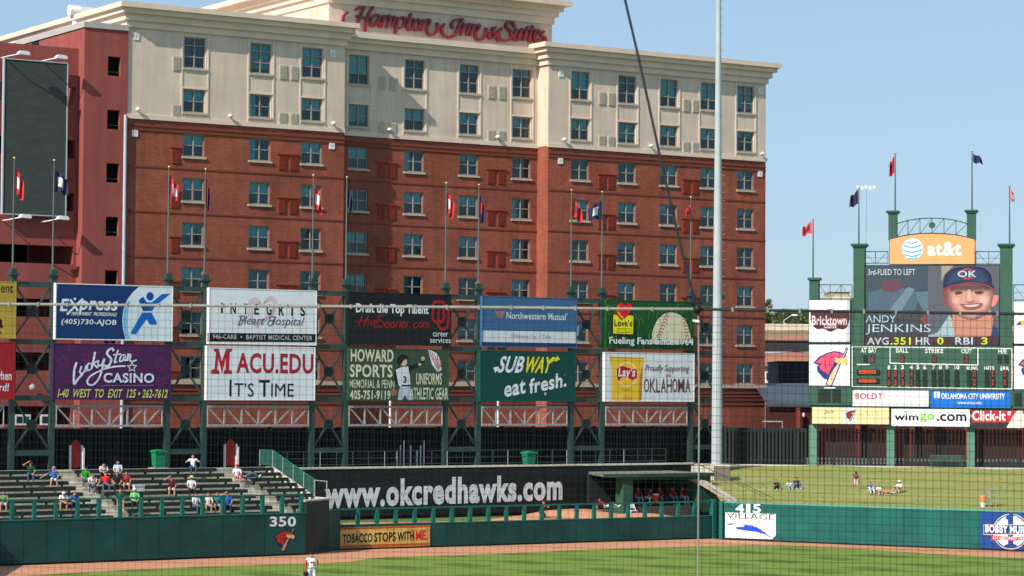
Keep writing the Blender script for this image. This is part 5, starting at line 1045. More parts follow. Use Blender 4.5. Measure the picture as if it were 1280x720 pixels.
for t_, x0, x1, y0 in (('RUNS', 864, 944, 190), ('HITS', 992, 1064, 190), ('ERR', 1110, 1172, 192)): a.txt(t_, *c((x0, y0))[0], *c((x1, y0 + 30))[0], WL, .04)
a.rect(*c((64, 174))[0], *c((156, 183))[0], WL, 'lettering')
DKP = mat('dark_digit_window', (.012, .022, .018), .5, .1, 3); RED_ = paint(150, 40, 32, emit=.5)
digs = [(128, 138, ''), (178, 138, '6'), (394, 138, '0'), (628, 138, '0'), (860, 138, '2'), (1104, 140, ''), (1152, 140, '')]
for row, y0 in ((0, 246), (1, 308)):
    for x, dg_ in zip((298, 344, 396, 460, 508, 558, 624, 672, 720, 792, 880, 920, 1010, 1052, 1142), ['1', '0', '3', '4', '', '', '', '', '', '', '', '0', '', '1', '0'] if row == 0 else ['0', '3', '3', '2', '', '', '', '', '', '', '', '2', '', '1', '0']): digs.append((x, y0, dg_))
for x, y0, dg_ in digs:
    a.rect(*c((x - 16, y0 - 30))[0], *c((x + 16, y0 + 28))[0], DKP, 'digit_window')
    if dg_: a.txt(dg_, *c((x - 10 if dg_ != '1' else x - 5, y0 - 24))[0], *c((x + 10 if dg_ != '1' else x + 5, y0 + 22))[0], RED_, .03, name='red_digits')
for y0, t_ in ((234, 'ACES'), (297, 'REDHAWKS')): a.rect(*c((62, y0 - 18))[0], *c((230, y0 + 16))[0], DKP, 'digit_window'); a.rect(*c((82, y0 - 13))[0], *c((205, y0 + 11))[0], paint(206, 70, 40, emit=.6), 'lit_team_bar'); a.txt(t_, *c((90, y0 - 10))[0], *c((198, y0 + 9))[0], DKP, .02)
a.done()
def sign(px0, py0, px1, py1, face, lab, ya=-.12, dep=.3, fm=None, nm='advert_panel'):
    xa, xb = sh(px0, (py0 + py1) / 2, ya)[0], sh(px1, (py0 + py1) / 2, ya)[0]; zb_ = sh((px0 + px1) / 2, py1, ya)[1]; zt_ = sh((px0 + px1) / 2, py0, ya)[1]
    t = thing(nm, lab, 'sign', S, (xa, ya, zb_), 'signs on the scoreboard'); part(t, 'panel', MB().box(xa + .04, xb - .04, ya, ya + dep, zb_ + .04, zt_ - .04), face)
    f = MB(); f.box(xa, xa + .04, ya - .02, ya + dep, zb_, zt_); f.box(xb - .04, xb, ya - .02, ya + dep, zb_, zt_); f.box(xa + .04, xb - .04, ya - .02, ya + dep, zb_, zb_ + .04); f.box(xa + .04, xb - .04, ya - .02, ya + dep, zt_ - .04, zt_); part(t, 'frame', f, fm or SBG)
    return t, Art(t, S, ya)
SW_ = paint(240, 238, 244)
t, a = sign(1065, 487.2, 1161.5, 508.5, paint(226, 222, 230), 'white BOLDT sign in red letters under the inning grid'); c = lambda *p: cv(1060, 425, 5.818, p)
a.txt('BOLDT', *c((54, 386))[0], *c((252, 430))[0], paint(170, 24, 50), .02); a.done()
t, a = sign(1162.5, 488.5, 1263.5, 510, paint(10, 104, 200), 'blue OKLAHOMA CITY UNIVERSITY sign right of the BOLDT sign')
a.txt('OKLAHOMA CITY UNIVERSITY', *c((678, 388))[0], *c((1140, 430))[0], SW_, .02); a.txt('www.okcu.edu', *c((796, 444))[0], *c((970, 466))[0], SW_, .0); a.rect(*c((624, 376))[0], *c((668, 422))[0], SW_, 'emblem'); a.rect(*c((642, 378))[0], *c((650, 420))[0], paint(10, 104, 200), 'emblem'); a.done()
t, a = sign(1014.5, 508.5, 1112, 530.5, paint(226, 212, 160), 'cream banner with small dark script and a bird emblem, left of the wimgo sign')
c2 = lambda *p: cv(1000, 365, 4, p)
a.rect(1054, 510, 1069, 529, paint(206, 210, 220), 'pale_patch'); a.txt('Jasco', 1029, 512, 1043.5, 518.5, PB, .0, .35); a.txt('PRODUCTS COMPANY', 1028, 521, 1046, 523.4, paint(190, 180, 140), 0); hawk(a, lambda *p: cv(1056, 511, 14, p), red=paint(130, 34, 44), blue=paint(60, 30, 50), w_=.4); a.txt('405.752.0710', 1073, 515.5, 1098, 519.5, paint(170, 166, 150), 0); a.done()
t, a = sign(1113.5, 510.5, 1213, 533.5, SW_, 'white wimgo.com sign with green middle letters')
a.txt('wim', *c((336, 534))[0], *c((512, 586))[0], PB, .055, space=.98); a.txt('go', *c((522, 534))[0], *c((628, 600))[0], paint(110, 196, 50), .055); a.txt('.com', *c((644, 538))[0], *c((862, 592))[0], PB, .055, space=.98); a.ell(*c((422, 522))[0], 1.5, 1.5, paint(110, 196, 50), 'lettering'); a.done()
t, a = sign(1214, 512.5, 1312, 535.5, mat('banner_dark', rgb(40, 48, 50), .5, .1, 2), 'red and white Click-It banner cut off by the right edge of the photo')
a.rect(1214.6, 513.5, 1311, 528, paint(200, 36, 48), 'red_band'); a.txt('Click-It', *c((904, 514))[0], *c((1145, 588))[0], SW_, .045); a.poly(cv(1200, 480, 4, [(232, 218), (262, 168), (282, 138), (300, 130), (318, 150), (318, 218)]), paint(216, 206, 200), 'white_figure', sm=2); a.txt('or', *c((1160, 520))[0], *c((1188, 548))[0], SW_, .03); a.rect(1290, 515, 1308, 526, SW_, 'lettering'); a.done()
# left column signs
t, a = sign(1010.8, 374.5, 1063, 428, SW_, 'white sign with the maroon Bricktown.com scroll, upper left of the scoreboard'); c = lambda *p: cv(950, 360, 10.59, p)
MR = paint(74, 40, 44)
a.rect(*c((1146, 158))[0], *c((1196, 712))[0], paint(176, 186, 206), 'shaded_edge')
a.poly(c((668, 320), (740, 290), (840, 300), (930, 275), (1020, 298), (1120, 290), (1180, 320), (1185, 420), (1150, 520), (1090, 552), (1030, 540), (930, 582), (840, 540), (760, 545), (700, 500), (672, 420)), MR, 'scroll_badge', sm=3); a.stroke(c((760, 310), (930, 290), (1100, 310)), 1.0, paint(150, 140, 150), 'scroll_badge')
PKW = paint(232, 196, 206)
a.txt('Bricktown', *c((686, 366))[0], *c((1150, 492))[0], PKW, .03); a.txt('com', *c((846, 470))[0], *c((1010, 536))[0], PKW, .03); a.done()
t, a = sign(1010.8, 430, 1063, 482.5, SW_, 'white sign with a pink and blue bird head and bat, lower left of the scoreboard')
hawk(a, lambda *p: cv(1014.8, 431.5, 4.25, p), red=paint(226, 76, 108), blue=paint(44, 52, 120), bat=paint(226, 196, 150), beak=paint(230, 186, 120)); a.done()
t, a = sign(1009.5, 483.2, 1064.5, 506.5, SBG, 'dark green panel with two black number windows at the left foot of the scoreboard')
for x0, x1 in ((1023, 1038.5), (1040.5, 1051.5)): a.rect(x0, 486, x1, 503.5, DKP, 'digit_window')
a.rect(1030, 484, 1044, 485.5, SW_, 'lettering'); a.done()
t, a = sign(1267, 376, 1320, 430, SW_, 'white sign with an orange shape cut off by the right photo edge'); a.poly([(1270, 406), (1274, 402), (1290, 398), (1300, 405), (1290, 410), (1276, 407)], paint(232, 170, 70), 'orange_shape'); a.poly([(1269, 407), (1275, 401), (1276, 406)], paint(60, 60, 80), 'orange_shape'); a.done()
t, a = sign(1267, 432, 1320, 487, SW_, 'white pink bird head sign cut off by the right photo edge'); hawk(a, lambda *p: cv(1270.5, 434, 4.25, p), red=paint(226, 76, 108), blue=paint(44, 52, 120), bat=paint(226, 196, 150), beak=paint(230, 186, 120)); a.done()
t, a = sign(1265.5, 488, 1322, 511, SBG, 'dark green number panel cut off by the right photo edge'); a.rect(1268, 491, 1277.5, 508, DKP, 'digit_window'); a.rect(1282, 491, 1293, 508, DKP, 'digit_window'); a.done()
sbox(sb, 'lower_beam', 1012, 506.8, 1316, 511, STEEL, .0, .5)
sbox(sb, 'upper_post', 1063.3, 372, 1066.2, 508, SBG, -.02, .5)
# AT&T arch
at = thing('arched_sign', 'orange at&t sign with a striped globe and arched top crowning the scoreboard', 'sign', S, (0, -.1, 14)); ya = -.1
arc = [(1111.5, 330.5), (1219, 330.5), (1219, 299), (1206, 295.6), (1192, 293.2), (1178, 292), (1165, 291.6), (1150, 292), (1137, 293.4), (1124, 295.8), (1111.5, 299)]
part(at, 'panel', MB().prism([S.hit(px, py, ya) for px, py in arc], ya, ya + .5), STEEL); a = Art(at, S, ya); cx_ = 1165.2
a.poly([(cx_ + (x - cx_) * .985, 313 + (y - 313) * .96) for x, y in arc], paint(244, 160, 108), 'orange_face')
c = lambda *p: cv(950, 170, 3.13, p)
a.ell(*c((597, 442))[0], 13.2, 13.2, paint(240, 246, 248), 'globe', n=28)
for y, w1, hh in ((412, 22, 6), (426, 36, 8), (444, 40, 9), (462, 34, 7), (474, 20, 5)): a.poly(c((597 - w1, y), (597, y + hh * .9), (597 + w1 - 4, y - 2), (597 + w1, y + 3), (597, y + hh * 1.7), (597 - w1, y + 5)), paint(70, 160, 200), 'globe_stripe', sm=2)
a.txt('at&t', *c((655, 414))[0], *c((788, 468))[0], paint(248, 248, 246), .05); a.done()
# arch truss and side trusses
def strut(par, nm, p, q, w_=.07, y=.6): 
    P, Q_ = S.hit(*p, y), S.hit(*q, y); part(par, nm, MB().bar((P[0], y, P[1]), (Q_[0], y, Q_[1]), w_, w_, up=(0, 1, 0)), STEEL)
at2 = thing('arch_truss', 'curved open steel truss with a round disc above the orange sign', 'truss', S, (0, .6, 16))
top_ = [(1121, 279.5), (1135, 275.5), (1150, 273.2), (1165, 272.6), (1180, 273.2), (1195, 275.6), (1209, 279.5)]; bot_ = [(1121, 296.5), (1135, 293.5), (1150, 292), (1165, 291.4), (1180, 292), (1195, 293.5), (1209, 296.5)]
for i in range(6):
    strut(at2, 'chord', top_[i], top_[i + 1]); strut(at2, 'chord', bot_[i], bot_[i + 1])
    strut(at2, 'diagonal', (top_ if i < 3 else bot_)[i] if i >= 3 else bot_[i], top_[i + 1] if i < 3 else top_[i + 1] if False else ((top_[i + 1]) if i < 3 else (bot_[i + 1])) if i < 3 else top_[i + 1], .04)
for i in range(1, 6): strut(at2, 'upright', top_[i], bot_[i], .05)
P_ = S.hit(1165, 281.5, .5); part(at2, 'disc', MB().prism([(P_[0] + .24 * math.cos(k * math.pi / 8), P_[1] + .24 * math.sin(k * math.pi / 8)) for k in range(16)], .48, .56), SBG)
def railing(x0, x1, yt, yb, n, lab, y=.6):
    t = thing('scoreboard_rail', lab, 'railing', S, (0, y, 14), 'railings on top of the scoreboard')
    strut(t, 'rail', (x0, yt), (x1, yt), .06, y); strut(t, 'rail', (x0, yb - 1), (x1, yb - 1), .06, y); strut(t, 'rail', (x0, (yt + yb) / 2), (x1, (yt + yb) / 2), .03, y)
    for k in range(n + 1):
        x = x0 + (x1 - x0) * k / n; strut(t, 'upright', (x, yt), (x, yb), .05, y)
        if k < n: strut(t, 'diagonal', (x, yb) if k % 2 else (x, yt), (x + (x1 - x0) / n, yt) if k % 2 else (x + (x1 - x0) / n, yb), .03, y)
railing(1079, 1110, 314.5, 330, 2, 'railing left of the orange sign on top of the scoreboard'); railing(1220, 1252, 314.5, 331, 2, 'railing right of the orange sign on top of the scoreboard'); railing(1024, 1065, 356, 374.5, 3, 'railing on top of the left wing of the scoreboard'); railing(1267, 1312, 356, 376, 3, 'railing on top of the right wing of the scoreboard')
for px, y0, y1, ms, ln, wd, sd, pl_, fl2 in ((1016.3, 350, 275, [FLP, FLM], 22, 13, -1, 'flagpole on the far left pier of the scoreboard', 'pink red flag blown left over the far left pier of the scoreboard'), (1073.5, 306, 236, [FLN], 26, 11, -1, 'flagpole on the left tower of the scoreboard', 'dark navy flag blown left over the left scoreboard tower'),
        (1119, 266, 193, [FLR, FLM], 32, 7, -1, 'flagpole on the pier left of the arched truss', 'red flag hanging left over the pier beside the arched truss'), (1215, 265, 190, [FLN], 16, 12, 1, 'flagpole on the pier right of the arched truss', 'dark navy flag flying right over the pier beside the arched truss'), (1262, 306, 234, [FLP, FLW], 20, 5, 1, 'flagpole on the right tower of the scoreboard', 'pink and white flag furled over the right scoreboard tower')):
    x, z0_ = S.hit(px, y0, .7); z1_ = S.hit(px, y1, .7)[1]; flagpole(S, x, .7, z0_, z1_, pl_, .065, 'flagpoles on the scoreboard'); flag(S, x, .7, z1_ - .1, ln / 17.1 * .7, wd / 17.1 * 1.05, sd, ms, fl2, drop=.9, tail=.5, group='flags over the scoreboard')
# park bench and bins by the berm
x = sh(1183, 572, -.2)[0]; bn = thing('park_bench', 'green slatted bench with its back to the fence at the top of the berm', 'bench', S, (x, 0, DECK + .06)); bz = DECK + .06
for k in range(3): part(bn, 'back_slat', MB().box(x - 1.25, x + 1.25, .42, .47, bz + .5 + k * .14, bz + .6 + k * .14), SBG)
for k in range(3): part(bn, 'seat_slat', MB().box(x - 1.25, x + 1.25, -.02 + k * .14, .09 + k * .14, bz + .42, bz + .46), SBG)
for sx in (-1.1, 1.1): part(bn, 'leg', MB().box(x + sx - .04, x + sx + .04, .0, .41, bz, bz + .42), SBG)
p = berm_at(1229, 634); o_ = thing('paper_cup_stack', 'small orange and white tub standing on the wall top at the foot of the berm', 'tub', W, p); part(o_, 'lower_tub', MB().lathe((p[0], p[1], p[2]), [(.16, 0), (.18, .3)], 10), WHITE); part(o_, 'upper_tub', MB().lathe((p[0], p[1], p[2] + .3), [(.19, 0), (.23, .42), (.2, .45)], 10), paint(222, 130, 90))
p = berm_at(1241, 633); o_ = thing('wire_stand', 'small silver wire stand on the grass beside the orange tub', 'stand', W, p)
for dx in (-.2, .2):
    for dy2 in (-.15, .15): part(o_, 'leg', MB().tube((p[0] + dx, p[1] + dy2, p[2]), (p[0] + dx * .8, p[1] + dy2 * .8, p[2] + 1.1), .03, n=5), TRUSS)
for z in (.3, .7, 1.08): part(o_, 'shelf', MB().box(p[0] - .2, p[0] + .2, p[1] - .15, p[1] + .15, p[2] + z, p[2] + z + .025), TRUSS)
# ================================================================ BACKGROUND BEYOND THE SCOREBOARD
def at(px, py, Y): d = ray(px, py); t = Y / d[1]; return CAM + t * d
def wbox(par, nm, px0, py0, px1, py1, Y, dep, m):
    A_ = at(px0, (py0 + py1) / 2, Y); B_ = at(px1, (py0 + py1) / 2, Y); zt_ = at((px0 + px1) / 2, py0, Y)[2]; zb_ = at((px0 + px1) / 2, py1, Y)[2]
    return part(par, nm, MB().box(A_[0], B_[0], Y, Y + dep, zb_, zt_), m)
SOIL = mat('orange_soil', (.42, .17, .10), .95, .2, .15, col2=(.30, .11, .07)); DWALL = mat('charcoal_wall', (.03, .032, .036), .8, .1, .3)
sh_ = thing('blue_roof_shed', 'low shed with a dark slate blue roof right of the hotel', 'shed', W, at(1000, 520, 212)); Y = 212
A_, B_ = at(958, 500, Y), at(1420, 500, Y); zt_, zb_ = at(1000, 479, Y + 10)[2], at(1000, 505, Y)[2]
part(sh_, 'roof', MB().add([(A_[0], Y, zb_), (B_[0], Y, zb_), (B_[0] + 1, Y + 12, zt_), (A_[0], Y + 12, zt_)], [(0, 1, 2, 3)]).box(A_[0], B_[0], Y - .05, Y, zb_ - .25, zb_ + .02), mat('slate_blue_roof', (.055, .07, .085), .5, .15, .4)); part(sh_, 'wall', MB().box(A_[0], B_[0], Y + .4, Y + .6, DECK, zb_ - .1), mat('dark_red_wall', (.055, .010, .008), .8, .12, .5))
x0, z = at(992, 505, Y)[0], 0
for k, px in enumerate((998, 1072, 1140, 1208, 1276)): X_ = at(px, 520, Y - .6)[0]; part(sh_, 'porch_post', MB().box(X_ - .15, X_ + .15, Y - .6, Y - .3, DECK, zb_ - .3), mat('red_post_paint', (.22, .03, .025), .6, .1, 2)); part(sh_, 'porch_lamp', MB().lathe((at(px + 6, 515, Y - .6)[0], Y - .9, zb_ - .9), [(.03, -.18), (.11, -.06), (.09, .12), (.03, .18)], 8), WHITE)
rb = thing('street_rail', 'grey tubular rail in front of the red shed wall', 'railing', W, at(965, 530, 205)); A_, B_ = at(953, 527, 205), at(978, 529, 205)
part(rb, 'rail', MB().tube((A_[0], 205, A_[2]), (B_[0], 205, A_[2]), .06, n=6), TRUSS); part(rb, 'post', MB().tube((B_[0], 205, A_[2]), (B_[0], 205, DECK), .06, n=6), TRUSS)
db_ = thing('dark_block', 'black boxy building standing on the shed roof line beyond the fence', 'building', W, at(1000, 480, 245)); wbox(db_, 'walls', 973, 453, 1060, 481, 245, 10, DWALL); wbox(db_, 'roof_edge', 972, 451.5, 1061, 453, 244.8, 10.4, mat('dark_edge', (.05, .05, .05), .7, .1, 1)); wbox(db_, 'side_recess', 974, 472, 990, 481, 244.6, .3, BLACK)
wh = thing('white_cabin', 'small white cabin with a grey roof left of the black building', 'building', W, at(965, 478, 270)); wbox(wh, 'walls', 945, 458, 974, 482, 270, 6, WHITE); wbox(wh, 'roof', 943, 455.5, 976, 458, 269.5, 7, mat('grey_roof', (.2, .2, .2), .8, .1, 1)); wbox(wh, 'window', 958, 466, 966, 474, 269.8, .2, ROOM)
# embankment as terrain with benches of soil and a dark retaining wall
rw2 = thing('charcoal_retaining_wall', 'long charcoal retaining wall across the orange soil slope', 'wall', W, at(985, 440, 330)); wbox(rw2, 'wall', 930, 428.5, 1600, 441.5, 330, 1, DWALL); wbox(rw2, 'coping', 930, 427.4, 1600, 428.6, 329.8, 1.4, mat('dark_edge', (.05, .05, .05), .7, .1, 1))
def slope(nm, pts, m, px0=930, px1=1700):
    vs = []; n = 24
    for i in range(n + 1):
        px = px0 + (px1 - px0) * i / n
        for py, Y_ in pts: q_ = at(px, py, Y_); vs.append((q_[0], Y_, q_[2] + .15 * math.sin(px * .13 + Y_)))
    k = len(pts); e = MB(); e.add(vs, [(i * k + j, (i + 1) * k + j, (i + 1) * k + j + 1, i * k + j + 1) for i in range(n) for j in range(k - 1)], True); struct(nm, e, m)
slope('soil_slope', [(492, 290), (458, 305), (441, 331)], SOIL); slope('upper_soil_slope', [(429, 331.2), (421, 350)], SOIL); slope('grassy_bank', [(421, 350), (417, 372), (413.5, 398)], mat('rough_bank', (.16, .17, .05), .9, .2, .2, col2=(.34, .16, .09)))
bd_ = thing('road_barrier', 'pale concrete road barrier along the top of the embankment', 'barrier', W, at(985, 410, 400)); wbox(bd_, 'parapet', 930, 406.8, 1600, 415, 400, .6, mat('pale_barrier', (.62, .53, .42), .85, .06, .4)); wbox(bd_, 'shadow_gap', 930, 415.2, 1600, 417.5, 400.2, .4, DWALL)
sl_ = thing('street_lamp', 'street lamp with a bent arm in front of the far trees', 'street lamp', W, at(980, 408, 420)); p, q_, r_ = at(980, 412, 420), at(980, 400.5, 420), at(990, 394, 420); part(sl_, 'mast', MB().tube(p, q_, .12, n=6).tube(q_, r_, .10, n=6), POLEM); part(sl_, 'lamp_head', MB().box(r_[0], r_[0] + .9, 419.8, 420.2, r_[2] - .1, r_[2] + .15), WHITE)
yc = thing('yellow_vehicle', 'small yellow vehicle passing behind the road barrier', 'vehicle', W, at(982, 407, 408)); wbox(yc, 'body', 979.5, 405.4, 985, 408, 408, 2, paint(230, 190, 90)); wbox(yc, 'cab', 980.5, 404, 983, 405.4, 408.2, 1.6, paint(210, 176, 90))
tb = thing('tan_building', 'distant tan flat-roofed building seen through the left scoreboard railing', 'building', W, at(1045, 370, 600)); wbox(tb, 'lower_wall', 1036, 371, 1070, 376, 600, 20, mat('tan_wall', (.62, .50, .34), .8, .05, .1)); wbox(tb, 'upper_wall', 1040, 364.5, 1062, 371, 602, 15, mat('grey_tan_wall', (.36, .32, .28), .8, .05, .1)); wbox(tb, 'roof_edge', 1039, 363.5, 1063, 364.5, 601.5, 16, CONCL)
wbox(tb, 'base', 1030, 376, 1075, 400, 598, 20, mat('tan_wall', (.62, .50, .34), .8, .05, .1))
fm_ = thing('far_light_mast', 'thin distant floodlight mast with a cluster of lamps left of the orange sign', 'light mast', W, at(1082, 330, 700)); p, q_ = at(1081, 380, 700), at(1082.5, 238, 700); part(fm_, 'mast', MB().tube(p, q_, .18, n=6), POLEM)
for k in range(5): part(fm_, 'lamp', MB().box(q_[0] - 2.6 + k * 1.1, q_[0] - 1.9 + k * 1.1, 699.5, 700.2, q_[2] + (.2 if k % 2 else .5), q_[2] + (1.1 if k % 2 else 1.3)), WHITE)
# trees
LEAF = [mat('leaf_green', (.075, .115, .035), .8, .3, .6), mat('leaf_green_light', (.12, .16, .05), .8, .3, .6)]; BARK = mat('bark', (.08, .06, .045), .9, .2, 2)
def tree(px, py_top, py_bot, Y, wpx, lab, seed, name='broadleaf_tree'):
    rg = random.Random(seed); b = at(px, py_bot, Y); t = at(px, py_top, Y); h = t[2] - b[2]; wd = wpx / F * Y / 2
    o = thing(name, lab, 'tree', W, tuple(b), 'trees beyond the road barrier'); tr = MB(); tr.tube(b, (b[0], b[1], b[2] + h * .5), h * .03, h * .02, 7)
    cl = []
    for k in range(16):
        an = rg.random() * 6.28; rr_ = wd * rg.uniform(.1, .75); zz = b[2] + h * rg.uniform(.25, .92); rr_ *= 1 - .5 * max(0, (zz - b[2]) / h - .6) / .4; cl.append((b[0] + rr_ * math.cos(an), b[1] + rr_ * math.sin(an), zz, wd * rg.uniform(.22, .42)))
        if k < 8: tr.tube((b[0], b[1], b[2] + h * .35), cl[-1][:3], h * .012, h * .004, 5)
    cl.append((b[0], b[1], b[2] + h * .9, wd * .3)); part(o, 'trunk', tr, BARK); cr = MB()
    for k in range(1500):
        c_ = rg.choice(cl); v = Vector((rg.gauss(0, 1), rg.gauss(0, 1), rg.gauss(0, 1))).normalized() * c_[3] * rg.uniform(.5, 1.1); p = Vector(c_[:3]) + v; s_ = h * rg.uniform(.014, .032)
        d1 = Vector((rg.gauss(0, 1), rg.gauss(0, 1), rg.gauss(0, 1))).normalized(); d2 = d1.orthogonal().normalized(); cr.i = rg.random() < .4; cr.add([p + d1 * s_, p + d2 * s_ * .7, p - d1 * s_, p - d2 * s_ * .7], [(0, 1, 2, 3)])
    part(o, 'crown', cr, LEAF, kind='stuff')
ts = [(960, 373, 14, 'taller feathery tree right beside the hotel corner'), (952, 386, 20, 'dark tree half hidden behind the hotel corner'), (972, 389, 18, 'bushy tree just right of the feathery tree'), (984, 386, 20, 'rounded tree behind the bent street lamp'), (996, 388, 18, 'low olive tree right of the bent street lamp'), (1007, 386, 18, 'tree just left of the scoreboard'), (1022, 390, 22, 'tree behind the left scoreboard wing'), (1290, 384, 26, 'tree behind the right scoreboard wing'), (1318, 386, 24, 'tree beyond the right scoreboard wing')]
for k, (px, pt, wd, lab) in enumerate(ts): tree(px, pt, 413, 430 + (k % 3) * 12, wd * 1.2, lab, 20 + k)
e = MB(); rg = random.Random(9)
for k in range(6000):
    px = rg.uniform(925, 1400); Y_ = rg.uniform(445, 500); p = Vector(at(px, rg.uniform(391 + 3 * math.sin(px * .3), 414), Y_)); s_ = rg.uniform(.3, .7); d1 = Vector((rg.gauss(0, 1), rg.gauss(0, 1), rg.gauss(0, 1))).normalized(); d2 = d1.orthogonal().normalized(); e.i = rg.random() < .4; e.add([p + d1 * s_, p + d2 * s_ * .7, p - d1 * s_, p - d2 * s_ * .7], [(0, 1, 2, 3)])
o = bpy.data.objects.new('far_wood', e.mesh('far_wood', LEAF)); C.objects.link(o); o['kind'] = 'stuff'; meta(o, 'dense green wood beyond the road barrier', 'wood')
# ================================================================ PEOPLE
POSES = {
 # joints in metres, the figure faces -y; seated poses have the seat at z = 0
 'sit': dict(pel=(0, 0, .10), ch=(0, -.03, .42), nk=(0, -.04, .57), hd=(0, -.07, .71), sh=(.19, -.03, .52), el=(.25, -.14, .27), ha=(.15, -.36, .17), hip=(.10, -.03, .08), kn=(.15, -.46, .09), an=(.15, -.44, -.35)),
 'lean': dict(pel=(0, 0, .10), ch=(0, -.18, .38), nk=(0, -.27, .50), hd=(0, -.36, .58), sh=(.19, -.22, .46), el=(.22, -.38, .24), ha=(.07, -.52, .20), hip=(.10, -.03, .08), kn=(.17, -.46, .09), an=(.17, -.42, -.35)),
 'back': dict(pel=(0, -.02, .10), ch=(0, .14, .38), nk=(0, .20, .53), hd=(0, .19, .68), sh=(.19, .17, .49), el=(.32, .22, .26), ha=(.42, .18, .12), hip=(.10, -.05, .08), kn=(.16, -.48, .10), an=(.18, -.62, -.30)),
 'armup': dict(pel=(0, 0, .10), ch=(0, -.03, .42), nk=(0, -.04, .57), hd=(0, -.06, .71), sh=(.19, -.03, .52), el=(.25, -.14, .27), ha=(.15, -.36, .17), el2=(-.42, -.10, .62), ha2=(-.14, -.16, .80), hip=(.10, -.03, .08), kn=(.15, -.46, .09), an=(.15, -.44, -.35)),
 'armout': dict(pel=(0, 0, .10), ch=(0, .02, .42), nk=(0, .02, .57), hd=(0, -.01, .71), sh=(.19, .02, .52), el=(.25, -.12, .27), ha=(.15, -.34, .17), el2=(-.42, .05, .38), ha2=(-.66, .02, .24), hip=(.10, -.03, .08), kn=(.14, -.46, .10), an=(.20, -.50, -.33)),
 'akimbo': dict(pel=(0, 0, .10), ch=(0, .02, .42), nk=(0, .02, .57), hd=(0, -.02, .71), sh=(.19, .02, .52), el=(.42, .05, .34), ha=(.36, -.22, .42), hip=(.10, -.03, .08), kn=(.14, -.46, .10), an=(.15, -.46, -.34)),
 'ground': dict(pel=(0, 0, .10), ch=(0, -.04, .42), nk=(0, -.06, .56), hd=(0, -.09, .70), sh=(.18, -.05, .51), el=(.25, -.22, .32), ha=(.14, -.44, .36), hip=(.10, -.04, .09), kn=(.15, -.40, .42), an=(.14, -.66, .06)),
 'recline': dict(pel=(0, 0, .10), ch=(-.24, .05, .28), nk=(-.36, .06, .38), hd=(-.46, .05, .48), sh=(.0, .0, .0), el=(.0, 0, 0), ha=(0, 0, 0), hip=(.0, -.05, .10), kn=(.42, -.20, .34), an=(.80, -.25, .10)),
 'stand': dict(pel=(0, 0, .95), ch=(0, 0, 1.28), nk=(0, .0, 1.46), hd=(0, -.03, 1.62), sh=(.20, 0, 1.41), el=(.27, .02, 1.12), ha=(.27, -.10, .86), hip=(.10, 0, .90), kn=(.13, -.03, .50), an=(.15, .02, .08)),
 'hatup': dict(pel=(0, 0, .95), ch=(0, 0, 1.28), nk=(0, .0, 1.46), hd=(0, -.05, 1.60), sh=(.20, 0, 1.41), el=(.27, -.20, 1.20), ha=(.09, -.24, 1.50), el2=(-.27, .0, 1.12), ha2=(-.27, -.10, .84), hip=(.10, 0, .90), kn=(.14, -.02, .50), an=(.19, .03, .08)),
 'crouch': dict(pel=(0, .12, .72), ch=(0, -.10, .98), nk=(0, -.20, 1.12), hd=(0, -.28, 1.24), sh=(.20, -.16, 1.07), el=(.30, -.36, .92), ha=(.18, -.58, 1.00), hip=(.10, .10, .68), kn=(.16, -.18, .42), an=(.16, .06, .08)),
 'backview': dict(pel=(0, 0, .62), ch=(0, .0, .85), nk=(0, .0, .97), hd=(0, .02, 1.10), sh=(.14, 0, .93), el=(.30, .0, .98), ha=(.38, .0, 1.15), el2=(-.20, 0, .72), ha2=(-.20, -.05, .56), hip=(.08, 0, .58), kn=(.09, .02, .33), an=(.10, -.02, .06)),
}
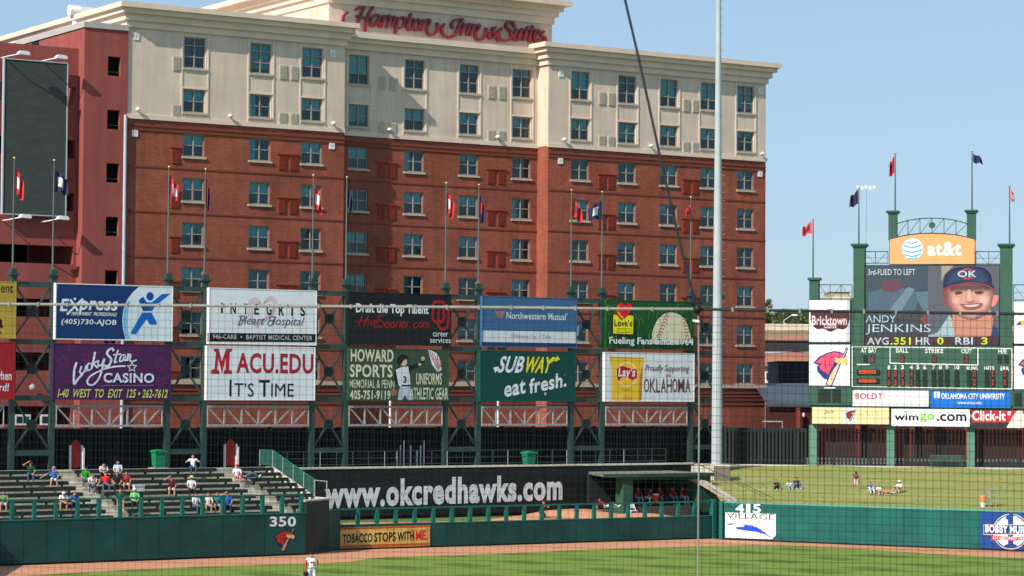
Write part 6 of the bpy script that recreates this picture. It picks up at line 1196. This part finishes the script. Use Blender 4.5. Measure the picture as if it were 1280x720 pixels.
def limb_pts(P):
    g = lambda k, s_: np.array((P[k][0] * s_, P[k][1], P[k][2]), float)
    out = []; pel, ch, nk, hd = (np.array(P[k], float) for k in ('pel', 'ch', 'nk', 'hd')); rc = P.get('ha') == (0, 0, 0)
    sc_ = .75 if P is POSES['backview'] else 1
    def cap(a, b, ra, rb, tag): out.append((np.array(a, float), np.array(b, float), ra * sc_, rb * sc_, tag))
    off = np.array((.10, 0, 0)); cap(pel - off * .8, pel + off * .8, .125, .125, 'pants'); cap(pel, ch, .13, .15, 'shirt')
    up = (ch - pel) / np.linalg.norm(ch - pel)
    if rc:
        s1 = ch + np.array((-.10, -.14, .12)); s2 = ch + np.array((-.10, .18, .10)); cap(s1, s2, .075, .075, 'shirt')
        arms = [(s1, s1 + (.05, -.18, -.20), s1 + (.26, -.28, -.26)), (s2, s2 + (-.12, .15, -.24), s2 + (-.05, .10, -.42))]
        legs = [((pel + (.0, -.09, 0)), np.array(P['kn'], float) + (0, -.08, 0), np.array(P['an'], float) + (0, -.08, 0)), ((pel + (0, .09, 0)), np.array(P['kn'], float) + (.05, .10, -.22), np.array(P['an'], float) + (.02, .10, -.06))]
    else:
        cap(g('sh', -1) * .8 + ch * .2, g('sh', 1) * .8 + ch * .2, .085, .085, 'shirt'); cap(ch - (.07, 0, 0), ch + (.07, 0, 0), .12, .12, 'shirt')
        arms = [(g('sh', 1), g('el', 1), g('ha', 1)), (g('sh', -1), np.array(P['el2'], float) if 'el2' in P else g('el', -1), np.array(P['ha2'], float) if 'ha2' in P else g('ha', -1))]
        legs = [(g('hip', s_), g('kn', s_), g('an', s_)) for s_ in (1, -1)]
    for s0, e_, h in arms:
        m = s0 * .35 + e_ * .65; cap(s0, m, .062, .052, 'shirt'); cap(m, e_, .046, .042, 'arm'); cap(e_, h, .042, .028, 'arm')
        d = (h - e_) / np.linalg.norm(h - e_); sd = np.cross(d, (0, 0, 1.)); sd = sd / (np.linalg.norm(sd) + 1e-6)
        palm = h + d * .05; cap(h, palm + d * .03, .030, .034, 'skin')
        for q in range(4):
            b0 = palm + d * .035 + sd * (q - 1.5) * .021; ln = (.065, .078, .074, .058)[q]; b1 = b0 + d * ln * .55; b2 = b1 + d * ln * .35 + np.array((0, 0, -.025)); cap(b0, b1, .0105, .010, 'skin'); cap(b1, b2, .010, .008, 'skin')
        t0 = h + d * .02 - sd * .03; cap(t0, t0 - sd * .03 + d * .045, .013, .010, 'skin')
    for h0, k_, a_ in legs:
        m = h0 * .2 + k_ * .8; cap(h0, m, .098, .070, 'pants'); cap(m, k_, .066, .060, 'leg'); cap(k_, a_, .060, .040, 'leg')
        fd = np.array((.0, -1., 0)) if not rc else np.array((.5, -.4, .6)); fd = fd / np.linalg.norm(fd); lo = np.array((0, 0, -.035)) if not rc else 0
        cap(a_ + lo, a_ + lo + fd * .17, .045, .036, 'shoe')
    cap(nk - up * .04, hd - (0, 0, .04), .055, .05, 'skin')
    out.append((hd - (0, 0, .035), hd + (0, .012, .035), .082 * (sc_ * .2 + .8), .092 * (sc_ * .2 + .8), 'head'))
    cap(hd + (0, -.085, -.01), hd + (0, -.105, -.03), .014, .018, 'skin')
    for s_ in (-1, 1): cap(hd + (s_ * .085, .01, .005), hd + (s_ * .092, .012, -.03), .018, .014, 'skin')
    return out, hd
def body_mesh(pose, short_legs=False, bare_arms=True, long_hair=False):
    P = POSES[pose]; caps, hd = limb_pts(P); mb = MB()
    for a_, b_, ra, rb, tag in caps:
        d = b_ - a_; L_ = np.linalg.norm(d) + 1e-9; d = d / L_; x = np.cross(d, (0.3, .9, .2)); x /= np.linalg.norm(x); y = np.cross(d, x); n = 8; rings = []
        for tt, rr_, oo in ((0, .0, -ra), (0, .7, -ra * .7), (0, 1, 0), (1, 1, 0), (1, .7, rb * .7), (1, 0, rb)):
            r0 = (ra if tt == 0 else rb) * rr_; ce = (a_ if tt == 0 else b_) + d * oo; rings.append([tuple(ce + (x * math.cos(k * 2 * math.pi / n) + y * math.sin(k * 2 * math.pi / n)) * max(r0, 1e-4)) for k in range(n)])
        vs = [v for r_ in rings for v in r_]; mb.add(vs, [(j * n + k, j * n + (k + 1) % n, (j + 1) * n + (k + 1) % n, (j + 1) * n + k) for j in range(5) for k in range(n)])
    me = mb.mesh('person', SKIN); ob = bpy.data.objects.new('tmp', me); C.objects.link(ob)
    md = ob.modifiers.new('r', 'REMESH'); md.mode = 'VOXEL'; md.voxel_size = .0125; md2 = ob.modifiers.new('s', 'SMOOTH'); md2.iterations = 2; md2.factor = .5
    dg_ = bpy.context.evaluated_depsgraph_get(); out = bpy.data.meshes.new_from_object(ob.evaluated_get(dg_)); bpy.data.objects.remove(ob); bpy.data.meshes.remove(me)
    nf = len(out.polygons); ct = np.zeros(nf * 3); out.polygons.foreach_get('center', ct); ct = ct.reshape(-1, 3); best = np.full(nf, 1e9); tg = np.zeros(nf, int)
    names = ['skin', 'shirt', 'arm', 'pants', 'leg', 'shoe', 'head']
    for a_, b_, ra, rb, tag in caps:
        ab = b_ - a_; t_ = np.clip(((ct - a_) @ ab) / (ab @ ab + 1e-9), 0, 1); ds = np.linalg.norm(ct - a_ - t_[:, None] * ab, axis=1) - (ra + (rb - ra) * t_); m = ds < best; best[m] = ds[m]; tg[m] = names.index(tag)
    slot = np.zeros(nf, int)      # 0 skin 1 shirt 2 trousers 3 shoes 4 hair 5 eyes
    slot[tg == 1] = 1; slot[tg == 3] = 2; slot[tg == 5] = 3
    if not bare_arms: slot[tg == 2] = 1
    if not short_legs: slot[tg == 4] = 2
    r = ct - hd; hm = (tg == 6) & ((r[:, 2] > .035) | (r[:, 1] > .02)) & ~((r[:, 1] < -.05) & (r[:, 2] < .055)); slot[hm] = 4
    em = (tg == 6) & (r[:, 1] < -.05) & (np.abs(np.abs(r[:, 0]) - .032) < .013) & (np.abs(r[:, 2] - .008) < .009); slot[em] = 5
    mm = (tg == 6) & (r[:, 1] < -.05) & (np.abs(r[:, 0]) < .026) & (np.abs(r[:, 2] + .062) < .007); slot[mm] = 5
    out.materials.clear()
    for k in range(6): out.materials.append(SKIN)
    out.polygons.foreach_set('material_index', slot); out.polygons.foreach_set('use_smooth', [True] * nf); out.update(); return out, hd
_bm = {}
def cloth(r, g, b): return mat('cloth_%d_%d_%d' % (r, g, b), rgb(r, g, b), .85, .10, 9)
def cap_mesh(hd, kind):
    m = MB(); c_ = (hd[0], hd[1] + .012, hd[2] + .035)
    if kind == 'cap':
        m.lathe(c_, [(.108, .0), (.110, .03), (.098, .07), (.060, .10), (.012, .112)], 14); n = 9
        m.add([(c_[0] + .085 * math.cos(math.pi + math.pi * k / (n - 1)), c_[1] - .06 + .115 * math.sin(math.pi + math.pi * k / (n - 1)), c_[2] + .012 - (.012 if 0 < k < n - 1 else 0)) for k in range(n)] + [(c_[0] + .085 * math.cos(math.pi + math.pi * k / (n - 1)), c_[1] - .06 + .115 * math.sin(math.pi + math.pi * k / (n - 1)), c_[2] + .0) for k in range(n)], [tuple(range(n)), tuple(range(2 * n - 1, n - 1, -1))])
    elif kind == 'hat': m.lathe(c_, [(.21, .0), (.20, .018), (.108, .02), (.10, .09), (.075, .115), (.01, .11)], 16)
    else: m.lathe((c_[0], c_[1] + .03, c_[2] - .16), [(.03, -.06), (.085, .0), (.10, .08), (.105, .17), (.08, .235), (.01, .262)], 12)
    return m
def person(pos, pose, lab, shirt, pants, rot=0, hat=None, hatc=(20, 22, 30), shorts=False, sleeves=False, shoe=(220, 220, 220), hair=(60, 40, 26), fr=None, scale=1.0, skin=None, grp='spectators in the bleachers'):
    k = (pose, shorts, not sleeves)
    if k not in _bm: _bm[k] = body_mesh(pose, shorts, not sleeves)
    me, hd = _bm[k]; o = bpy.data.objects.new('person', me); C.objects.link(o); o.location = pos; o.rotation_euler = (0, 0, rot); o.scale = (scale,) * 3
    ms = [skin or SKIN, cloth(*shirt), cloth(*pants), cloth(*shoe), cloth(*hair), cloth(30, 20, 18)]
    for i, m in enumerate(ms): o.material_slots[i].link = 'OBJECT'; o.material_slots[i].material = m
    meta(o, lab, 'person', grp); ORG[o.name] = (0, 0, 0)
    if hat:
        h = bpy.data.objects.new({'cap': 'cap', 'hat': 'sun_hat', 'long': 'hair'}[hat], cap_mesh(hd, hat).mesh(hat, cloth(*hatc))); C.objects.link(h); h.parent = o
    return o
def seat_at(px, py):      # the bench row and place along it whose seat lies at this pixel
    best = None
    for i in range(NR):
        y = Y0 + i * TR + .34; x, z = Q.hit(px, py, y); dz = abs(z - (ZB + i * RI + .43))
        if best is None or dz < best[0]: best = (dz, x, y, ZB + i * RI + .43)
    return best[1], best[2] - .02, best[3]
JN = (70, 92, 130); WHT = (226, 228, 232); KH = (206, 196, 178); TAN = (190, 150, 120)
crowd = [(4, 634, 'sit', 'person in a green and tan tank top at the left photo edge', (110, 140, 90), (160, 170, 190), dict(shorts=True)),
 (38, 592, 'armup', 'person in dark green shirt and red cap, hand to mouth, upper left section', (20, 74, 48), JN, dict(hat='cap', hatc=(130, 36, 28))),
 (67, 603.5, 'armout', 'person in blue shirt and grey cap with one arm stretched along the bench', (52, 98, 156), WHT, dict(hat='cap', hatc=(130, 136, 160), shorts=True)),
 (79, 634, 'lean', 'person in white shirt and white cap bent forward behind the rail', WHT, (180, 150, 140), dict(hat='cap', hatc=(220, 222, 228), shorts=True)),
 (93, 634, 'lean', 'person in blue shirt with brown hair bent forward beside the white cap', (50, 100, 160), JN, dict(hair=(110, 66, 44))),
 (107, 603, 'sit', 'person in bright green shirt and dark cap beside the aisle', (20, 150, 40), JN, dict(hat='cap')),
 (115, 611, 'lean', 'person in white shirt and jeans leaning forward next to the aisle', (216, 206, 214), JN, dict()),
 (129, 597, 'lean', 'person in pale shirt on the row behind the red shirt', (206, 200, 206), (60, 60, 66), dict(hair=(50, 34, 26))),
 (132, 610, 'back', 'person in bright red shirt and jeans leaning back', (206, 28, 30), JN, dict()),
 (147, 596, 'sit', 'person in light blue and white shirt right of the pale shirt', (196, 206, 226), (40, 44, 56), dict()),
 (146, 610, 'sit', 'person in a black shirt right of the red shirt', (26, 30, 40), (40, 44, 56), dict()),
 (157.5, 610, 'sit', 'person in a red and white top with hands on knees, end of the group', (160, 44, 44), (220, 200, 190), dict(shorts=True, skin=None)),
 (150, 632, 'sit', 'person in dark green shirt with reddish hair by the second aisle rail posts', (18, 76, 52), (60, 40, 36), dict(shorts=True, hair=(120, 60, 36))),
 (168, 632, 'sit', 'person in lime green top and white cap behind the rail', (110, 206, 120), (30, 50, 50), dict(hat='cap', hatc=(214, 200, 180))),
 (214, 613, 'armup', 'person in maroon shirt shading the eyes with a raised hand', (86, 22, 34), KH, dict(shorts=True)),
 (239, 614, 'sit', 'person in white shirt and straw hat in the middle section', (224, 218, 224), (40, 50, 56), dict(hat='hat', hatc=(206, 180, 130))),
 (241, 585, 'akimbo', 'person in white shirt with elbows out on the top row', (236, 232, 236), JN, dict()),
 (244, 633, 'sit', 'person in white shirt and jeans at the left end of four friends by the rail', (214, 222, 232), JN, dict(rot=.5)),
 (260, 633, 'sit', 'person in tan top and pale denim skirt, second of four friends by the rail', (214, 190, 180), (150, 170, 190), dict(shorts=True, hair=(120, 60, 30))),
 (271, 633, 'sit', 'person in teal top and pale denim shorts, third of four friends by the rail', (40, 120, 130), (150, 170, 190), dict(shorts=True, hair=(130, 64, 36))),
 (284, 632, 'armup', 'person in royal blue top raising an arm at the right end of four friends', (40, 86, 190), (30, 50, 70), dict(hair=(110, 70, 40))),
 (296, 598, 'sit', 'person in white shirt, red cap and red shorts beside the second aisle', (230, 226, 236), (150, 40, 50), dict(hat='cap', hatc=(190, 30, 36), shorts=True)),
 (306, 598, 'recline', 'person in maroon shirt and white hat reclining with jeans stretched right', (90, 20, 30), JN, dict(hat='hat', hatc=(226, 222, 214)))]
for px, py, pose, lab, sc1, sc2, kw in crowd:
    x, y, z = seat_at(px, py); kw = dict(kw); rot = kw.pop('rot', 0); person(Q.w(x, y, z), pose, lab, sc1, sc2, rot=math.radians(12) + rot, **kw)
x, y, z = seat_at(173, 614); solo('cool_box', 'white plastic cool box standing on a bench in the middle section', 'cool box', Q, (x, y, z), MB().box(x - .3, x + .3, y - .15, y + .15, z, z + .28).box(x - .32, x + .32, y - .17, y + .17, z + .285, z + .36), paint(196, 200, 206))
BPG = 'players in the bullpen'
RJ = (150, 20, 26)
p = gw(677, 652.0, FZ + .02); person(Vector(p), 'crouch', 'player in red jersey bending over a raised glove in the bullpen', RJ, (24, 30, 44), rot=.5, hat='cap', hatc=(150, 30, 40), grp=BPG)
dx0 = L.hit(757, 640, -13.6)[0]; zc = 1.68
person(L.w(dx0, -13.6, zc), 'recline', 'player in red jersey and white trousers reclining with legs up by the shelter', (190, 24, 28), (214, 216, 222), rot=R(33), hat='cap', hatc=(190, 60, 70), grp=BPG)
lc = thing('lounge_chair', 'folding lounge chair under the reclining bullpen player', 'chair', L, (dx0, -13.6, FZ)); part(lc, 'seat', MB().box(dx0 - .5, dx0 + .5, -13.85, -13.3, 1.62, 1.67), BLACK); part(lc, 'backrest', MB().bar((dx0 - .35, -13.55, 1.68), (dx0 - .75, -13.55, 2.25), .5, .04), BLACK)
for sx in (-.4, .4):
    for yy in (-13.8, -13.35): part(lc, 'leg', MB().box(dx0 + sx - .02, dx0 + sx + .02, yy - .02, yy + .02, FZ, 1.62), TRUSS)
fcx = L.hit(791, 640, -13.0)[0]; fc = thing('folding_chair', 'white folding chair standing in front of the shelter column', 'chair', L, (fcx, -13, FZ)); part(fc, 'seat', MB().box(fcx - .25, fcx + .25, -13.25, -12.8, FZ + .45, FZ + .49), WHITE); part(fc, 'backrest', MB().box(fcx - .25, fcx + .25, -12.8, -12.76, FZ + .62, FZ + .98), WHITE)
for sx in (-.22, .22):
    part(fc, 'leg', MB().bar((fcx + sx, -13.25, FZ), (fcx + sx, -12.79, FZ + .95), .03), WHITE); part(fc, 'leg', MB().bar((fcx + sx, -12.75, FZ), (fcx + sx, -13.2, FZ + .45), .03), WHITE)
yb_ = dy + .9
for px, lab, tr_, rt in ((797, 'first seated player from the left inside the shelter, leaning in shadow', (150, 170, 206), 0), (808.5, 'second seated player from the left inside the shelter, white trousers', (226, 228, 232), .3), (824, 'middle seated player inside the shelter turned toward the orange cooler', (130, 160, 206), -.4), (840, 'fourth seated player inside the shelter with light blue trousers', (110, 140, 190), .1), (853, 'rightmost seated player inside the shelter in white and blue trousers', (200, 208, 226), .2)):
    x = L.hit(px, 612, yb_)[0]; person(L.w(x, yb_, FD + .47), 'sit' if rt < .25 else 'lean', lab, RJ, tr_, rot=R(25) + rt, sleeves=False, hat='cap', hatc=(36, 30, 50), grp='players on the shelter bench')
x = L.hit(817.5, 620, dy + .55)[0]; oc = thing('drink_cooler', 'orange drink cooler with a white lid inside the shelter', 'cooler', L, (x, dy + .35, FD)); part(oc, 'barrel', MB().lathe((x, dy + .35, FD + .25), [(.2, 0), (.22, .2), (.22, .5)], 12), paint(206, 76, 36)); part(oc, 'lid', MB().lathe((x, dy + .35, FD + .755), [(.23, 0), (.23, .07), (.06, .1)], 12), WHITE); part(oc, 'stand', MB().box(x - .22, x + .22, dy + .15, dy + .55, FD, FD + .245), BLACK)
BG = 'spectators on the grass berm'
for px, py, pose, lab, sc1, sc2, kw in ((972, 611, 'ground', 'person in black sitting on the berm at the left of the trio', (30, 26, 30), (40, 40, 50), dict(scale=.8)), (986, 611, 'ground', 'small child in white sitting between two others on the berm', (226, 216, 220), (150, 170, 200), dict(scale=.75)), (994.5, 611.5, 'ground', 'person in dark shirt and jeans sitting at the right of the trio on the berm', (60, 40, 50), JN, dict(hair=(24, 18, 16), scale=.95)),
        (1071.5, 611, 'backview', 'child in pink shorts standing on the berm with one arm up', (110, 60, 60), (230, 180, 196), dict(shorts=True, hair=(80, 40, 26), rot=3.0)), (1087, 615.5, 'ground', 'person in blue and white shirt sitting on the berm beside the standing child', (60, 100, 190), (206, 210, 220), dict(hair=(60, 34, 24), scale=.9)), (1097, 616.5, 'ground', 'small child in white sitting right of the blue shirt on the berm', (232, 230, 236), (170, 180, 200), dict(shorts=True, scale=.72)),
        (1109, 616.5, 'recline', 'child in pink lying low on the grass right of the seated group', (206, 120, 116), (210, 130, 116), dict(scale=.6, shorts=True)), (1123, 616, 'ground', 'person in white shirt and white cap sitting alone at the right on the berm', (228, 226, 226), (190, 160, 140), dict(shorts=True, hat='cap', hatc=(220, 214, 206)))):
    p = berm_at(px, py); kw = dict(kw); rot = kw.pop('rot', .15 if px < 1100 else -.8); person(Vector((p[0], p[1], p[2] - .01)), pose, lab, sc1, sc2, rot=rot, grp=BG, **kw)
# outfielder on the grass
fz = gw(389.5, 736.5, .02); pl_ = person(Vector(fz), 'hatup', 'outfielder in white jersey and red sleeves touching his cap on the grass', (222, 220, 226), (214, 214, 222), rot=.15, hat='cap', hatc=(20, 20, 30), shoe=(26, 24, 30), grp=None, scale=1.03)
m_ = _bm[('hatup', False, True)][0].copy(); pl_.data = m_
nf = len(m_.polygons); ct = np.zeros(nf * 3); m_.polygons.foreach_get('center', ct); ct = ct.reshape(-1, 3); sl_i = np.zeros(nf, int); m_.polygons.foreach_get('material_index', sl_i)
m_.materials.append(SKIN); m_.materials.append(SKIN); m_.materials.append(SKIN)
arm = (np.abs(ct[:, 0]) > .215) & (ct[:, 2] > .86) & (sl_i < 2) & (ct[:, 2] < 1.36); sl_i[arm] = 6
sl_i[(sl_i == 1) & (np.abs(ct[:, 2] - 1.24) < .03) & (ct[:, 1] < -.1) & (np.abs(ct[:, 0]) < .12)] = 7; sl_i[(np.abs(ct[:, 2] - .98) < .022) & (np.abs(ct[:, 0]) < .21)] = 8
m_.polygons.foreach_set('material_index', sl_i)
for i, m in ((6, cloth(176, 24, 34)), (7, cloth(140, 50, 60)), (8, cloth(30, 32, 60))): pl_.material_slots[i].link = 'OBJECT'; pl_.material_slots[i].material = m
gm = MB().lathe((-.29, -.12, .72), [(.02, -.1), (.10, -.06), (.13, .03), (.09, .12), (.03, .15)], 12); g_ = bpy.data.objects.new('baseball_glove', gm.mesh('baseball_glove', cloth(40, 26, 22))); C.objects.link(g_); g_.location = pl_.location; g_.rotation_euler = pl_.rotation_euler; meta(g_, 'dark leather glove on the left hand of the outfielder', 'glove')
# ================================================================ NETTING AND CABLES close to the camera
NF = Frame(0, 16.2, R(-8))
def n_at(px, py, yo=0): x, z = NF.hit(px, py, yo); return (x, yo, z)
nx0, nx1 = NF.hit(-60, 480)[0], NF.hit(1340, 480)[0]; ztop = lambda x: 0
CT = [(-60, 379.5), (160, 381.5), (320, 382.5), (480, 383.5), (640, 384.5), (760, 386), (872, 386.5)]; CT2 = [(872, 386.5), (960, 388), (1080, 389.5), (1200, 391.5), (1340, 393)]
import bisect
allp = [n_at(*p) for p in CT + CT2[1:]]; ax = [p[0] for p in allp]
def cz(x):
    i = min(max(bisect.bisect(ax, x) - 1, 0), len(ax) - 2); t_ = (x - ax[i]) / (ax[i + 1] - ax[i]); return allp[i][2] * (1 - t_) + allp[i + 1][2] * t_
net = thing('backstop_net', 'fine black square mesh safety net stretched across the lower half of the view', 'net', NF, (0, 0, 8)); e = MB(); cell = .0445; zb_ = NF.hit(640, 760)[1]; rg = random.Random(2); x = nx0; xj = NF.hit(872, 500)[0]
while x < nx1:
    hw = .0009 if x < xj else .0012; ph = rg.random() * 6; z1_ = cz(x); pts = [(x + .004 * math.sin(z * 3 + ph), 0, z) for z in np.linspace(zb_, z1_, 7)]
    for p, q_ in zip(pts, pts[1:]): e.add([(p[0] - hw, p[1], p[2]), (p[0] + hw, p[1], p[2]), (q_[0] + hw, q_[1], q_[2]), (q_[0] - hw, q_[1], q_[2]), (p[0], p[1] + 2 * hw, p[2]), (q_[0], q_[1] + 2 * hw, q_[2])], [(0, 1, 2, 3), (1, 4, 5, 2), (4, 0, 3, 5)])
    x += cell
k = 1
while True:
    if cz(0) - k * cell * 1.06 < zb_: break
    pr = None
    for j in range(25):
        x = nx0 + (nx1 - nx0) * j / 24; hw = .0009 if x < xj else .0012; z = cz(x) - k * cell * 1.06 + .004 * math.sin(x * 2.1 + k); q_ = (x, 0, z)
        if pr: e.add([(pr[0], 0, pr[2] - hw), (q_[0], 0, q_[2] - hw), (q_[0], 0, q_[2] + hw), (pr[0], 0, pr[2] + hw), (pr[0], 2 * hw, pr[2]), (q_[0], 2 * hw, q_[2])], [(0, 1, 2, 3), (3, 2, 5, 4), (4, 5, 1, 0)])
        pr = q_
    k += 1
part(net, 'net_cords', e, NETM, kind='stuff')
def cable(name, lab, pts, r, m, seg=6):
    e = MB()
    for p, q_ in zip(pts, pts[1:]): e.tube(p, q_, r, n=seg, cap=True)
    c_ = e.v[0]; return solo(name, lab, 'cable', NF, c_, e, m)
GC = mat('weathered_grey_cable', (.25, .245, .235), .6, .12, 8); BC = mat('black_cable', (.018, .02, .024), .5, .1, 6)
cable('support_cable', 'pale grey horizontal cable holding up the left part of the net', [n_at(*p, yo=-.02) for p in CT], .0092, GC)
cable('support_cable', 'dark horizontal cable holding up the right part of the net', [n_at(*p, yo=-.02) for p in CT2], .0095, BC)
rp = MB(); 
for p, q_ in zip(allp, allp[1:]):
    n_ = max(1, int((q_[0] - p[0]) / .19))
    for j in range(n_): t_ = j / n_; x = p[0] * (1 - t_) + q_[0] * t_; z = p[2] * (1 - t_) + q_[2] * t_; rp.box(x - .006, x + .006, -.034, -.006, z - .013, z + .013)
solo('cable_ties', 'small ties fastening the net along its cable', 'ties', NF, allp[0], rp, GC)['kind'] = 'stuff'
cable('diagonal_cable', 'black diagonal cable running down from the top of the view to the net cable', [n_at(772, -40, -.03), n_at(800, 80, -.03), n_at(826, 200, -.03), n_at(849, 300, -.03), n_at(870, 384, -.03)], .0085, BC)
cable('drop_wire', 'thin grey vertical wire hanging from the cable joint through the net', [n_at(873, 392, -.03), n_at(874, 520, -.03), n_at(873, 640, -.03), n_at(872, 770, -.03)], .0055, GC)
jt = thing('cable_joint', 'black shackle knot where the diagonal cable meets the net cable', 'cable joint', NF, n_at(872, 386, -.03)); J = n_at(872, 386, -.045)
part(jt, 'shackle', MB().lathe(J, [(.01, -.03), (.024, -.015), (.028, .0), (.02, .018), (.008, .03)], 8), BLACK); A1, A2 = n_at(865, 378, -.05), n_at(888, 428, -.05); A3 = n_at(878, 405, -.05)
part(jt, 'rope_tail', MB().tube(J, A3, .008, n=6).tube(A3, A2, .006, n=6), BLACK); part(jt, 'pale_clip', MB().tube(n_at(866, 401, -.05), n_at(874, 402, -.05), .008, n=6), WHITE); part(jt, 'rope_wrap', MB().tube(A1, J, .014, n=7), BLACK)
